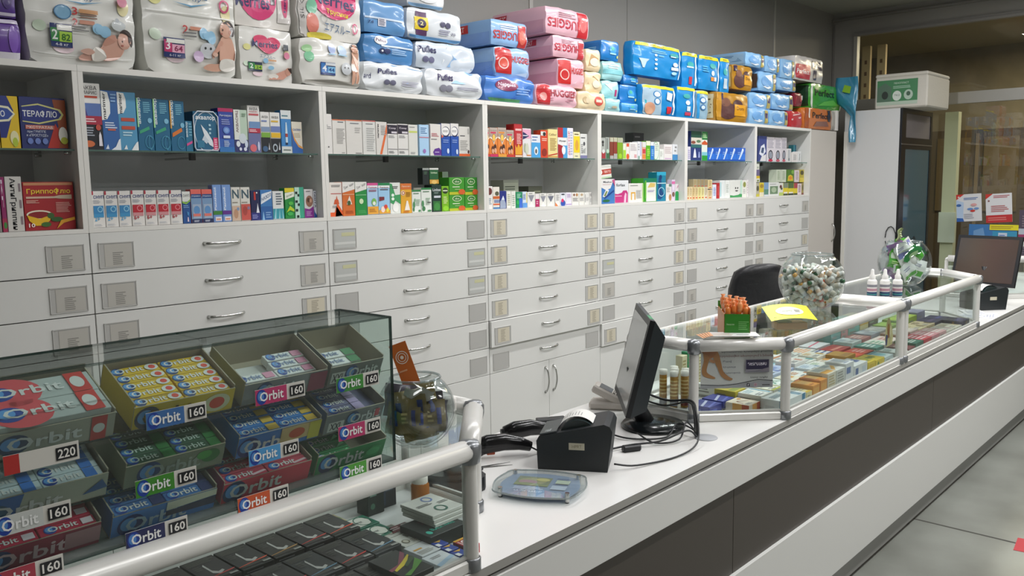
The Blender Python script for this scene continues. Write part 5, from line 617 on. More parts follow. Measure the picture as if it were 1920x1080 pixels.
 (3.3534, 0.030, 2.2537, 0.1589, 0.200, 0.0599, '#1f78c0', 1, 'small blue nappy pack, second below the perched one', 'e .6 .55 .22 .2 #3a9ad8;e .6 .62 .1 .1 #4fb8a0;r .42 .3 .8 .38 #a8dcf0;e .9 .2 .05 .08 #d8e08a', ''),
 (3.3246, 0.030, 2.1380, 0.1831, 0.200, 0.1138, '#1f78c0', 1, 'small blue nappy pack, third below the perched one', 'e .6 .55 .22 .2 #3a9ad8;e .6 .62 .1 .1 #4fb8a0;r .42 .3 .8 .38 #a8dcf0;e .9 .2 .05 .08 #d8e08a', ''),
 (3.2984, 0.000, 2.0765, 0.1818, 0.200, 0.0595, '#3f96d6', 1, 'small lighter blue nappy pack standing on the cabinet top', 'e .6 .55 .22 .2 #3a9ad8;e .6 .62 .1 .1 #4fb8a0;r .42 .3 .8 .38 #a8dcf0;e .9 .2 .05 .08 #d8e08a', ''),
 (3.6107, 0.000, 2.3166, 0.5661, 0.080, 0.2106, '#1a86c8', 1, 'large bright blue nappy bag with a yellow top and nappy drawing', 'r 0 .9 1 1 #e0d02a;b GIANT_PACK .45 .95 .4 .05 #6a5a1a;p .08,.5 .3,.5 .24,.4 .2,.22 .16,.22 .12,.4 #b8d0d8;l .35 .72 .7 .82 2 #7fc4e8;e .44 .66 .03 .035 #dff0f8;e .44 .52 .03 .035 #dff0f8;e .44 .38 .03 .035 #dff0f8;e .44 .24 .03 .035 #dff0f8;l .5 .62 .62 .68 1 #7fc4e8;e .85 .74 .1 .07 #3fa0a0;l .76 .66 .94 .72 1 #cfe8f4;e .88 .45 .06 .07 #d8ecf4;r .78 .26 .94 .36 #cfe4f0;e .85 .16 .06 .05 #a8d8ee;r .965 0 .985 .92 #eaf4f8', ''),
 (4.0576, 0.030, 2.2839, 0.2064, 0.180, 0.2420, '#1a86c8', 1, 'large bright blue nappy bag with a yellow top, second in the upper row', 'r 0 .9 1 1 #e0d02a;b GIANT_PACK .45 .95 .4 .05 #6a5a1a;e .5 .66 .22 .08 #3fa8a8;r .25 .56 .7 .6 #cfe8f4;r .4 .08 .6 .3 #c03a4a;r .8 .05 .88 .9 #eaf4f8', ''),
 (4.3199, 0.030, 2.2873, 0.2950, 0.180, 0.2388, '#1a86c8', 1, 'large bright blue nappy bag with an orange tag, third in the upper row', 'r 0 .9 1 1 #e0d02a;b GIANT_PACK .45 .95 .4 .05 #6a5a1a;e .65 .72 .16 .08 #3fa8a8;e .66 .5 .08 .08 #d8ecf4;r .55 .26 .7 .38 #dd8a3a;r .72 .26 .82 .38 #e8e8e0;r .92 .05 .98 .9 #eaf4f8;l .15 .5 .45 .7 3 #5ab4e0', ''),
 (4.5832, 0.050, 2.2854, 0.1363, 0.180, 0.2550, '#1a86c8', 1, 'large bright blue nappy bag with a yellow top, last in the upper row', 'r 0 .9 1 1 #e0d02a;b GIANT_PACK .45 .95 .4 .05 #6a5a1a;e .5 .6 .25 .1 #3fa8a8;r .3 .1 .7 .4 #b8ccd8', ''),
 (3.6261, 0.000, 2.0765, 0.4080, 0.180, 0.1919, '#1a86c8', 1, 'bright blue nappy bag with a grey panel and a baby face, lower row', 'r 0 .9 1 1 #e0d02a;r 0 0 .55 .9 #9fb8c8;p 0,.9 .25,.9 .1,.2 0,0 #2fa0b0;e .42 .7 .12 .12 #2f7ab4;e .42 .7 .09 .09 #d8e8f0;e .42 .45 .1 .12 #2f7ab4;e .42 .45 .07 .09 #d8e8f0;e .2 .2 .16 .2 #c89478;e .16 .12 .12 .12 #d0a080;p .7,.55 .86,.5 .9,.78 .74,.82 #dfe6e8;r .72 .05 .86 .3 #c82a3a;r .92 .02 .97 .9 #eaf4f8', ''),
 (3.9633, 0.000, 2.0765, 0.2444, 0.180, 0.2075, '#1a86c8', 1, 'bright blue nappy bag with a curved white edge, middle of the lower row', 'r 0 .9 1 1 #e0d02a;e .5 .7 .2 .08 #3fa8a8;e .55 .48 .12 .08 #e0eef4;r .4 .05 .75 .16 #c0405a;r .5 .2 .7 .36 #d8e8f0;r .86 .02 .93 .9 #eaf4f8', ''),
 (4.1786, 0.000, 2.0765, 0.1634, 0.180, 0.1975, '#8fb0c4', 1, 'blue-grey nappy bag with round badges, end of the lower row', 'r 0 .9 1 1 #e0d02a;e .5 .66 .3 .12 #2f6ea8;e .5 .66 .2 .08 #d0e0ea;e .5 .4 .25 .11 #2f6ea8;e .5 .4 .17 .07 #d0e0ea;r 0 0 .2 .9 #2f90cc', ''),
 (4.8176, 0.030, 2.3216, 0.3205, 0.200, 0.1804, '#a8781e', 1, 'gold and brown nappy pack, upper of the two', 'e .35 .35 .3 .3 #5a3a3a;e .28 .66 .14 .16 #7a5244;e .66 .6 .16 .2 #4a2e38;r .55 .2 .92 .62 #d8981e;b Dom .74 .48 .24 .14 #6a4210;r .02 .75 .2 .98 #2e1f4a', 'r .05 .05 .95 .95 #c9b47a;l .1 .2 .9 .8 6 #6a5434'),
 (4.6066, 0.000, 2.0765, 0.5034, 0.200, 0.2069, '#a8781e', 1, 'gold and brown nappy pack, lower of the two', 'e .35 .35 .3 .3 #5a3a3a;e .28 .66 .14 .16 #7a5244;e .66 .6 .16 .2 #4a2e38;r .55 .2 .92 .62 #d8981e;b Dom .74 .48 .24 .14 #6a4210;r .02 .75 .2 .98 #2e1f4a;r 0 0 .14 1 #b8862a', 'r .05 .05 .95 .95 #cfc4a0;l .1 .2 .9 .8 6 #6a5434'),
 (5.0009, 0.020, 2.5051, 0.3104, 0.435, 0.1058, '#86b4dc', 1, 'pale blue nappy pack lying topmost with a gold end', 'e .4 .5 .28 .3 #6fa4d8;p .2,.2 .5,.3 .7,.2 .5,.1 #e8f0f6;p .3,.8 .7,.9 .6,.55 #b4d0ea;r .8 .05 .98 .95 #b8a860;r .82 .4 .96 .75 #4a3a68', 'r .02 .1 .98 .9 #8fb4d4;l .1 .3 .95 .8 5 #4f7aa0'),
 (5.3108, 0.030, 2.4912, 0.2574, 0.200, 0.1227, '#86b4dc', 1, 'pale blue nappy pack beside the topmost gold-ended one', 'e .4 .5 .28 .3 #6fa4d8;p .2,.2 .5,.3 .7,.2 .5,.1 #e8f0f6;p .3,.8 .7,.9 .6,.55 #b4d0ea;r .8 .05 .98 .95 #b8a860;r .82 .4 .96 .75 #4a3a68', ''),
 (5.5857, 0.030, 2.4651, 0.2627, 0.200, 0.1544, '#86b4dc', 1, 'pale blue nappy pack touching the red and white bale', 'e .4 .5 .28 .3 #6fa4d8;p .2,.2 .5,.3 .7,.2 .5,.1 #e8f0f6;p .3,.8 .7,.9 .6,.55 #b4d0ea;r .8 .05 .98 .95 #b8a860;r .82 .4 .96 .75 #4a3a68', ''),
 (5.2340, 0.030, 2.3392, 0.3089, 0.250, 0.1490, '#86b4dc', 1, 'pale blue nappy pack in the second layer, behind the gold packs', 'e .4 .5 .28 .3 #6fa4d8;p .2,.2 .5,.3 .7,.2 .5,.1 #e8f0f6;p .3,.8 .7,.9 .6,.55 #b4d0ea;r .8 .05 .98 .95 #b8a860;r .82 .4 .96 .75 #4a3a68', 'r .02 .1 .98 .9 #4a3c34'),
 (5.5797, 0.030, 2.3682, 0.3526, 0.200, 0.0949, '#86b4dc', 1, 'pale blue nappy pack in the second layer, nearer the red bale', 'e .4 .5 .28 .3 #6fa4d8;p .2,.2 .5,.3 .7,.2 .5,.1 #e8f0f6;p .3,.8 .7,.9 .6,.55 #b4d0ea;r .8 .05 .98 .95 #b8a860;r .82 .4 .96 .75 #4a3a68', ''),
 (5.1140, 0.030, 2.1988, 0.3735, 0.200, 0.1199, '#86b4dc', 1, 'pale blue nappy pack in the third layer, touching the lower gold pack', 'e .4 .5 .28 .3 #6fa4d8;p .2,.2 .5,.3 .7,.2 .5,.1 #e8f0f6;p .3,.8 .7,.9 .6,.55 #b4d0ea;r .8 .05 .98 .95 #b8a860;r .82 .4 .96 .75 #4a3a68', ''),
 (5.5129, 0.030, 2.2095, 0.3956, 0.200, 0.1267, '#86b4dc', 1, 'pale blue nappy pack in the third layer, away from the gold pack', 'e .4 .5 .28 .3 #6fa4d8;p .2,.2 .5,.3 .7,.2 .5,.1 #e8f0f6;p .3,.8 .7,.9 .6,.55 #b4d0ea;r .8 .05 .98 .95 #b8a860;r .82 .4 .96 .75 #4a3a68', ''),
 (5.0359, 0.000, 2.0765, 0.3249, 0.200, 0.1187, '#86b4dc', 1, 'pale blue nappy pack in the bottom layer, touching the lower gold pack', 'e .4 .5 .28 .3 #6fa4d8;p .2,.2 .5,.3 .7,.2 .5,.1 #e8f0f6;p .3,.8 .7,.9 .6,.55 #b4d0ea;r .8 .05 .98 .95 #b8a860;r .82 .4 .96 .75 #4a3a68', ''),
 (5.3828, 0.000, 2.0765, 0.3411, 0.200, 0.1203, '#86b4dc', 1, 'pale blue nappy pack in the bottom layer, touching the red pack', 'e .4 .5 .28 .3 #6fa4d8;p .2,.2 .5,.3 .7,.2 .5,.1 #e8f0f6;p .3,.8 .7,.9 .6,.55 #b4d0ea;r .8 .05 .98 .95 #b8a860;r .82 .4 .96 .75 #4a3a68', ''),
 (6.0120, 0.030, 2.4726, 0.5779, 0.200, 0.2025, '#c8c4c0', 1, 'clear-wrapped bale with a red panel and dark squares', 'r 0 .05 .5 .66 #b83448;b Perfect .25 .36 .42 .2 #efe6e6;r .56 .55 .98 .9 #26264a;b MEGA .77 .74 .34 .12 #d8d8e0;r .62 .08 .74 .5 #26264a', ''),
 (5.7967, 0.030, 2.2560, 0.1600, 0.200, 0.1092, '#7a2030', 1, 'dark red pack edge under the clear-wrapped bale', 'p .1,.1 .9,.4 .9,.9 .2,.7 #b83a48', ''),
 (5.6986, 0.000, 2.0765, 0.2418, 0.200, 0.1300, '#b83038', 1, 'red nappy pack with white swooshes beside the orange one', 'p .1,.4 .9,.6 .9,.7 .1,.5 #ecc8c8;p .2,.7 .8,.85 .8,.9 .2,.78 #ecc8c8', ''),
 (6.3827, 0.030, 2.2557, 0.7055, 0.200, 0.2139, '#3f9a34', 1, 'green nappy pack with bold black lettering', 'r .0 .0 .05 1 #dfe4dc;r .95 0 1 1 #c8d0c4;b Perfect .42 .66 .62 .3 #14241a;p .2,.1 .9,.2 .7,.42 .4,.3 #6ac04a', 'r .05 .05 .95 .95 #1c3a24;r .3 .3 .7 .5 #dfe4dc'),
 (6.1499, 0.000, 2.0765, 0.5898, 0.200, 0.1772, '#c8702c', 1, 'orange nappy pack with bold black lettering', 'r 0 0 .14 1 #a8501c;b Perfect .56 .66 .6 .3 #231a1a;p .3,.1 .9,.15 .8,.4 .4,.35 #8a5a4a;r .84 .4 .96 .98 #2a2a3a;r .12 .5 .16 1 #e6dcd0', ''),
]

def pillow(w, d, h, soft, seed):
    """soft plastic pack: a box with rounded shoulders, bulging faces and creases; returns the shaping function"""
    r = random.Random(seed); ph = [r.uniform(0, 6.28) for _ in range(6)]; am = (.0022, .0035, .0055)[soft - 1] * min(1, h / .12 + .3); bu = (.006, .009, .012)[soft - 1]
    def D(p):
        a, b_, c = p.x / (w / 2), p.y / (d / 2) - 1, p.z / (h / 2) - 1
        k = .035 + .012 * soft
        x = p.x * (1 - k * (c ** 4) - k * .6 * (b_ ** 6)); y = d / 2 + (p.y - d / 2) * (1 - k * (c ** 6) * .8 - k * .6 * a ** 8)
        z = h / 2 + (p.z - h / 2) * (1 - k * .9 * (a ** 6) - k * .5 * (b_ ** 6))
        if p.z < h / 2: z = max(z * .35, 0) if z < h * .04 else z
        m = (1 - a * a) * (1 - c * c); y += -bu * m if b_ < 0 else bu * m * .3
        wv = math.sin(p.x * 46 + p.z * 21 + ph[0]) * math.sin(p.z * 38 - p.x * 12 + ph[1]) + .6 * math.sin(p.x * 17 - p.z * 66 + ph[2]) + .5 * math.sin(p.z * 90 + 2.2 * math.sin(p.x * 20 + ph[4]) + ph[3])
        e_ = .35 + .65 * min(1, abs(c) ** 3 + abs(a) ** 3)
        y += am * wv * e_ * (1 if b_ < 0 else 0); z += am * .6 * math.sin(p.x * 50 + ph[5]) * max(0, c) ; x += am * .7 * math.sin(p.z * 60 + p.y * 30 + ph[2]) * abs(a) ** 3
        return Vector((x, y, z))
    return D
def pack(w, d, h, col, soft, spec, side, seed):
    mb = MB(); m = mat(col, .28, 0, .5, coat=.3); D = pillow(w, d, h, soft, seed); mb.D = D
    def grid(f, nu, nv):
        vs = [f(i / nu, j / nv) for j in range(nv + 1) for i in range(nu + 1)]
        mb.add(vs, [(j * (nu + 1) + i, j * (nu + 1) + i + 1, (j + 1) * (nu + 1) + i + 1, (j + 1) * (nu + 1) + i) for j in range(nv) for i in range(nu)], m, True)
    N = 18 if w > .1 else 10
    grid(lambda u, v: (-w / 2 + u * w, 0, v * h), N, N); grid(lambda u, v: (w / 2, u * d, v * h), 6, N); grid(lambda u, v: (-w / 2, d - u * d, v * h), 8, N)
    grid(lambda u, v: (-w / 2 + u * w, v * d, h), N, 8); grid(lambda u, v: (w / 2 - u * w, d, v * h), 6, 6); grid(lambda u, v: (w / 2 - u * w, v * d, 0), 6, 6)
    mb.D = None; global INK; old = INK; INK = dict(rough=.3, coat=.3)
    def fm(u, v, dd):
        p = D(Vector((-w / 2 + (.015 + .97 * u) * w, 0, (.015 + .97 * v) * h))); p.y -= .0016 + dd * 1.6; return p
    decal(mb, spec, fm, sub=10)
    if side:
        def fs(u, v, dd):
            p = D(Vector((-w / 2, d - (.01 + .98 * u) * d, (.02 + .96 * v) * h))); p.x -= .0016 + dd * 1.6; return p
        decal(mb, side, fs, sub=8)
    INK = old
    if soft > 1 and w > .12:      # crimped, heat-sealed fin along the pack's shoulder
        pts = [D(Vector((w / 2, d * .5, h * t / 8))) for t in range(9)]
        vs = [p + Vector((o, 0, 0)) for p in pts for o in (0, .010 + .003 * math.sin(p.z * 300))]
        mb.add(vs, [(2 * i, 2 * i + 1, 2 * i + 3, 2 * i + 2) for i in range(8)], m, True)
    return mb
for i, (x, y, z, w_, d_, h_, col, soft, lab, spec, side) in enumerate(PACKS):
    tag(pack(w_, d_, h_, col, soft, spec, side, i * 7 + 3).build('nappy_pack', loc=(x, y, z)), lab, 'nappies', 'nappy packs on the cabinet tops')
# ================================================================ service counter and glass showcases
ZC = .832; YF = -1.875
TOPW = mat('#ecebe8', .22, name='gloss_white_top'); BAND = mat('#dededa', .35, name='light_grey_band'); DRK = mat('#47413b', .45, name='dark_brown_grey_panel')
ct = thing('service_counter', 'long white service counter with dark brown-grey and light grey bands along its front', 'counter', (0, YF, 0))
X0, X1 = -3.0, 7.0
b = MB(); b.box(X0, .0, ZC - .021, X1, .665, ZC, TOPW, {'F': mat('#a19f9a', .3, name='grey_edge_banding')}); b.build('worktop', ct)
b = MB(); b.box(X0, .014, ZC - .034, X1, .02, ZC - .021, DRK); b.build('shadow_groove', ct)
b = MB(); b.cbox(X0, .0, .692, X1, .02, ZC - .034, BAND, .001); b.build('upper_band', ct)
b = MB()
for i in range(6): xx = 1.171 + (i - 3) * 2.02; b.box(max(xx, X0), .012, .404, min(xx + 2.017, X1), .02, .691, DRK)
b.build('dark_panel', ct)
b = MB(); b.cbox(X0, .0, .1125, X1, .02, .404, BAND, .001); b.build('lower_band', ct)
b = MB(); b.box(X0, .03, 0, X1, .045, .1125, DRK); b.build('kick_board', ct)
b = MB(); b.box(X0, .021, .02, X1, .03, ZC - .022, mat('#8a8a86', .6)); b.box(X0, .60, 0, X1, .618, ZC - .022, WHITE)
for i in range(11): b.box(X0 + i * .99, .03, .0, X0 + .018 + i * .99, .60, ZC - .022, WHITE)
b.build('inner_panel', ct)

def showcase(name, label, pts, base_z=ZC, top=1.092, caps=()):
    cx, cy = pts[0]; t = thing('glass_showcase', label, 'showcase', (cx, cy, base_z), group='white-railed glass showcases on the counter')
    P = [(x - cx, y - cy) for x, y in pts]; n = len(P); H = top - base_z
    b = MB(); b.prism(P, .0, .005, mat('#d8dbda', .3)); b.build('floor_board', t)
    b = MB(); b.prism([(x * .999, y) for x, y in P], H + .0005, H + .0055, GLASS, GLASS); b.build('top_glass', t)
    for i in range(n):
        (xa, ya), (xb, yb) = P[i], P[(i + 1) % n]; L_ = math.hypot(xb - xa, yb - ya); ux, uy = (xb - xa) / L_, (yb - ya) / L_
        M = Matrix(((ux, -uy, 0, xa), (uy, ux, 0, ya), (0, 0, 1, 0), (0, 0, 0, 1))); back = abs(ya - yb) < .001 and max(ya, yb) > max(p[1] for p in P) - .01
        b = MB(); b.M = M
        b.cbox(.0, -.010, .0, L_, .016, .028, ALU, .004); b.box(.01, -.004, .030, L_ - .01, .004, .036, mat('#bdbdb8', .4)); b.build('bottom_rail', t)
        r = .014 if back else .0245
        b = MB(); b.M = M; b.tube([(.012, 0, H + (-.004 if back else .004)), (L_ - .012, 0, H + (-.004 if back else .004))], r, ALU, 16, flat=.9); b.build('top_rail', t)
        b = MB(); b.M = M; b.box(.012, -.003, .034, L_ - .012, .002, H - .005, GLASS); b.build('glass_pane', t)
    for i, (x, y) in enumerate(P):
        if y > max(p[1] for p in P) - .01: r = .012
        else: r = .0165
        b = MB(); b.cyl((x, y, .02), r, H - .03, ALU, 16); b.build('corner_post', t)
        if r > .015:
            b = MB(); b.lathe([(.019, -.032), (.0225, -.03), (.0265, -.012), (.0265, .006), (.020, .016), (.0, .0185)], CAP, 16, (x, y, H + .008)); b.build('corner_cap', t)
            b = MB(); b.lathe([(.018, .0), (.021, .002), (.021, .028), (.018, .03)], CAP, 16, (x, y, 0)); b.build('foot_cap', t)
    return t
SC1 = showcase('a', 'glass showcase of dark packets with the chewing gum display standing on it', [(-2.2, -1.861), (.010, -1.861), (.25, -1.635), (.25, -1.37), (-2.2, -1.37)])
SC2 = showcase('b', 'glass showcase with a leg-care poster inside its slanting end pane', [(1.53, -1.861), (2.676, -1.861), (2.676, -1.37), (1.30, -1.37), (1.30, -1.64)])
SC3 = showcase('c', 'glass showcase with three white bottles and a bowl of green sachets on top', [(2.728, -1.861), (3.90, -1.861), (4.15, -1.62), (4.15, -1.37), (2.728, -1.37)])
SC4 = showcase('d', 'glass showcase beyond the farther monitor, stacked with white cartons', [(5.35, -1.861), (6.7, -1.861), (6.7, -1.37), (5.10, -1.37), (5.10, -1.62)])

# leg-care poster taped inside the slanting pane of the second showcase
mb = MB(); A = Vector((1.30, -1.64, 0)); Bv = Vector((1.53, -1.868, 0)); U = (Bv - A).normalized(); Nn = Vector((-U.y, U.x, 0)) * 1
L_ = .25; z0, z1 = .945, 1.086
def pf(u, v, d): p = A + U * (.025 + u * L_) + Vector((-U.y, U.x, 0)) * .007 - Vector((-U.y, U.x, 0)) * d; return (p.x, p.y, z0 + v * (z1 - z0))
SKN = '#b07a4e'
mb.add([pf(0, 0, 0), pf(1, 0, 0), pf(1, 1, 0), pf(0, 1, 0), pf(0, 0, -.0012), pf(1, 0, -.0012), pf(1, 1, -.0012), pf(0, 1, -.0012)], [(0, 1, 2, 3), (7, 6, 5, 4), (0, 4, 5, 1), (1, 5, 6, 2), (2, 6, 7, 3), (3, 7, 4, 0)], mat('#cfcaca', .4))
decal(mb, 'p 0,.0 1,.0 1,.14 .8,.16 .5,.07 .25,.05 0,.09 #a9a5ab;p 0,.09 .25,.06 .5,.09 .8,.19 1,.15 1,.165 .8,.205 .5,.105 .25,.075 0,.105 #2b2a3a;'
      's .03,.95 .14,.95 .13,.8 .10,.62 .08,.44 .11,.36 .20,.27 .17,.24 .06,.29 .02,.37 .015,.5 .04,.7 '+SKN+';s .14,.97 .23,.9 .28,.62 .31,.42 .39,.28 .44,.23 .41,.19 .33,.23 .27,.33 .23,.5 .18,.7 '+SKN+';s .02,.98 .2,.98 .2,.84 .13,.74 .09,.82 .02,.88 #a86a45;p .12,.74 .2,.68 .18,.62 .12,.66 #c08a66;r .18,.96 0 0 0 #000' .replace(';r .18,.96 0 0 0 #000', '') +
      ';p .2,1 .24,1 .225,.95 #4a2a7a;b Արյունատար_երակների_բուժում .63 .9 .7 .07 #3f3040;b Արդյունավետ_ախտորոշում_և_խնամք .62 .79 .74 .07 #7a4a4a;b Ցավ .36 .66 .12 .055 #4a4858;b Այտուց .39 .52 .17 .055 #4a4858;b Ծանրություն .43 .38 .22 .05 #4a4858;'
      'r .61 .38 .94 .7 #8f8a94;r .62 .46 .93 .69 #2b2444;p .62,.4 .75,.42 .93,.5 .93,.4 #77737c;b ԴԵՏՐԱԼԵՔՍ .77 .59 .26 .07 #e8e4f0;b Առողջ_ոտքեր .8 .26 .24 .06 #333;'
      'r .63 .04 .67 .12 #20242e;b f .65 .08 .02 .05 #e6e6ea;r .73 .04 .77 .12 #b9a0a8;o .75 .08 .012 .025 .3 #8a4a5a;l .84 .05 .98 .1 1 #555', pf, step=.0004)
tag(mb.build('poster'), 'grey-white leg-care poster showing two bare legs, behind the slanting showcase pane', 'poster')

# ---------------------------------------------------------------- till corner
PRB = mat('#1b2022', .45, name='printer_black', bump=(400, .15, .001))
def printer(label, loc, rot, st):
    t = thing('receipt_printer', label, 'printer', loc, (0, 0, rot)); D_ = .20; W2 = .155   # local: side face in the y-z plane at x=0, body to +x, front at +y? (low lip at y=0)
    prof = [(0, .0), (.2, .0), (.214, .118), (.206, .133), (.190, .139), (.004, .098), (-.004, .084)]
    b = MB(); n = len(prof); vs = [(0, -y, z) for y, z in prof] + [(W2, -y, z) for y, z in prof]
    b.add(vs, [tuple(range(n))[::-1], tuple(range(n, 2 * n))] + [(i, (i + 1) % n, n + (i + 1) % n, n + i) for i in range(n)], PRB, False); b.build('body', t)
    b = MB(); b.M = Matrix.Translation((.022, -.115, .088)); prof2 = [(math.cos(a) * .056, math.sin(a) * .056) for a in [PI * i / 12 for i in range(13)]]
    vs = [(x, y, z) for x in (0, .11) for y, z in prof2]; b.add(vs, [(i, i + 1, 14 + i, 13 + i) for i in range(12)], mat('#2c3a3b', .25), True); b.add(vs, [tuple(range(13)), tuple(range(13, 26))[::-1]], mat('#26302f', .35), False); b.build('paper_lid', t)
    b = MB(); b.M = Matrix.Translation((.026, -.112, .090)); r_ = .062
    P = [PI * (.15 + .6 * i / 10) for i in range(11)]; vs = [(x, math.cos(a) * r_, math.sin(a) * r_) for x in (.006, .088) for a in P]; b.add(vs, [(i, i + 1, 12 + i, 11 + i) for i in range(10)], mat('#e6e5e0', .6), True)
    for k in range(7): a = P[2] + k * .14; b.add([(x, math.cos(q) * (r_ + .0006), math.sin(q) * (r_ + .0006)) for q in (a, a + .03) for x in (.02, .05 + .005 * (k % 3))], [(0, 1, 3, 2)], mat('#8a8a8a', .6))
    b.build('receipt_roll', t)
    b = MB(); b.box(-.0005, -.135, .062, 0, -.090, .082, mat('#bdb7a2', .5))
    decal(b, 't HPRT .5 .5 .7 .5 #8a8468' if st else '', lambda u, v, d: (-.0006 - d, -.093 - u * .04, .063 + v * .018)); b.build('side_sticker', t)
    if st:
        b = MB(); b.M = Matrix.Translation((.004, -.006, .100)) @ Matrix.Rotation(-.215, 4, 'X'); b.box(0, -.05, 0, .13, 0, .004, mat('#3f4546', .35))
        decal(b, 'b PRT .2 .5 .22 .5 #b9c0c0', lambda u, v, d: (u * .1, -.005 - v * .035, .0042 + d)); b.build('button_strip', t)
    return t
pr1 = printer('black receipt printer with a beige side sticker, beside the clear money tray', (.592, -1.548, ZC), math.atan2(.104, .175), True)
pr2 = printer('black receipt printer with a white side sticker, beyond the bowl of sachets', (4.52, -1.71, ZC), math.atan2(.17, .14), False)

def monitor(label, loc, yaw, tilt, w_, h_, scr, base_at, sheet=False):
    t = thing('touch_monitor', label, 'monitor', (base_at[0], base_at[1], ZC), (0, 0, yaw))
    o = Matrix.Rotation(-yaw, 4, 'Z') @ Matrix.Translation((-base_at[0], -base_at[1], 0)) @ Vector((loc[0], loc[1], 0)); dz = loc[2] - ZC
    # local: screen faces -y ; panel foot at o
    M = Matrix.Translation((o.x, o.y, dz)) @ Matrix.Rotation(-tilt, 4, 'X')
    b = MB(); b.M = M; b.box(-w_ / 2, 0, 0, w_ / 2, .016, h_, BLACK); D_ = .062
    vs = [(-w_ / 2, .016, 0), (w_ / 2, .016, 0), (w_ / 2, .016, h_), (-w_ / 2, .016, h_), (-w_ / 2 * .9, D_, .03), (w_ / 2 * .9, D_, .03), (w_ / 2 * .9, D_, h_ * .86), (-w_ / 2 * .9, D_, h_ * .86)]
    b.add(vs, [(4, 5, 6, 7)[::-1], (0, 1, 5, 4), (1, 2, 6, 5), (2, 3, 7, 6), (3, 0, 4, 7)], mat('#1d2529', .4, name='blue_black_plastic'), False)
    b.build('housing', t)
    b = MB(); b.M = M; b.box(-w_ / 2 + .018, -.0012, .022, w_ / 2 - .018, 0, h_ - .02, mat(scr, .12, name='screen_' + scr[1:])); b.build('screen', t)
    b = MB(); b.M = M; b.box(w_ / 2 - .11, .002, h_, w_ / 2 - .03, .015, h_ + .0006, mat('#2f8a58', .4)); b.build('green_sticker', t) if sheet else 0
    b = MB(); b.tube([(o.x * .2, o.y * .2, .012), (o.x * .6, o.y * .6 + .02, .06), (o.x, o.y + .05, dz + .06), (o.x, o.y + .045, dz + .12)], [.03, .026, .024, .022], BLACK, 12); b.build('neck', t)
    b = MB(); b.lathe([(0, 0), (.105, 0), (.108, .006), (.10, .016), (.04, .024), (0, .026)], mat('#15191b', .18, name='gloss_black_foot'), 36); b.build('foot', t)
    return t
mon = monitor('black touch monitor seen edge-on, beside the slanting poster pane', (1.10, -1.475, .915), -2.432, .243, .385, .318, '#8d8f8e', (1.165, -1.565), True)
mon2 = monitor('black touch monitor with a dark brown screen beyond the bowl of sachets', (4.83, -1.655, .955), -1.78, .27, .40, .325, '#4a3f38', (4.88, -1.63))

# white-grey card terminal and its cradle behind the nearer monitor
t = thing('card_terminal', 'pale beige card terminal standing just behind the nearer monitor', 'card terminal', (1.265, -1.30, ZC), (0, 0, .5))
BE = mat('#c9c2ba', .4, name='pale_beige_plastic')
b = MB(); b.cbox(-.04, -.07, 0, .04, .06, .03, BE, .008); b.build('cradle', t)
b = MB(); b.M = Matrix.Translation((0, -.01, .035)) @ Matrix.Rotation(.45, 4, 'X'); b.cbox(-.035, -.06, 0, .035, .07, .03, BE, .006); b.box(-.028, .0, .03, .028, .05, .031, mat('#5d5f5e', .2))
for i in range(4):
    for j in range(3): b.cbox(-.026 + j * .019, -.052 + i * .013, .03, -.012 + j * .019, -.042 + i * .013, .034, mat('#8f8a84', .5), .001)
b.build('handset', t)
def scanner(label, loc, rz):
    t = thing('barcode_scanner', label, 'scanner', loc, (0, 0, rz)); BP = mat('#1a1a1b', .2, name='gloss_black_plastic')
    b = MB(); b.tube([(-.085, 0, .033), (-.05, 0, .042), (0, 0, .045), (.05, 0, .036), (.082, 0, .024)], [.020, .023, .021, .016, .012], BP, 14, flat=1.25); b.build('body', t)
    b = MB(); b.tube([(-.065, 0, .034), (-.078, 0, .029), (-.094, 0, .026)], [.018, .019, .020], mat('#26282a', .35), 12, flat=1.25); b.build('scan_head', t)
    b = MB(); b.cbox(-.055, -.008, .010, -.03, .008, .022, mat('#b4502f', .4), .002); b.build('trigger', t)
    b = MB(); b.tube([(.08, 0, .024), (.10, .0, .012), (.13, .02, .005), (.17, .05, .004)], .0028, BLACK, 6); b.build('cable', t)
    return t
scanner('black handheld barcode scanner with an orange trigger, nearer the glass case end', (.615, -1.395, ZC), -.62)
scanner('black handheld barcode scanner lying behind the other, against the printer', (.78, -1.355, ZC), -.5)
t = thing('cable_hub', 'small black ribbed hub box at the staff edge of the counter', 'hub', (.95, -1.30, ZC), (0, 0, -.6))
b = MB(); b.cbox(-.05, -.018, 0, .05, .018, .014, BLACK, .002); b.build('body', t); b = MB(); b.cbox(-.05, -.018, .015, .05, .018, .03, mat('#222628', .4), .002); b.build('cover', t)
# scissors
t = thing('scissors', 'open steel scissors poking past the end of the dark packet showcase', 'scissors', (.50, -1.42, ZC + .001), (0, 0, -.5))
ST = mat('#8a8a88', .25, 1, name='steel')
for s_ in (-1, 1):
    b = MB(); b.M = Matrix.Rotation(s_ * .12, 4, 'Z'); b.prism([(-.01, -.003), (.085, 0), (-.01, .004)], 0, .0016, ST); b.build('blade', t).location.z = .001 + .001 * s_
    b = MB(); b.M = Matrix.Rotation(s_ * .12, 4, 'Z'); b.tube([(-.03 + .02 * math.cos(a), -s_ * .012 + .012 * math.sin(a), .003) for a in [2 * PI * i / 14 for i in range(14)]], .003, BLACK, 6, closed=True); b.build('handle', t)
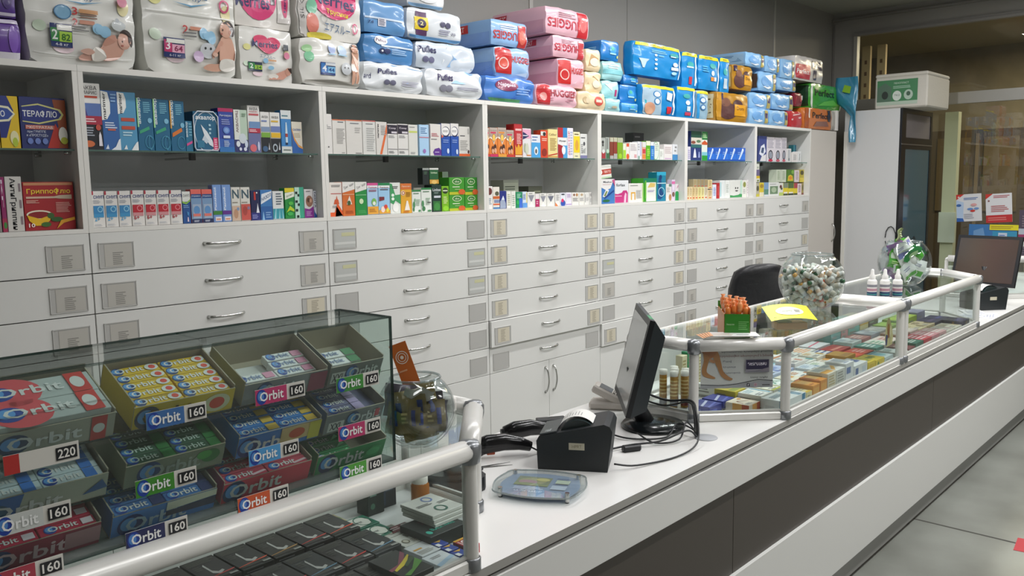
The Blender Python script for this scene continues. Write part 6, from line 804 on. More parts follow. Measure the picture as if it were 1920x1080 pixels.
# black stapler-like tape holder behind the case end
t = thing('tape_dispenser', 'rounded black tape dispenser partly behind the dark packet showcase end', 'tape dispenser', (.325, -1.485, ZC), (0, 0, 2.5)); t.scale = (1.5, 1.5, 1.25)
b = MB(); n = 16; P = [(.055 * math.cos(a) * (1.25 if math.cos(a) > 0 else 1), .038 * math.sin(a)) for a in [2 * PI * i / n for i in range(n)]]
b.prism(P, 0, .03, BLACK); b.prism([(x * .8, y * .8) for x, y in P], .03, .042, mat('#202326', .3)); b.build('body', t)
b = MB(); b.lathe([(.022, -.012), (.022, .012), (.010, .012), (.010, -.012), (.022, -.012)], mat('#3a3d40', .2), 20, (0, 0, .055)); b.build('tape_roll', t)
# clear money tray on four feet
t = thing('money_tray', 'clear acrylic money tray with a blue and yellow print, on four steel feet', 'money tray', (.465, -1.665, ZC), (0, 0, -1.12))
def rr(w_, h_, r, n=6): 
    return [(sx * (w_ / 2 - r) + r * math.cos(a0 + i * PI / 2 / n), sy * (h_ / 2 - r) + r * math.sin(a0 + i * PI / 2 / n)) for sx, sy, a0 in ((1, 1, 0), (-1, 1, PI / 2), (-1, -1, PI), (1, -1, 3 * PI / 2)) for i in range(n + 1)]
def bow(pts, k=.012):
    out = []
    n = len(pts)
    for i in range(n):
        a, b_ = pts[i], pts[(i + 1) % n]; out.append(a); L_ = math.hypot(b_[0] - a[0], b_[1] - a[1])
        if L_ > .05:
            for s_ in range(1, 8): q = s_ / 8; m = math.sin(PI * q) * k; x = a[0] + (b_[0] - a[0]) * q; y = a[1] + (b_[1] - a[1]) * q; nx, ny = (b_[1] - a[1]) / L_, -(b_[0] - a[0]) / L_; out.append((x + nx * m, y + ny * m))
    return out
TR = glass('tray_acrylic', '#eef2f2', .06, 0, .06)
b = MB(); P = bow(rr(.225, .185, .03)); b.prism(P, .016, .0215, TR); b.tube([(x, y, .019) for x, y in P], .0022, glass('acrylic_edge', '#cdd4d4', .08, .05, .3), 6, closed=True); b.build('plate', t)
b = MB(); P2 = [(x * .86, y * .84) for x, y in P]; b.prism(P2, .0125, .0150, mat('#a3b9da', .35))
decal(b, 'r .12 .42 .62 .88 #9aa070;e .36 .66 .2 .16 #c8c284;e .3 .6 .14 .1 #a8848c;p .12,.42 .62,.42 .62,.5 .3,.56 .12,.52 #84905c;e .5 .74 .1 .08 #c9c47a;l .16 .2 .6 .34 3 #c9d4e6;r .68 .3 .9 .5 #b4c4d4;r .7 .6 .9 .78 #c0cc c4'.replace('#c0cc c4', '#b9c8b0') + ';l .68 .52 .92 .57 1 #3d4f78;l .68 .82 .92 .87 1 #3d4f78;t ԱՊՐԱՆՔ .4 .12 .4 .08 #cfdcef',
      lambda u, v, d: (-.094 + u * .188, -.075 + v * .15, .0152 + d)); b.build('print_insert', t)
for x, y in ((.09, .07), (-.09, .07), (-.09, -.07), (.09, -.07)):
    b = MB(); b.cyl((x, y, 0), .005, .003, BLACK, 12); b.cyl((x, y, .003), .0062, .024, CHROME, 14); b.build('foot', t)
# grommet and cables
o = MB(); o.lathe([(.036, 0), (.037, .0015), (.034, .003), (0, .0034)], mat('#b9bcc0', .4), 28); tag(o.build('cable_grommet', loc=(1.165, -1.765, ZC)), 'flat grey round cable cap set in the counter top', 'cable cap')
def cable(pts, label, r=.0028, name='cable'):
    P = [Vector(p) for p in pts]; S = []
    for i in range(len(P) - 1):
        p0, p1, p2, p3 = P[max(i - 1, 0)], P[i], P[i + 1], P[min(i + 2, len(P) - 1)]
        for k in range(6):
            q = k / 6; S.append(.5 * ((2 * p1) + (p2 - p0) * q + (2 * p0 - 5 * p1 + 4 * p2 - p3) * q * q + (3 * p1 - p0 - 3 * p2 + p3) * q ** 3))
    S.append(P[-1]); b = MB(); b.tube(S, r, mat('#17191b', .4, name='cable_black'), 7); tag(b.build(name), label, 'cable', 'black cables behind the nearer monitor')
G_ = (1.15, -1.742)
cable([(.72, -1.725, .852), (.78, -1.76, .84), (.93, -1.80, .836), (1.05, -1.80, .85), (1.13, -1.755, .90), (G_[0], G_[1], .837)], 'black power cable looping from the printer to the grey cap')
cable([(1.02, -1.60, .85), (1.0, -1.68, .838), (1.06, -1.73, .845), (1.12, -1.72, .885), (G_[0] + .005, G_[1], .837)], 'thin black cable bent round the front of the monitor foot')
cable([(1.17, -1.49, .95), (1.22, -1.58, .915), (1.23, -1.67, .925), (1.18, -1.72, .90), (G_[0] + .01, G_[1] + .005, .837)], 'thick black cable arching over the monitor foot', .004)
cable([(1.25, -1.42, .90), (1.30, -1.52, .87), (1.26, -1.64, .91), (1.2, -1.70, .90), (G_[0], G_[1] + .008, .837)], 'black cable coming round from the card terminal', .0035)
cable([(.98, -1.52, .842), (.99, -1.60, .838), (1.08, -1.67, .836), (1.16, -1.66, .86), (1.14, -1.73, .86), (G_[0] - .004, G_[1], .837)], 'black cable with a loose loop on the white counter')
cable([(.82, -1.60, .838), (.92, -1.64, .842), (1.0, -1.70, .848), (1.09, -1.74, .868), (G_[0] - .008, G_[1] - .003, .837)], 'black cable with an inline plug beside the printer', .0032)
b = MB(); b.cbox(-.03, -.011, 0, .03, .011, .02, BLACK, .004); tag(b.build('plug_block', loc=(.90, -1.66, ZC), rot=(0, 0, -.5)), 'small black inline plug block lying between printer and monitor foot', 'plug')
# office chair showing over the second showcase
ch = thing('office_chair', 'black leather office chair with a rounded back behind the counter', 'chair', (3.86, -.62, 0), (0, 0, -.55)); LE = mat('#1c1c1f', .35, name='black_leather', bump=(30, .2))
b = MB(); vs = []; N = 10
for k, yy in ((0, -.03), (1, .03)):
    for j in range(N + 1):
        v = j / N; hw = .21 * (1 - .28 * max(0, v - .75) ** 1.2 * 3) * (.9 + .1 * v)
        for i in range(N + 1):
            u = i / N * 2 - 1; z = .52 + .60 * v - .05 * abs(u) ** 3 * v; vs.append((u * hw, yy * (1 - .5 * u * u) + .06 * u * u - .05 * v - .02 * math.sin(v * 6), z))
n1 = (N + 1) ** 2; fs = []
for j in range(N):
    for i in range(N):
        a = j * (N + 1) + i; fs.append((a, a + 1, a + N + 2, a + N + 1)); fs.append((n1 + a, n1 + a + N + 1, n1 + a + N + 2, n1 + a + 1))
for j in range(N):
    a = j * (N + 1); fs.append((a, a + N + 1, n1 + a + N + 1, n1 + a)); a += N; fs.append((a, n1 + a, n1 + a + N + 1, a + N + 1))
for i in range(N): a = N * (N + 1) + i; fs.append((a, a + 1, n1 + a + 1, n1 + a)); fs.append((i, n1 + i, n1 + i + 1, i + 1))
b.add(vs, fs, LE, True); b.build('backrest', ch)
b = MB(); b.cbox(-.24, -.50, .42, .24, -.02, .52, LE, .03); b.build('seat', ch)
for s_ in (-1, 1):
    b = MB(); b.tube([(s_ * .26, -.05, .5), (s_ * .27, -.08, .68), (s_ * .27, -.3, .70), (s_ * .26, -.36, .5)], .014, BLACK, 8); b.cbox(s_ * .27 - .03, -.32, .70, s_ * .27 + .03, -.06, .73, LE, .01); b.build('armrest', ch)
b = MB(); b.cyl((0, -.26, .08), .03, .35, CHROME, 14)
for i in range(5): a = 2 * PI * i / 5; b.tube([(0, -.26, .1), (.28 * math.cos(a), -.26 + .28 * math.sin(a), .06)], [.025, .015], BLACK, 8)
b.build('pedestal', ch)
for i in range(5):
    a = 2 * PI * i / 5; b = MB(); b.M = Matrix.Translation((.28 * math.cos(a), -.26 + .28 * math.sin(a), .028)) @ Matrix.Rotation(PI / 2, 4, 'Y'); b.cyl((0, 0, -.02), .028, .04, BLACK, 12); b.build('castor', ch)
# ================================================================ goods inside and on the showcases
ZF = ZC + .0052
def flat(x, y, z, w_, d_, h_, col, top, label, group, front='', side='', rz=0, name='medicine_carton', cat='box'):
    """carton lying flat: print on its upper face; (x, y) = middle of its customer-side edge"""
    sp = 'T:' + top + ('|F:' + front if front else '') + ('|R:' + side if side else '') + ('|L:' + side if side else '')
    return tag(carton(w_, d_, h_, col, sp, name, c=.0008, loc=(x, y, z), rot=(0, 0, rz)), label, cat, group)
# --- first showcase: black packets with a white hook mark, laid in a grid
HK = 'p .40,.66 .46,.72 .46,.40 .58,.30 .72,.34 .74,.28 .56,.20 .40,.30 #b9b9b5;l .06 .08 .94 .16 2 #6d6a62;l .06 .76 .94 .95 4 #57564e;'
BT = [('#2a2a28', '#d8502c', 'orange'), ('#272b2a', '#3fae84', 'green'), ('#2b2627', '#c43a34', 'red'), ('#282827', '#c9c9c0', 'silver'), ('#2c2924', '#b98a4a', 'bronze'), ('#26292b', '#5f86a0', 'grey-blue')]
cols = [-.088, -.163, -.239, -.315, -.391, -.467, -.543, -.619, -.695]; rows_ = [-1.560, -1.706, -1.852]; RN = ['back', 'middle', 'front']; k = 0
ORDN = ['first', 'second', 'third', 'fourth', 'fifth', 'sixth', 'seventh', 'eighth', 'ninth']
for i, xx in enumerate(cols):
    for j, yy in enumerate(rows_):
        c0, c1, cn = BT[(i * 2 + j * 5 + i * j) % 6]; k += 1
        if (i, j) == (0, 2): continue
        flat(xx, yy, ZF, .072, .125, .030, c0, HK + 'p .0,.12 .4,.16 .9,.19 1,.22 1,.24 .5,.2 0,.14 %s;r .70 .04 .95 .10 #a8a8a4;l .1 .5 .35 .7 3 #4a4a44' % c1,
             'black hook-marked packet with a %s streak, %s row, %s from the mint-green boxes' % (cn, RN[j], ORDN[i]), 'black packets in the first showcase', 'r 0 .1 1 .35 %s;l .1 .5 .8 .85 2 #777' % c1, name='packet', cat='packet')
flat(-.135, -1.862, ZF, .075, .12, .042, '#1c1f1b', 'p 0,.35 .5,.42 1,.78 1,.9 .4,.5 0,.44 #8a3a52;p .1,.3 .6,.42 1,.66 1,.7 .55,.52 .1,.36 #e0c82a;p .2,.02 1,.3 1,.5 .5,.2 .1,.1 #4f8a2c;p .45,.3 1,.5 1,.62 .5,.4 #2f4a24',
     'taller black box with a yellow and green flash at the glass front', 'packets in the first showcase', 'b JIM .5 .5 .6 .5 #4a4a48', name='packet', cat='packet')
flat(-.018, -1.552, ZF, .058, .066, .020, '#1f6a52', 'p .02,.1 .7,.1 .85,.5 .7,.92 .02,.92 #cfd2c8;o .55 .5 .35 .42 .12 #1d5a48;t durex .3 .5 .4 .2 #4a5a58', 'small white and green box with a curved edge, farther from the front glass', 'mint-green boxes', name='packet', cat='packet')
flat(-.024, -1.622, ZF, .058, .064, .020, '#1f6a52', 'p .02,.1 .7,.1 .85,.5 .7,.92 .02,.92 #cfd2c8;o .55 .5 .35 .42 .12 #1d5a48;t durex .3 .5 .4 .2 #4a5a58', 'small white and green box with a curved edge, touching the pale strip boxes', 'mint-green boxes', name='packet', cat='packet')
flat(-.052, -1.475, ZF, .05, .055, .016, '#b9ae86', 'e .7 .4 .25 .3 #6a8a4a;l .1 .6 .6 .9 2 #6a6a50', 'small sand-coloured box behind the mint-green ones', 'packets in the first showcase', name='packet', cat='packet')
for i, (yy, c, lb) in enumerate([(-1.64, '#bfc0b8', 'grey-white slim box with a round portrait, next to the mint-green boxes'), (-1.705, '#cfd0c8', 'grey-white slim box with a round portrait, second along the strip'), (-1.77, '#d0d4d6', 'pale slim box with a gold line, third along the strip'), (-1.838, '#d4dade', 'pale blue-white slim box, fourth along the strip')]):
    flat(-.004 - i * .008, yy, ZF, .058, .062, .018, c, 'e .35 .35 .16 .18 #7a7464;e .35 .35 .1 .12 #c8c4b4;r .65 .6 .9 .9 #6a6a62;l .55 .1 .95 .4 3 #8f8a7c' if i < 2 else ('r .1 .5 .5 .6 #c8963a;l .1 .1 .9 .4 3 #a8a8a0' if i == 2 else 'p 0,0 1,.3 1,.5 0,.2 #a8c4dc;l .2 .6 .8 .8 2 #999'), lb, 'slim pale boxes', name='packet', cat='packet')
flat(.062, -1.738, ZF, .115, .105, .034, '#17211f', 'b BLACK_WAVE .55 .28 .6 .13 #3fae9a;e .14 .2 .06 .09 #3fae9a;e .95 .62 .03 .05 #c4dc2a;l .3 .6 .7 .85 2 #4a2630', 'flat black-green box with a turquoise name and a lime dot', 'packets in the first showcase', name='packet', cat='packet')
flat(.020, -1.628, ZF, .06, .03, .02, '#6a1f26', 'l .1 .2 .6 .8 2 #b9a8a8;r .65 .2 .95 .8 #d8d4d0', 'dark red slim packet squeezed behind the black-green box', 'packets in the first showcase', name='packet', cat='packet')
for k in range(3):
    flat(.096, -1.708 + .004 * k, ZF + .0345 + k * .0088, .098, .115, .008, '#d4d6cf', 'o .62 .78 .14 .14 .3 #6f86c0;o .5 .22 .16 .16 .3 #3f6f60;l .1 .5 .6 .62 2 #7a7a78;l .66 .4 .96 .52 2 #8a8a88',
         ['white sachet box with two rings, lowest of its pile', 'white sachet box with two rings, in the middle of its pile', 'white sachet box with a blue ring and a green ring, topmost of its pile'][k], 'white sachet boxes with two rings', name='packet', cat='packet')
for i, c in enumerate(('#22409a', '#22409a', '#22409a')):
    flat(.020 - i * .002, -1.765 - i * .034, ZF, .030, .028, .02, c, 'r .0 .0 .35 .5 #e0e2e6;p .2,.9 .9,.9 .6,.6 #d8a83a', 'small blue and white packet, %s of the diagonal three' % ['first', 'middle', 'last'][i], 'small blue packets', name='packet', cat='packet')
flat(.058, -1.822, ZF, .036, .05, .022, '#b0202a', 'b ICE .5 .5 .8 .6 #f0d8d8;r 0 .85 1 1 #e0a82a', 'bright red packet with white lettering by the corner post', 'packets in the first showcase', name='packet', cat='packet')
b_ = carton(.05, .045, .078, '#1a2a24', 'l .15 .6 .8 .8 2 #7a9a8c;r .55 .02 1 .98 #14201c;e .3 .3 .14 .1 #3f6a54', 'packet', loc=(.065, -1.47, ZF)); tag(b_, 'upright dark green box at the back of the first showcase', 'packet', 'packets in the first showcase')
b_ = carton(.05, .045, .082, '#20262c', 'l .15 .5 .8 .8 3 #5a6a7c;r .1 .1 .3 .9 #2c3a4a', 'packet', loc=(.118, -1.455, ZF)); tag(b_, 'upright blue-black box at the back of the first showcase', 'packet', 'packets in the first showcase')
b = MB(); AM = mat('#b06a22', .15, name='amber_liquid'); b.lathe([(0, .001), (.022, .001), (.024, .006), (.024, .052), (.020, .058)], AM, 20); b.lathe([(.0205, .057), (.0205, .075), (0, .076)], mat('#e6e2d8', .4), 20); tag(b.build('jar', loc=(.185, -1.50, ZF)), 'small amber jar with a pale lid at the back of the first showcase', 'jar')

# --- second and third showcases: flat cartons in bands
def band(y0, d_, items, row_, case, x=None):
    for it in items:
        x0, x1, h_, col, desc, sp = it[:6]; fr = it[6] if len(it) > 6 else 'r 0 0 1 .2 #9a9a94;l .1 .35 .7 .75 2 #8a8a86'
        flat((x0 + x1) / 2, y0, ZF, x1 - x0 - .003, d_, h_, col, sp, '%s, %s row, %s' % (desc, row_, case), 'flat boxes in the ' + case, fr, fr)
P2 = 'poster showcase'; P3 = 'bottle showcase'
def L_(c): return 'l .08 .55 .7 .9 3 %s;r .75 .1 .95 .5 %s;l .1 .1 .6 .35 2 #8f9498' % (c, c)
band(-1.842, .085, [(1.56, 1.745, .045, '#dfe4e4', 'wide white box with two teal bands', 'r .70 .02 .76 .98 #2f86b0;r .80 .02 .84 .98 #2f86b0;l .1 .5 .6 .8 3 #7a9aa8;r .1 .1 .3 .3 #c45a5a', 'r .82 0 .96 1 #1f7ca8;r .2 .1 .6 .5 #c8ccce'),
  (1.75, 1.80, .040, '#e0d8a8', 'cream box with a yellow edge', 'r 0 0 1 .16 #d8b83a;l .1 .3 .9 .8 4 #a8a890'), (1.803, 1.868, .055, '#dd9430', 'orange box with a pale label, nearest the corner', 'r .1 .3 .9 .8 #e0b060;l .1 .1 .8 .25 1 #a85a18', 'r .1 .2 .9 .8 #e0a850'),
  (1.872, 1.935, .062, '#d88c28', 'orange box with a pale label, next to the white band boxes', 'r .1 .3 .9 .8 #e3b76a;r .05 .1 .2 .9 #c0562a', 'r .1 .2 .9 .8 #dda045'),
  (1.94, 2.02, .075, '#dcd8c8', 'white box with a barcode side and orange top stripe', 'r 0 .1 1 .4 #d8a040;l .1 .5 .9 .9 4 #9ab0b8', 'r .0 0 1 .2 #c8c4b4;l .1 .2 .9 .9 5 #b9a878'), (2.024, 2.11, .075, '#d6d8d2', 'white box with a barcode side and small gold print', 'p .1,.1 .9,.5 .9,.7 .1,.3 #d8a850;l .1 .6 .9 .9 3 #9ab0b8', 'l .1 .2 .9 .9 5 #9a9a94'),
  (2.115, 2.20, .085, '#e2e5e6', 'tall plain white box near the inner partition', 'r .3 .2 .7 .8 #d0dce6;l .1 .1 .9 .2 1 #7a8ab0', 'r .1 .5 .6 .8 #5f7ab0'), (2.205, 2.35, .06, '#dfe3e3', 'long white box with blue squares', 'r .1 .3 .25 .7 #4a6ab0;r .6 .3 .9 .7 #4a6ab0', 'r .1 .3 .3 .8 #3f5f9c;r .6 .3 .9 .8 #c8d4e0'), (2.36, 2.44, .05, '#e0c62a', 'bright yellow box with a green arc', 'o .5 .5 .4 .3 .3 #8fae3a;t VESTA .5 .2 .7 .2 #6a6a1a', 'b VESTA .5 .5 .7 .5 #c8a818'),
  (2.445, 2.55, .045, '#dcc430', 'bright yellow box with a dark leaf', 'e .3 .5 .1 .2 #4a7a3a;e .6 .5 .1 .2 #4a7a3a', 'e .3 .5 .1 .3 #4a7a3a'), (2.556, 2.66, .04, '#cfe0e2', 'pale teal box against the inner partition', 'e .5 .5 .3 .3 #8fc8d0;r 0 .8 1 1 #5f9aa8')], 'front', P2)
band(-1.755, .09, [(1.475, 1.56, .034, '#e0d4c0', 'white box with a thin red loop drawn on it', 'p .1,.3 .3,.7 .32,.7 .14,.3 #9a2a22;p .3,.7 .8,.4 .8,.37 .3,.66 #9a2a22;e .75 .8 .12 .08 #d8963a;l .1 .1 .6 .25 2 #999', 'r .7 0 1 1 #b8502a;r .3 0 .7 1 #dba050'),
  (1.565, 1.66, .05, '#dfe0da', 'white box with a teal side stripe', 'r .8 .05 .9 .95 #3f96b8;' + L_('#9ab8c4')), (1.665, 1.755, .052, '#e4e2d0', 'ivory box with a lime edge', 'r 0 .0 1 .12 #b4b83a;' + L_('#b4b49a')), (1.76, 1.85, .05, '#d6ddd8', 'white box with a green chevron', 'p .1,.4 .5,.8 .9,.4 .9,.5 .5,.92 .1,.5 #2f8a64;' + L_('#a8b8b0')),
  (1.855, 1.94, .052, '#e0dcc8', 'ivory box with a red front edge', 'r 0 0 1 .1 #a83a2a;r .1 .4 .8 .6 #d8a050'), (1.945, 2.04, .05, '#dfe2de', 'white box with rust print', 'r 0 0 1 .08 #b84a2a;' + L_('#c88a5a')), (2.045, 2.14, .06, '#cfd8de', 'pale blue-grey box', L_('#8fa8c0')), (2.145, 2.24, .055, '#dfe0d8', 'white box with a sage panel', L_('#8fae8c')), (2.245, 2.34, .05, '#e2d8c8', 'ivory box with an amber corner', 'p .6,.6 1,.6 1,1 .6,1 #dd9a3a;' + L_('#b9a890')),
  (2.345, 2.45, .065, '#a87c1c', 'gold-brown box', 'r .1 .1 .9 .4 #8a6212', 'r .3 .2 .35 .8 #8a6414;r .6 .2 .9 .8 #c09a3a'), (2.455, 2.56, .045, '#d84a24', 'orange-red slim box', 'l .1 .2 .9 .8 3 #e8a060'), (2.565, 2.67, .045, '#b8402c', 'brick red slim box', 'l .1 .2 .9 .8 3 #d8a8a0')], 'second', P2)
band(-1.655, .085, [(1.38, 1.47, .03, '#2a3590', 'dark blue flat box with white slashes', 'p .0,.3 .9,.6 .9,.72 0,.42 #c4cae6;p .0,.0 .9,.2 .9,.3 0,.1 #5f6ac0', 'r .1 .3 .6 .6 #5f6ac0'), (1.475, 1.56, .032, '#303a96', 'dark blue flat box with white slashes, second along', 'p .0,.3 .9,.6 .9,.72 0,.42 #c4cae6;p .0,.0 .9,.2 .9,.3 0,.1 #5f6ac0'),
  (1.565, 1.645, .05, '#c8b83a', 'mustard yellow box', 'r .1 .1 .9 .4 #8f9a3a;e .5 .7 .2 .15 #e6e0b0'), (1.65, 1.75, .048, '#dfe2dc', 'white box with an olive stripe', 'r 0 .4 1 .6 #7f8a2c;' + L_('#a8a890')), (1.755, 1.85, .05, '#e2e4e2', 'white box with fine mint print', L_('#8fc4b0')), (1.855, 1.96, .06, '#b8c4dc', 'lavender blue box', 'r .1 .2 .9 .8 #cfd8ea;' + L_('#7a8ac0')), (1.965, 2.06, .056, '#b0bcd8', 'deeper lavender box', L_('#5f7ab8')),
  (2.065, 2.17, .07, '#e4e0dc', 'white box with salmon print', L_('#d89a84')), (2.175, 2.28, .055, '#dcdfd8', 'white box with turquoise print', L_('#5fa8a8')), (2.285, 2.39, .06, '#e0ddd0', 'ivory box with ochre print', L_('#c8a04a')), (2.395, 2.50, .05, '#e3e6e6', 'white box with navy stripes', 'r 0 .2 1 .3 #3a4a8a;r 0 .5 1 .6 #3a4a8a;r 0 .8 1 .9 #3a4a8a'), (2.505, 2.66, .05, '#a83a3a', 'long dark red box', 'r .1 .3 .9 .5 #d88a7a')], 'third', P2)
band(-1.56, .085, [(1.60, 1.70, .05, '#dfe3e0', 'white box with a jade corner', 'p 0,0 .4,0 0,.5 #3f9a7c;' + L_('#a8b8b0')), (1.705, 1.80, .05, '#e2dfd8', 'white box with a tan stripe', 'r 0 .3 1 .45 #c8a87a;' + L_('#aaa')), (1.805, 1.90, .055, '#d8c090', 'sand box with white label', 'r .2 .2 .8 .8 #eee8d8'), (1.905, 2.0, .05, '#e4e4e0', 'white box with slate print', L_('#6a7a84')), (2.005, 2.12, .05, '#c8dce0', 'ice blue box', L_('#6fa8b8')), (2.125, 2.24, .06, '#e0e0dc', 'white box with a copper band', 'r 0 .4 1 .55 #b8703a;' + L_('#999')),
  (2.245, 2.37, .05, '#d8dcd8', 'grey-white box with thin black rules', 'l .05 .1 .95 .9 5 #6a6a6a'), (2.375, 2.50, .05, '#e2e4e2', 'white box with orange rules', 'l .05 .1 .95 .9 4 #dd9a5a'), (2.505, 2.66, .055, '#dfe2e6', 'white box with a pink ribbon', 'p 0,.4 1,.6 1,.7 0,.5 #d85a7a')], 'fourth', P2)
CRM = 'l .1 .15 .9 .9 9 #a89868;r 0 0 1 .08 #c8b88a'
for i in range(26):
    xx = 1.60 + i * .0405; hh = .150 + .010 * math.sin(i * 1.9); c = ['#d8d2b0', '#cfc8a4', '#dcd8c4', '#d4cfae', '#c9d0c4', '#dedac8'][i % 6]
    if i in (9, 10): c = '#c85a4a'
    if i in (1, 2): c = '#3f9a6c'
    if 17 < i < 24: c = ['#b9b48c', '#c8b45a', '#8f9a84', '#b0a878', '#c08a4a', '#9aa86a'][i - 18]
    tag(carton(.036, .03, hh, c, CRM, loc=(xx, -1.425, ZF)), 'slim upright carton in the back row of the poster showcase', 'box', 'slim upright cartons along the back of the poster showcase')
for i, (x, y) in enumerate([(1.40, -1.50), (1.432, -1.525), (1.405, -1.452), (1.442, -1.478), (1.468, -1.508), (1.474, -1.455)]):
    b = MB(); b.lathe([(0, .001), (.0135, .001), (.0135, .118)], mat('#b98a3c', .35), 18); b.lathe([(.0136, .008), (.0136, .03)], mat('#7a3a2a' if i % 2 else '#9a9aa0', .4), 18)
    for k in range(5): b.lathe([(.01365, .045 + k * .013), (.01365, .050 + k * .013)], mat('#e0c888', .4), 18)
    o_ = b.build('tablet_tube', loc=(x, y, ZF)); tag(o_, ['orange-gold tablet tube with a white cap nearest the corner post', 'orange-gold tablet tube with a white cap in front of its cluster', 'orange-gold tablet tube at the back edge of the cluster', 'orange-gold tablet tube in the middle of the cluster', 'orange-gold tablet tube touching the dark blue boxes', 'orange-gold tablet tube farthest from the corner post'][i], 'tube', 'tablet tubes')
    b = MB(); b.lathe([(.0142, .116), (.0148, .118), (.0148, .134), (0, .135)], mat('#e3e1d8', .4), 18); b.build('cap', o_)
# third showcase
band(-1.85, .10, [(2.74, 2.83, .03, '#e2e0de', 'white flat box by the partition', L_('#8aa')), (2.835, 2.93, .035, '#7a2f3a', 'dark wine box', 'l .1 .2 .9 .8 3 #c8a0a0'), (2.935, 3.05, .045, '#2f6a5c', 'dark green box', 'l .05 .2 .95 .5 2 #cfd8d0', 'r 0 .2 1 .4 #7a2a34'), (3.055, 3.17, .045, '#c8344a', 'crimson box', 'l .05 .1 .95 .9 4 #ecd0d4', 'r .1 .2 .9 .6 #e08a98'), (3.175, 3.29, .045, '#d8909c', 'rose pink box', 'l .05 .1 .95 .9 4 #f0dcdc'), (3.295, 3.41, .045, '#e0b0b4', 'pale rose box', 'l .05 .1 .95 .9 4 #f0e4e0'), (3.415, 3.55, .035, '#dcd8cc', 'ivory flat box', L_('#b8a0a0')), (3.555, 3.68, .035, '#e0dccc', 'cream flat box', L_('#c8b890')), (3.685, 3.82, .05, '#2a2a50', 'navy box at the far end', 'r .1 .3 .9 .5 #4a4a80', 'r .5 .2 .6 .9 #8a6a3a')], 'front', P3)
band(-1.74, .10, [(2.74, 2.84, .04, '#3f8a80', 'teal box by the partition', 'l .1 .2 .9 .8 3 #dfe8e4'), (2.845, 2.95, .04, '#e0dcd4', 'white box with green rules', 'l .1 .2 .9 .8 3 #4a9a7c'), (2.955, 3.07, .04, '#dfc8c4', 'blush box', 'l .1 .2 .9 .8 3 #b86a6a'), (3.075, 3.2, .05, '#8a6a60', 'mocha box', 'r .1 .1 .9 .9 #a8a09c'), (3.205, 3.33, .05, '#b8a8a0', 'taupe box', 'r .1 .1 .9 .9 #c8c0b8'), (3.335, 3.47, .045, '#c8bc98', 'khaki box', L_('#8a7a5a')), (3.475, 3.6, .045, '#b8a888', 'darker khaki box', L_('#5a4a3a')), (3.605, 3.73, .045, '#302c48', 'plum black box', 'r .1 .3 .9 .5 #5a4a70'), (3.735, 3.86, .045, '#2c2c4c', 'indigo box', 'r .1 .3 .9 .5 #4a4a80')], 'second', P3)
band(-1.63, .09, [(2.74, 2.86, .05, '#d0d8da', 'pale grey box by the partition', L_('#8a98a8')), (2.865, 2.98, .05, '#9a5a5a', 'dusty red box', 'l .1 .2 .9 .8 3 #d8b8b0'), (2.985, 3.1, .055, '#8a8a98', 'slate box', L_('#c8c8d0')), (3.105, 3.24, .055, '#a8a0a0', 'warm grey box', L_('#d0c8c8')), (3.245, 3.38, .06, '#88a044', 'leaf green box', 'r .1 .2 .9 .8 #9ab84a'), (3.385, 3.52, .07, '#7f9a3c', 'deeper leaf green box', 'r .1 .2 .9 .8 #a8c04a'), (3.525, 3.66, .07, '#93ac40', 'apple green box', 'r .1 .2 .9 .8 #b0c44a'), (3.665, 3.80, .08, '#8a8aa0', 'violet grey box', L_('#b0b0c4'))], 'third', P3)
band(-1.53, .09, [(2.74, 2.86, .09, '#5f9a9a', 'tall sea-green box', 'r .1 .1 .9 .9 #8fc0c0'), (2.865, 2.95, .11, '#c08a90', 'tall pink box', 'r .1 .1 .9 .9 #d8b0b0'), (2.955, 3.10, .12, '#6fa8a0', 'tall teal grey box', 'r .1 .1 .9 .9 #9ac8c0'), (3.105, 3.22, .12, '#d8c89a', 'tall cream and gold box', 'r .1 .1 .9 .9 #e0d8b8', 'r 0 .6 1 .8 #c8962c;r 0 .1 1 .25 #c8962c'), (3.225, 3.36, .11, '#5a4240', 'tall dark brown box', 'r .1 .1 .9 .9 #6a5450')], 'back', P3)
# small hanging picture card on the second showcase's front pane, at the partition
mb = MB(); f_ = lambda u, v, d: (2.50 + u * .10, -1.8575 - d, .93 + v * .125)
mb.add([f_(u, v, d) for d in (0, -.001) for u, v in ((.1, .75), (.3, 1), (.5, .98), (.8, .65), (1, .3), (.9, .02), (.2, 0), (0, .3))], [tuple(range(8)), tuple(range(15, 7, -1))] + [(i, 8 + i, 8 + (i + 1) % 8, (i + 1) % 8) for i in range(8)], mat('#d6cc94', .5))
decal(mb, 'e .38 .6 .16 .2 #b07a34;p .05,.1 .25,.05 .3,.4 .1,.45 #2a2f7a;p .3,.3 .5,.3 .45,.7 .3,.6 #9a5a2c;e .6 .5 .1 .2 #e6dcb0;p .6,.1 .85,.1 .8,.4 #e0d8a0', f_); tag(mb.build('hanging_card'), 'yellow cut-out card with a brown and navy figure on the showcase front pane', 'card')

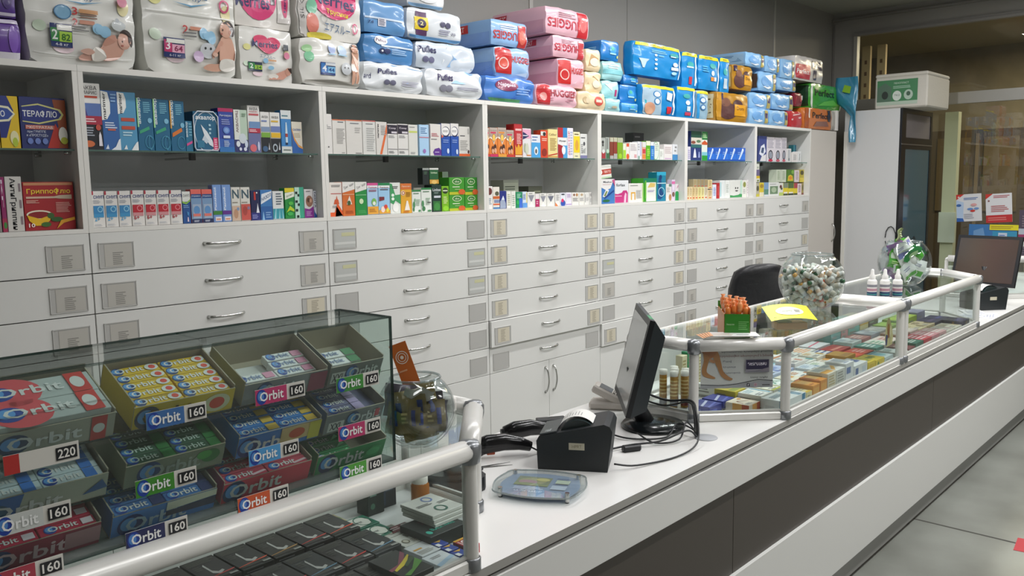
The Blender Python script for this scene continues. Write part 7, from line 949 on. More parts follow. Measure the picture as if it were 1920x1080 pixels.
# --- on top of the second showcase
ZT2 = 1.0985
t = thing('lollipop_box', 'green and orange counter box filled with orange wrapped sticks', 'counter box', (1.42, -1.685, ZT2), (0, 0, -.96)); W_, D_, H_ = .088, .20, .095
b = MB(); GR = mat('#2f7a22', .4); OR = mat('#c88450', .45)
for q in ((0, 0, .003, 0, H_, GR), ): pass
b.box(0, 0, 0, .0026, D_, H_, OR); b.box(0, 0, 0, W_, .0026, H_, GR); b.box(W_ - .0026, 0, 0, W_, D_, H_ + .02, OR); b.box(0, D_ - .0026, 0, W_, D_, H_ + .02, GR); b.box(0, 0, 0, W_, D_, .003, GR); b.box(.003, .003, H_ - .012, W_ - .003, D_ - .003, H_ - .010, mat('#e3dcc8', .6))
decal(b, 't Лекарство .24 .62 .3 .08 #b9d8a8;l .55 .42 .95 .75 5 #6aa85c;r 0 .05 1 .08 #d8e0d0', lambda u, v, d: (u * W_, -d, v * H_)); 
b.build('box', t)
for k in range(22):
    b = MB(); x = .014 + (k % 4) * .020; y = .016 + (k // 4) * .030; hh = H_ + .006 + .008 * ((k * 7) % 3)
    b.lathe([(0, 0), (.008, .001), (.0105, .008), (.0105, .026), (.007, .032), (.0045, .034), (.009, .042), (0, .040)], mat(['#e08038', '#dd7430', '#e8955a'][k % 3], .2, coat=.6), 9)
    o_ = b.build('wrapped_sweet'); o_.matrix_world = Matrix.Translation((1.42, -1.685, ZT2)) @ Matrix.Rotation(-.96, 4, 'Z') @ Matrix.Translation((x, y, hh - .016)); tag(o_, 'glossy orange wrapped sweet standing in the green counter box', 'sweet', 'orange wrapped sweets in the green box')
for k in range(5):
    b = MB(); b.box(0, 0, 0, .165, .075, .0012, mat(['#e9e7e2', '#e8dfd2', '#ecebe8', '#e2dcd0', '#efefed'][k], .4)); decal(b, 'l .05 .1 .5 .8 4 #c8b8a8;r .55 .3 .8 .36 #3a3f5a;p .0,.0 .06,.0 .05,1 0,1 #dba070', lambda u, v, d: (u * .165, v * .075, .0012 + d))
    tag(b.build('leaflet', loc=(1.315 + k * .005, -1.665 - k * .004, ZT2 + .022 + k * .0018), rot=(0, 0, -.72 - k * .045)), ['white leaflet at the bottom of the fanned heap on the poster showcase', 'peach-edged leaflet low in the fanned heap', 'white leaflet in the middle of the fanned heap', 'greyish leaflet high in the fanned heap', 'topmost leaflet of the fanned heap with a dark printed line'][k], 'leaflet', 'fanned leaflets')
t = thing('flyer_dispenser', 'clear plastic box under a bright yellow sloping card', 'dispenser', (1.79, -1.752, ZT2), (0, 0, -.78)); t.scale = (.82, .82, .9)
b = MB(); b.cbox(-.085, -.045, 0, .085, .045, .056, glass('clear_box', '#eef0ee', .06, .02, .07), .002); b.build('tub', t)
b = MB(); b.cbox(-.07, -.036, .003, .07, .036, .030, mat('#b99a72', .6), .002); b.box(-.06, -.03, .03, .0, .03, .036, mat('#8a9a7a', .6)); b.build('folded_sheets', t)
b = MB(); b.M = Matrix.Translation((0, 0, .062)) @ Matrix.Rotation(.30, 4, 'X'); N = 8; vs = [(-.105 + .21 * i / N, -.065 + .14 * j / N, .012 * (1 - (2 * i / N - 1) ** 2)) for j in range(N + 1) for i in range(N + 1)]
b.add(vs + [(x, y, z - .001) for x, y, z in vs], [(j * (N + 1) + i, j * (N + 1) + i + 1, (j + 1) * (N + 1) + i + 1, (j + 1) * (N + 1) + i) for j in range(N) for i in range(N)], mat('#dde21a', .4, name='bright_yellow_card'), True)
f2 = lambda u, v, d: (-.105 + .21 * u, -.065 + .14 * v, .012 * (1 - (2 * u - 1) ** 2) + .0006 + d); decal(b, 'e .5 .5 .3 .28 #e6e9d8;t Հարցրեք .42 .5 .26 .14 #8a9a6a;l .6 .4 .75 .6 3 #a8a8a0', f2); b.build('yellow_card', t)
b = MB(); b.cbox(-.03, -.012, 0, .03, .012, .045, BLACK, .003); tag(b.build('card_holder', loc=(1.60, -1.62, ZT2), rot=(0, 0, -.9)), 'small black holder standing between the green box and the yellow card', 'holder')

# --- glass bowls
def bowl(label, loc, R, cut=.62, base=.45):
    t = thing('glass_bowl', label, 'bowl', loc); a0 = math.asin(base); a1 = PI - math.asin(cut); pr = []
    for i in range(25): a = a0 + (a1 - a0) * i / 24; pr.append((R * math.sin(a), R * math.cos(a0) - R * math.cos(a)))
    b = MB(); b.lathe([(0, .001), (R * base * .9, .001)] + pr + [(pr[-1][0] + .004, pr[-1][1] + .003), (pr[-1][0] + .002, pr[-1][1] + .006)], BOWLG, 48)
    b.lathe([(0, .008)] + [(r_ * .965, z * .97 + .006) for r_, z in pr[:-1]] + [(pr[-1][0] - .001, pr[-1][1] + .004)], BOWLG, 48); b.build('vessel', t)
    b = MB(); b.tube([(pr[-1][0] * math.cos(q), pr[-1][0] * math.sin(q), pr[-1][1] + .004) for q in [2 * PI * i / 40 for i in range(40)]], .0028, glass('rim_glass', '#dfe6e6', .14, .03, .12), 8, closed=True); b.build('rim', t); return t, R * math.cos(a0)
def inside(R, zc, fill, s, sep, n, seed):
    r = random.Random(seed); out = []; tries = 0
    while len(out) < n and tries < 20000:
        tries += 1; p = Vector((r.uniform(-R, R), r.uniform(-R, R), r.uniform(-R, fill)))
        if p.length > R - s: continue
        if all((p - q).length > sep for q in out): out.append(p)
    return out
R2 = .136
t, zc = bowl('big round glass bowl filled with small white capped vials', (2.335, -1.60, ZT2), R2)
rr_ = random.Random(5); caps_ = ['#2f5f3c', '#c9562c', '#d8a24a', '#e3e1da', '#e3e1da', '#57705c', '#d8d8d2']; tpl = {}
def vial(ci):
    b = MB(); b.lathe([(0, 0), (.0105, .001), (.0105, .032), (.009, .034)], mat('#e0ded6', .3), 10); b.lathe([(.0107, .008), (.0107, .024)], mat(['#cfc9b8', '#d8bca0', '#c4cdbf'][ci % 3], .4), 10)
    b.lathe([(.0092, .034), (.0095, .046), (0, .047)], mat(caps_[ci], .35), 10); return b
VL = 'small white vial with a coloured cap heaped in the big round bowl'
for i, p in enumerate(inside(R2, zc, .050, .021, .0228, 240, 11)):
    ci = i % 7
    o_ = dup(tpl[ci]) if ci in tpl else vial(ci).build('vial')
    tpl.setdefault(ci, o_); ax = Vector((rr_.uniform(-1, 1), rr_.uniform(-1, 1), rr_.uniform(-.8, .8))).normalized()
    o_.matrix_world = Matrix.Translation(Vector((2.335, -1.60, ZT2 + zc)) + p - ax * .023) @ ax.to_track_quat('Z', 'Y').to_matrix().to_4x4(); tag(o_, VL, 'vial', 'vials in the big glass bowl')
R3 = .130
t, zc = bowl('round glass bowl heaped with green and white sachets', (3.42, -1.63, ZT2), R3)
def sachet(w_, h_, col, spec, seed, name='sachet'):
    b = MB(); r = random.Random(seed); N = 7; ph = r.uniform(0, 6)
    f = lambda u, v, d: ((u - .5) * w_, .006 * math.sin(v * 7 + ph) + .004 * math.cos(u * 9 + ph), (v - .5) * h_)
    th = lambda u, v: .005 * (1 - (2 * u - 1) ** 4) * (1 - (2 * v - 1) ** 4)
    for s_ in (-1, 1):
        vs = []
        for j in range(N + 1):
            for i in range(N + 1): x, y, z = f(i / N, j / N, 0); vs.append((x, y + s_ * th(i / N, j / N), z))
        b.add(vs, [(j * (N + 1) + i, j * (N + 1) + i + 1, (j + 1) * (N + 1) + i + 1, (j + 1) * (N + 1) + i) for j in range(N) for i in range(N)], mat(col, .3, .15 if 'foil' in spec else 0, coat=.12), True)
        def g(u, v, d, s_=s_): x, y, z = f(u, v, 0); return (x, y + s_ * (th(u, v) + .0008 + d), z)
        decal(b, spec.replace('foil', ''), g, sub=5)
    return b.build(name)
SP3 = [('#4fae2c', 'r .1 .5 .9 .8 #dfe8d0;l .2 .2 .8 .4 2 #c4e090', 'bright green'), ('#dfe2dc', 'r .1 .1 .9 .4 #4fae2c;l .2 .6 .8 .8 2 #99a', 'white and green'), ('#9a74a8', 'r .1 .3 .9 .6 #c8a8d0', 'mauve'), ('#2f8a44', 'e .5 .5 .3 .3 #b8dca0', 'dark green'), ('#b9bbbb', 'r .2 .2 .8 .8 #dfe0e0;t O .5 .5 .3 .4 #2a4a9a', 'silver'), ('#d8d8d0', 'r .1 .6 .9 .9 #8a8ac0', 'pale lilac-edged')]
for i, p in enumerate(inside(R3, zc, .112, .040, .040, 26, 4)):
    c, s_, nm = SP3[i % 6]; o_ = sachet(.085, .095, c, s_, i); o_.location = Vector((3.42, -1.63, ZT2 + zc + .008)) + p * .82; o_.rotation_euler = (rr_.uniform(-.5, .5), rr_.uniform(-.7, .7), rr_.uniform(-1.1, -.2)); tag(o_, nm + ' glossy sachet among those heaped in the bowl behind the bottles', 'sachet', nm + ' sachets in the bowl')
o_ = sachet(.09, .07, '#8a9a5a', 'l .1 .2 .9 .8 4 #dfe4c8', 40); o_.location = (3.36, -1.62, ZT2 + .262); o_.rotation_euler = (.3, .1, .2); tag(o_, 'olive green folded packet sticking out of the top of the sachet bowl', 'sachet')
R1 = .084
t, zc = bowl('round glass bowl of gold foil packets behind the gum display', (-.032, -1.745, ZT2), R1)
for i, p in enumerate(inside(R1, zc, .030, .032, .038, 12, 9)):
    o_ = sachet(.070, .070, '#7c6e42' if i % 5 else '#5c5560', 'foil r .08 .3 .24 .7 #2c3f78;r .72 .3 .88 .7 #2c3f78', 60 + i, 'foil_packet'); o_.location = Vector((-.032, -1.745, ZT2 + zc)) + p * .8; o_.rotation_euler = (rr_.uniform(-.25, .25), rr_.uniform(-.25, .25), rr_.uniform(-1.0, -.3)); tag(o_, 'dull gold foil packet with blue marks in the bowl beside the gum display', 'packet', 'gold foil packets in the small bowl')
for dx, dy, rz_, q in ((.004, -.040, .62, 71), (-.040, -.012, .9, 72)):
    o_ = sachet(.066, .068, '#80714a', 'r .12 .25 .26 .75 #2c3f88;r .7 .25 .84 .75 #2c3f88;l .4 .3 .6 .7 3 #a89a66', q, 'foil_packet'); o_.location = (-.032 + dx, -1.745 + dy, ZT2 + .066); o_.rotation_euler = (-.15, 0, -rz_); tag(o_, 'dull gold foil packet with blue marks in the bowl beside the gum display', 'packet', 'gold foil packets in the small bowl')
o_ = sachet(.062, .055, '#dcdad2', 'l .2 .3 .8 .7 2 #bbb', 90, 'receipt_scrap'); o_.location = (-.045, -1.765, ZT2 + .112); o_.rotation_euler = (1.1, .2, -.5); tag(o_, 'crumpled white scrap of paper on top of the gold foil packets', 'paper')
mb = MB(); mb.M = Matrix.Translation((-.012, -1.72, ZT2 + .102)) @ Matrix.Rotation(-.72, 4, 'Z') @ Matrix.Rotation(-.32, 4, 'Y') @ Matrix.Rotation(-.1, 4, 'X'); mb.box(-.019, 0, 0, .019, .0018, .115, mat('#c96a2c', .35))
decal(mb, 'o .5 .72 .36 .125 .12 #efe3d6;o .5 .72 .24 .085 .16 #efe3d6;e .5 .72 .1 .035 #efe3d6;l .1 .44 .7 .5 1 #e0a880', lambda u, v, d: (-.019 + .038 * u, -d, .115 * v)); tag(mb.build('orange_card'), 'orange card with white rings sticking up out of the gold packet bowl', 'card')
b = MB(); b.lathe([(0, 0), (.018, .0), (.0185, .002), (.0185, .030), (.016, .034), (0, .035)], mat('#dcdad4', .5), 22); b.lathe([(.0187, .006), (.0187, .02)], mat('#c9c7c0', .6), 22); tag(b.build('tape_roll', loc=(.195, -1.605, ZT2)), 'small white roll standing on the showcase behind the gold packet bowl', 'roll')
# three white dropper bottles
for i, (x, y, lb) in enumerate([(2.80, -1.690, 'white pointed-cap bottle farthest from the front rail'), (2.835, -1.735, 'white pointed-cap bottle in the middle of the three'), (2.87, -1.780, 'white pointed-cap bottle nearest the front rail')]):
    t = thing('spray_bottle', lb + ', on the bottle showcase' if i != 9 else '', 'bottle', (x, y, ZT2), group='white pointed-cap bottles')
    b = MB(); WP = mat('#e3e2de', .3, name='white_bottle_plastic'); b.lathe([(0, .001), (.020, .001), (.0215, .004), (.0215, .078), (.018, .085), (.012, .088)], WP, 22)
    for z0_, z1_, c in ((.052, .064, '#8a8a92'), (.034, .046, '#b88a98'), (.010, .030, '#27406a'), (.016, .022, '#3f8a8a')): b.lathe([(.02165 + (.0001 if z0_ == .016 else 0), z0_), (.02165 + (.0001 if z0_ == .016 else 0), z1_)], mat(c, .4), 22)
    b.build('body', t); b = MB(); b.lathe([(.0135, .086), (.0135, .104), (.0085, .110), (.007, .130), (.004, .134), (0, .1345)], WP, 18); b.build('pointed_cap', t)
import re
# ================================================================ chewing gum display on the first showcase
gd = thing('gum_display', 'three-tier glass display rack for chewing gum standing on the first showcase', 'display rack', (-.165, -1.835, ZT2 + .016))
o0 = Vector((-.165, -1.835, ZT2 + .016)); XL = -1.30
def gp(x0, y0, z0, x1, y1, z1, m, name='glass_pane', mts=None):
    b = MB(); b.box(x0 - o0.x, y0 - o0.y, z0 - o0.z, x1 - o0.x, y1 - o0.y, z1 - o0.z, m, mts); b.build(name, gd)
EG = glass('dark_green_glass_edge', '#2f4f48', .06, .1, .55); SMK = glass('smoky_glass', '#f1f7f5', .06)
ED = {'T': EG, 'L': EG, 'R': EG, 'B': EG}
gp(XL, -1.835, ZT2 + .016, -.165, -1.831, 1.400, SMK, mts=ED)
gp(XL, -1.831, 1.396, -.165, -1.670, 1.400, SMK, mts={'F': EG, 'K': EG, 'L': EG, 'R': EG}, name='glass_top')
gp(-.169, -1.831, ZT2 + .016, -.165, -1.670, 1.396, SMK, mts={'F': EG, 'K': EG, 'T': EG})
gp(XL, -1.674, ZT2 + .016, -.169, -1.670, 1.18, SMK, mts={'T': EG})
gp(XL, -1.831, ZT2 + .016, -.169, -1.672, ZT2 + .021, mat('#5c6663', .15, name='painted_base_reflection'), 'base_reflection_board')  # added opaque board; its dark colour stands in for the base glass's reflection
TZ = [1.276, 1.186, 1.114]; TZ = [1.279, 1.190, 1.106 + .012]
TILT = math.radians(25)
for z in TZ:
    b = MB(); b.M = Matrix.Translation((0, -1.800 - o0.y, z - o0.z)) @ Matrix.Rotation(TILT, 4, 'X'); b.box(XL - o0.x + .003, 0, -.005, -.172 - o0.x, .128, -.001, SMK, {'F': EG, 'K': EG}); b.build('glass_shelf', gd)
INN = mat('#b4ab98', .6, name='carton_inside')
def lift(h, k=1.38):
    h = h.lstrip('#'); return '#' + ''.join('%02x' % min(238, int(int(h[i:i + 2], 16) * k)) for i in (0, 2, 4))
def orbit(cx, cy, w_, h_, col, ring='#1f3f8a'):
    return 'e %g %g %g %g %s;e %g %g %g %g #4f86c8;b Orbit %g %g %g %g %s' % (cx - w_ * .36, cy, w_ * .20, h_ * .80, ring, cx - w_ * .40, cy + h_ * .1, w_ * .12, h_ * .5, cx + w_ * .03, cy + h_ * .02, w_ * .94, h_, col)
# tier, x0, x1, tray colour, front print, label, pack colour, pack print, pack rows/columns, pack label
TR = [
 (0, -1.045, -.885, '#a8a8a0', orbit(.5, .5, .7, .4, '#e6e6e2'), 'grey open gum carton beyond the red-and-grey one', '#c8cccc', orbit(.5, .5, .7, .5, '#5a6a7a'), (2, 4), 'grey-white gum pack', ''),
 (0, -.862, -.685, '#85847a', orbit(.42, .5, .62, .5, '#cfcfc8', '#1d3a5a') + ';r .8 0 .93 1 #a8322e;e .865 .5 .05 .2 #d8c8c0', 'grey open gum carton with a red stripe, top tier', '#a9b0b0', 'e .3 .5 .25 .7 #c84a52;' + orbit(.42, .5, .62, .44, '#e6eaea') + ';r .78 0 .95 1 #b0322e;e .86 .5 .06 .3 #e0d0cc', (1, 2), 'red-striped grey gum bottle box', 'big'),
 (0, -.661, -.488, '#c9951c', orbit(.35, .45, .6, .62, '#5a4a1a', '#1d2f4a') + ';e .82 .5 .14 .4 #d8c8a0;e .82 .5 .08 .26 #c0402a', 'yellow open gum carton with a strawberry, top tier', '#dda818', orbit(.36, .52, .62, .62, '#f2f0e4', '#1d3a6a') + ';e .84 .5 .14 .42 #e8e0c8;e .85 .5 .07 .26 #c8382a', (2, 5), 'yellow strawberry gum pack', 'tag:#3f6ea8'),
 (0, -.474, -.302, '#6f7376', orbit(.42, .5, .5, .6, '#b9bcc0', '#24406a') + ';r .78 .05 1 .95 #7a2a44', 'grey open gum carton with a plum corner, top tier', '#cfd4dc', orbit(.36, .52, .56, .6, '#6a7a9a') + ';r .7 .1 .95 .9 #b87a94', (2, 4), 'silver gum pack with a pink end', 'tag:#b83a6a'),
 (0, -.298, -.172, '#555c58', 'r .04 .15 .3 .7 #b9bdb9;b XXL .17 .42 .22 .4 #2a2f30;' + orbit(.62, .55, .6, .5, '#b0b8b4', '#24406a') + ';p .7,0 1,0 1,.4 #2f7a44', 'grey-green large-size gum carton at the end of the top tier', '#cfd6dc', orbit(.34, .52, .5, .6, '#5a6a8a') + ';r .72 0 1 1 #1f6a3a', (1, 3), 'silver gum pack with a green end', 'tag:#3f8a3a'),
 (1, -.885, -.702, '#8d8f84', 'p 0,0 .3,0 .35,1 0,1 #2a5a9a;' + orbit(.35, .4, .6, .5, '#d0d0c8', '#1d4a6a') + ';p .8,.3 1,.4 .95,.8 #3a5a8a', 'white and blue open gum carton, second tier', '#b8c4cc', orbit(.36, .52, .6, .6, '#e8ecf0') + ';r .7 0 .9 1 #3a6ab0', (2, 4), 'white and blue gum pack', 'tag:#c8ccc8'),
 (1, -.680, -.511, '#6a7060', orbit(.45, .5, .6, .6, '#8f968c', '#1f3a6a') + ';e .85 .6 .1 .3 #2f6a34;e .78 .7 .08 .2 #3f8a3c', 'grey-green open gum carton with mint leaves, second tier', '#3c5a48', orbit(.36, .52, .6, .6, '#a8b8b0') + ';r .75 0 1 1 #2f6a3a', (2, 4), 'dark green mint gum pack', 'tag:#3f8a2c'),
 (1, -.490, -.320, '#2f62a0', orbit(.35, .45, .62, .6, '#d0d8e0', '#1a2f6a') + ';p .5,.2 1,.3 1,1 .5,1 #b8a070;e .7 .6 .1 .25 #b04a2a;r .85 .1 1 .98 #b0a83a', 'blue open gum carton with fruit pictures, second tier', '#3f78b8', orbit(.36, .52, .6, .6, '#e8ecf0') + ';r .72 .1 1 .9 #c8a04a', (2, 4), 'blue fruit gum pack', 'tag:#4f9ad0'),
 (1, -.312, -.172, '#66696c', 'r .06 .1 .32 .6 #c8ccd0;b XXL .19 .36 .2 .36 #2a2d3a;' + orbit(.66, .55, .56, .5, '#b4b8bc', '#24406a') + ';r .84 .4 .92 .8 #a83a4a', 'grey large-size gum carton at the end of the second tier', '#6a6a88', orbit(.4, .52, .5, .6, '#c8ccd8') + ';r .75 0 1 1 #9a8ab0', (1, 4), 'violet-grey gum pack', 'tag:#b83a6a'),
 (2, -.890, -.718, '#7a2038', orbit(.4, .5, .66, .6, '#c8a0a8', '#1d2a5a') + ';r .7 .2 1 .9 #9a7078', 'dark red open gum carton, bottom tier', '#a82040', orbit(.4, .52, .56, .5, '#e8d8dc') + ';r .75 .2 .95 .8 #d8b0b8', (2, 3), 'crimson gum pack', 'tag:#a83a4a'),
 (2, -.705, -.531, '#3668a4', orbit(.4, .42, .62, .6, '#9fb0c4', '#1a2f6a') + ';p .5,.6 1,.7 1,1 .5,1 #c0c4b0;p .5,.35 1,.3 1,.68 .5,.58 #2a2f4a', 'blue open gum carton with blackberries, bottom tier', '#3f6ea8', orbit(.38, .52, .6, .6, '#dfe6ee') + ';r .75 0 1 1 #2a3560', (2, 4), 'blue blackberry gum pack', 'tag:#262b58'),
 (2, -.522, -.345, '#a83244', orbit(.35, .5, .62, .66, '#e6d4d4', '#1d2f5a'), 'rose red open gum carton, bottom tier', '#b04054', orbit(.4, .52, .62, .56, '#efe0e0') + ';p .65,.1 1,.3 .95,.5 .6,.3 #c8a0a8', (2, 3), 'rose red gum pack', 'tag:#c8562c'),
 (2, -.335, -.172, '#1f7040', orbit(.38, .5, .62, .62, '#e0e8e0', '#1d2f5a') + ';p .66,.2 .8,.8 .95,.7 .9,.2 #2c8a50;e .82 .5 .1 .2 #3f9a60', 'green open gum carton, almost empty, at the end of the bottom tier', '#237a46', orbit(.38, .52, .6, .56, '#d8e6dc') + ';p .7,.2 .9,.9 .95,.5 #6ab884', (1, 3), 'green gum pack', 'tag:#4f9a3a')]
for ti, (tier, x0, x1, col, fr, lab, pc, pp, (nc, nr), plab, opt) in enumerate(TR):
    col, pc = lift(col), lift(pc, 1.18); fr, pp = [re.sub(r'#[0-9a-f]{6}', lambda q: lift(q.group(0), 1.25), q_) for q_ in (fr, pp)]
    W_ = x1 - x0 - .004; D_ = .120; H_ = .043; t = thing('gum_carton', lab, 'carton', ((x0 + x1) / 2, -1.800, TZ[tier]), (TILT, 0, 0), 'open gum cartons')
    base = t.matrix_basis.copy(); base = Matrix.Translation(t.location) @ Matrix.Rotation(TILT, 4, 'X')
    b = MB(); m = ink(col); w2 = W_ / 2; e = .002
    b.box(-w2, 0, 0, w2, e, H_, INN, {'F': m}); b.box(-w2, D_ - e, 0, w2, D_, H_ + .012, INN, {'K': m}); b.box(-w2, e, 0, -w2 + e, D_ - e, H_ + .006, INN, {'L': m}); b.box(w2 - e, e, 0, w2, D_ - e, H_ + .006, INN, {'R': m}); b.box(-w2, 0, 0, w2, D_, .0015, INN)
    decal(b, fr, lambda u, v, d: (-w2 + u * W_, -d, v * H_)); b.build('tray', t)
    big = opt == 'big'; pw = (W_ - .008) / nc; pd = .05 if big else .0215; ph = .014
    for c in range(nc):
        for r in range(nr):
            if ti == 3 and (c, r) in ((0, 2), (0, 3)): continue
            zz = .0165 + (.010 if not (ti in (4, 12, 3) and 1) else -.004) + (.012 if big else 0); jx = rnd.uniform(-.001, .001)
            if ti in (3, 4): zz = .012 + (r * .002)
            w3 = min(pw - .002, .086 if not big else .16) if nc == 1 and not big else pw - .002
            o_ = carton(w3, pd - .0012, ph, pc, 'T:' + pp, 'gum_pack', c=.0008); px = -w2 + .004 + pw * (c + .5) + jx if nc > 1 or big else -w2 + .004 + w3 / 2
            o_.matrix_world = base @ Matrix.Translation((px, .0035 + r * pd, zz)); tag(o_, plab + ' in the ' + lab.split(',')[0].replace('open gum ', '').replace('large-size gum ', 'large-size ').replace(' at the end of the top tier','').replace(' at the end of the second tier',''), 'gum pack', plab + 's in their carton')
            if not (ti == 12): # the layer beneath that carries it
                pass
    if not ti in (12,):
        b = MB(); b.box(-w2 + .004, .004, .0016, w2 - .004 if ti not in (3, 4) else w2 - .02, nr * pd + .003, .0118 + (.0 if ti in (3, 4) else .0143) + (.012 if big else 0), mat(pc, .35)); b.build('lower_gum_layer', t)
    if opt.startswith('tag:') or big:
        tc_ = opt[4:] or '#b8b4a8'; num = '220' if big else '160'; b = MB(); tw = .098; th = .027; f = lambda u, v, d: (u * tw, -d, v * th)
        b.box(0, 0, 0, tw, .0012, th, mat('#d8d6ce', .4)); decal(b, ('r 0 0 .62 1 %s;' % tc_ + orbit(.3, .5, .5, .6, '#eef0ee', '#1f3f9a') + ';' if not big else 'r 0 0 .2 1 #b8322e;') + 'r .68 .16 .97 .84 #14161a;b %s .825 .5 .24 .5 #eceae4' % num, f)
        nm = {0: 'top', 1: 'second', 2: 'bottom'}[tier]
        o_ = b.build('price_tag', loc=(x1 - .065 - tw + (.0 if x1 < -.2 else .035), -1.8365, {0: 1.284, 1: 1.183, 2: 1.107}[tier] + (-.018 if big else 0) - (.010 if ti in (4,) else 0)), rot=(0, -.0, 0)); tag(o_, '%s price tag stuck before the %s' % (num, lab.replace(' open gum', '').replace('large-size gum', 'large').replace('at the end of the', 'end of').replace(', almost empty', '')), 'price tag', 'price tags on the gum display')
# ================================================================ far end: fridge top, posters, hanging bags, farther showcase
t = thing('foam_box', 'white polystyrene box with a green label standing on top of the drinks fridge', 'foam box', (6.69, -.74, 2.252))
FO = mat('#c4c0b6', .7, bump=(80, .2)); b = MB(); b.cbox(0, .02, 0, .62, .46, .27, FO, .012); b.build('box', t); b = MB(); b.cbox(.0, .02, .268, .62, .46, .30, FO, .010); b.build('lid', t)
b = MB(); decal(b, 'r 0 0 1 1 #3f7a50;r 0 0 1 .14 #a8b8a8;p .0,.14 .36,.14 .36,.7 .2,.9 .0,.7 #4f6a58;e .2 .4 .08 .16 #26302a;t ПЕНОПЛАСТ .6 .86 .36 .07 #c8d8c8;l .4 .64 .9 .76 2 #9abaa4;e .5 .36 .11 .2 #c8d0c8;t ЭКО .5 .38 .14 .08 #3f5a48;e .78 .38 .11 .2 #a8bcac;e .78 .42 .05 .09 #3f5a48', lambda u, v, d: (-.0008 - d, .44 - u * .34, .03 + v * .215)); b.build('green_label', t)
b = MB(); b.cbox(.05, .03, 0, .40, .30, .20, mat('#a8a08c', .7), .03); tag(b.build('paper_sack', loc=(7.0, -.72, 2.252)), 'crumpled tan sack slumped against the foam box on the fridge', 'sack') if 0 else 0
def poster(y1, z1, w_, h_, tilt, spec, label, x=XE - .004, base='#dcdcde'):
    mb = MB(); mb.M = Matrix.Translation((x, y1, z1)) @ Matrix.Rotation(tilt, 4, 'X')   # hangs from its upper corner; u runs to -y
    f = lambda u, v, d: (-.0015 - d, -u * w_, -h_ + v * h_); mb.box(-.0015, -w_, -h_, 0, 0, 0, mat(base, .4)); decal(mb, spec, f, .0006)
    return tag(mb.build('poster'), label, 'poster', 'posters on the glass partition')
poster(-.735, 1.478, .215, .255, -.07, 'p 0,1 0,.8 .32,1 #c8352c;e .1 .9 .04 .03 #e8d0c8;l .3 .78 .9 .88 2 #5f7ab0;p 0,.0 .25,.0 .3,.7 0,.8 #b8cce6;p 0,0 .3,0 .25,.12 0,.14 #2f62b0;e .1 .6 .1 .05 #3f6aa8;e .55 .45 .12 .04 #5f8ac8;e .65 .38 .1 .04 #c83a34;e .8 .46 .1 .04 #6f94c8;e .7 .6 .12 .05 #d8a0a0;l .3 .1 .7 .3 3 #b8b8c4', 'white poster with a red corner and blue strip on the glass partition')
poster(-.985, 1.482, .215, .265, -.07, 'p 0,1 0,.82 .28,1 #c8352c;l .3 .84 .95 .95 2 #b8646a;e .12 .76 .04 .03 #8a5a5a;l .2 .36 .9 .6 4 #b86a6a;r 0 0 1 .26 #bf2f30;l .08 .06 .9 .2 2 #d87a74', 'white poster with a red corner and a broad red foot on the glass partition')
poster(-.86, 1.205, .40, .30, 0, 'r .0 .0 .5 1 #3f78b4;r .5 0 1 .8 #3a94bc;p .1,.1 .4,.3 .3,.9 .1,.8 #6f9ac8;r .62 .5 .8 .75 #c8d4e4;l .64 .54 .78 .7 3 #5f7ac0;e .85 .3 .05 .08 #c84a3a', 'blue and turquoise poster lower on the glass partition behind the farther monitor', base='#3f78b4')
poster(-1.035, 1.205, .235, .05, 0, 'l .05 .2 .95 .8 2 #b89a2a', 'bright yellow strip notice above the turquoise poster', XE - .010, '#e6dc2a')
poster(-1.27, 1.34, .25, .44, 0, 'r 0 .5 1 .62 #b8c0cc;r 0 .35 1 .5 #9a3a64;e .4 .8 .2 .1 #6a6070;r .1 .05 .9 .3 #4a5a7c;l .1 .65 .9 .9 5 #8a7a84', 'dark magenta and grey poster at the edge of the glass partition', base='#54485a')
# clear striped bale and carrier bags at the end of the cabinet tops
o_ = pack(.066, .2, .17, '#a9a49c', 1, 'r 0 0 1 .06 #77736c;p .1,.1 .3,.1 .2,.9 #8a857c;p .4,.1 .6,.1 .5,.9 #c4c0b8;p .7,.1 .9,.1 .8,.9 #8a857c', '', 77).build('nappy_pack', loc=(6.483, -.0, 2.0765)); tag(o_, 'clear grey-striped pack squeezed behind the green and orange ones', 'nappies', 'nappy packs on the cabinet tops')
b = MB(); b.cbox(-.024, 0, 0, .024, .2, .18, mat('#d4d0cb', .5), .004); tag(b.build('white_carton', loc=(6.545, -.01, 2.0765)), 'narrow plain white carton beside the hanging turquoise bag', 'carton')
mb = MB(); N = 10; vs = []
for j in range(N + 1):
    for i in range(7): u, v = i / 6, j / N; wv = .05 + .14 * max(0, min(1, (v - .42) * 5)); vs.append((.10 - wv * (1 - u), -.02 - .02 * math.sin(v * 9 + u * 4) - .03 * (1 - v), -.13 + .58 * v))
n0 = len(vs); vs += [(x, y + .012, z) for x, y, z in vs]; F = []
for j in range(N):
    for i in range(6): a = j * 7 + i; F += [(a, a + 1, a + 8, a + 7), (n0 + a, n0 + a + 7, n0 + a + 8, n0 + a + 1)]
for j in range(N): a = j * 7; F += [(a, a + 7, n0 + a + 7, n0 + a), (a + 6, n0 + a + 6, n0 + a + 13, a + 13)]
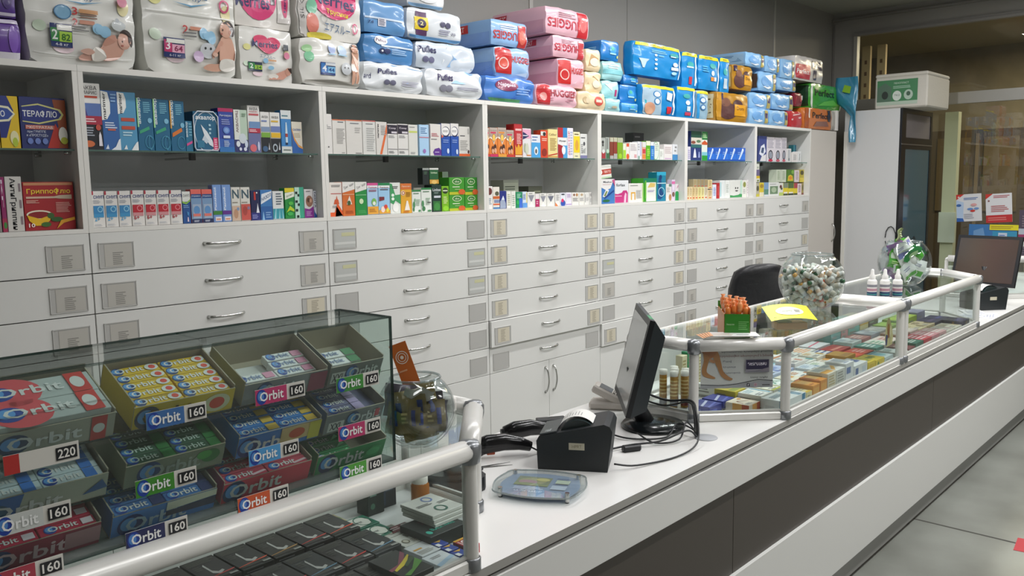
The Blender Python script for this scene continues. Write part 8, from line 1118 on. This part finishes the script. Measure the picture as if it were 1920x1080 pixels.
mb.add(vs, F, mat('#357f9e', .25, coat=.3), True); mb.add([(-.02, -.062, .32), (.05, -.062, .30), (.06, -.062, .36), (.0, -.062, .38)], [(0, 1, 2, 3)], mat('#7fae2c', .4), False)
tag(mb.build('carrier_bag', loc=(6.63, -.055, 2.10), rot=(0, 0, -PI / 2)), 'long turquoise plastic bag hanging down at the end of the cabinet tops', 'bag')
# farther showcase: stacked white cartons; papers on the counter
for i, (x, y, k, nm) in enumerate([(5.34, -1.62, 3, 'nearest the slanting pane'), (5.50, -1.55, 3, 'in the middle'), (5.66, -1.62, 2, 'farthest along')]):
    for j in range(k):
        tag(carton(.13, .12, .055, ['#e3e3e0', '#d8d9d6', '#e6e6e2'][j], 'r .05 .1 .12 .9 #b8c0c0;l .2 .3 .8 .6 2 #b0b4b4', loc=(x, y, ZF + j * .0555)), 'white carton %s of the farther showcase, %s of its stack' % (nm, ['bottom', 'middle', 'top'][j] if k == 3 else ['bottom', 'top'][j]), 'box', 'white cartons in the farther showcase')
for i, (x, y, r_) in enumerate([(4.36, -1.80, .2), (4.30, -1.74, -.1), (4.42, -1.72, .5)]):
    b = MB(); b.box(-.10, -.06, 0, .10, .06, .0015, mat(['#e6e6ea', '#dcdde2', '#eaeaea'][i], .5)); decal(b, 'l .1 .1 .8 .85 6 #b4b8c4', lambda u, v, d: (-.10 + .2 * u, -.06 + .12 * v, .0015 + d))
    tag(b.build('paper_sheet', loc=(x, y, ZC + .0005 + .0016 * i), rot=(0, 0, r_)), ['white paper sheet nearest the counter edge before the farther printer', 'white paper sheet tucked against the bottle showcase end', 'white paper sheet turned askew before the farther printer'][i], 'paper')
b = MB(); b.box(0, 0, 0, .16, .045, .0012, mat('#b5323a', .6)); tag(b.build('floor_tape', loc=(2.955, -2.335, .0003), rot=(0, 0, .1)), 'short strip of red tape stuck on the concrete floor', 'tape')
t = thing('document_tray', 'white card stand rising beyond the farther monitor', 'stand', (6.05, -1.60, 1.0985)); b = MB(); b.cbox(0, 0, 0, .12, .1, .06, mat('#d4d4d0', .4), .004); b.build('base', t)
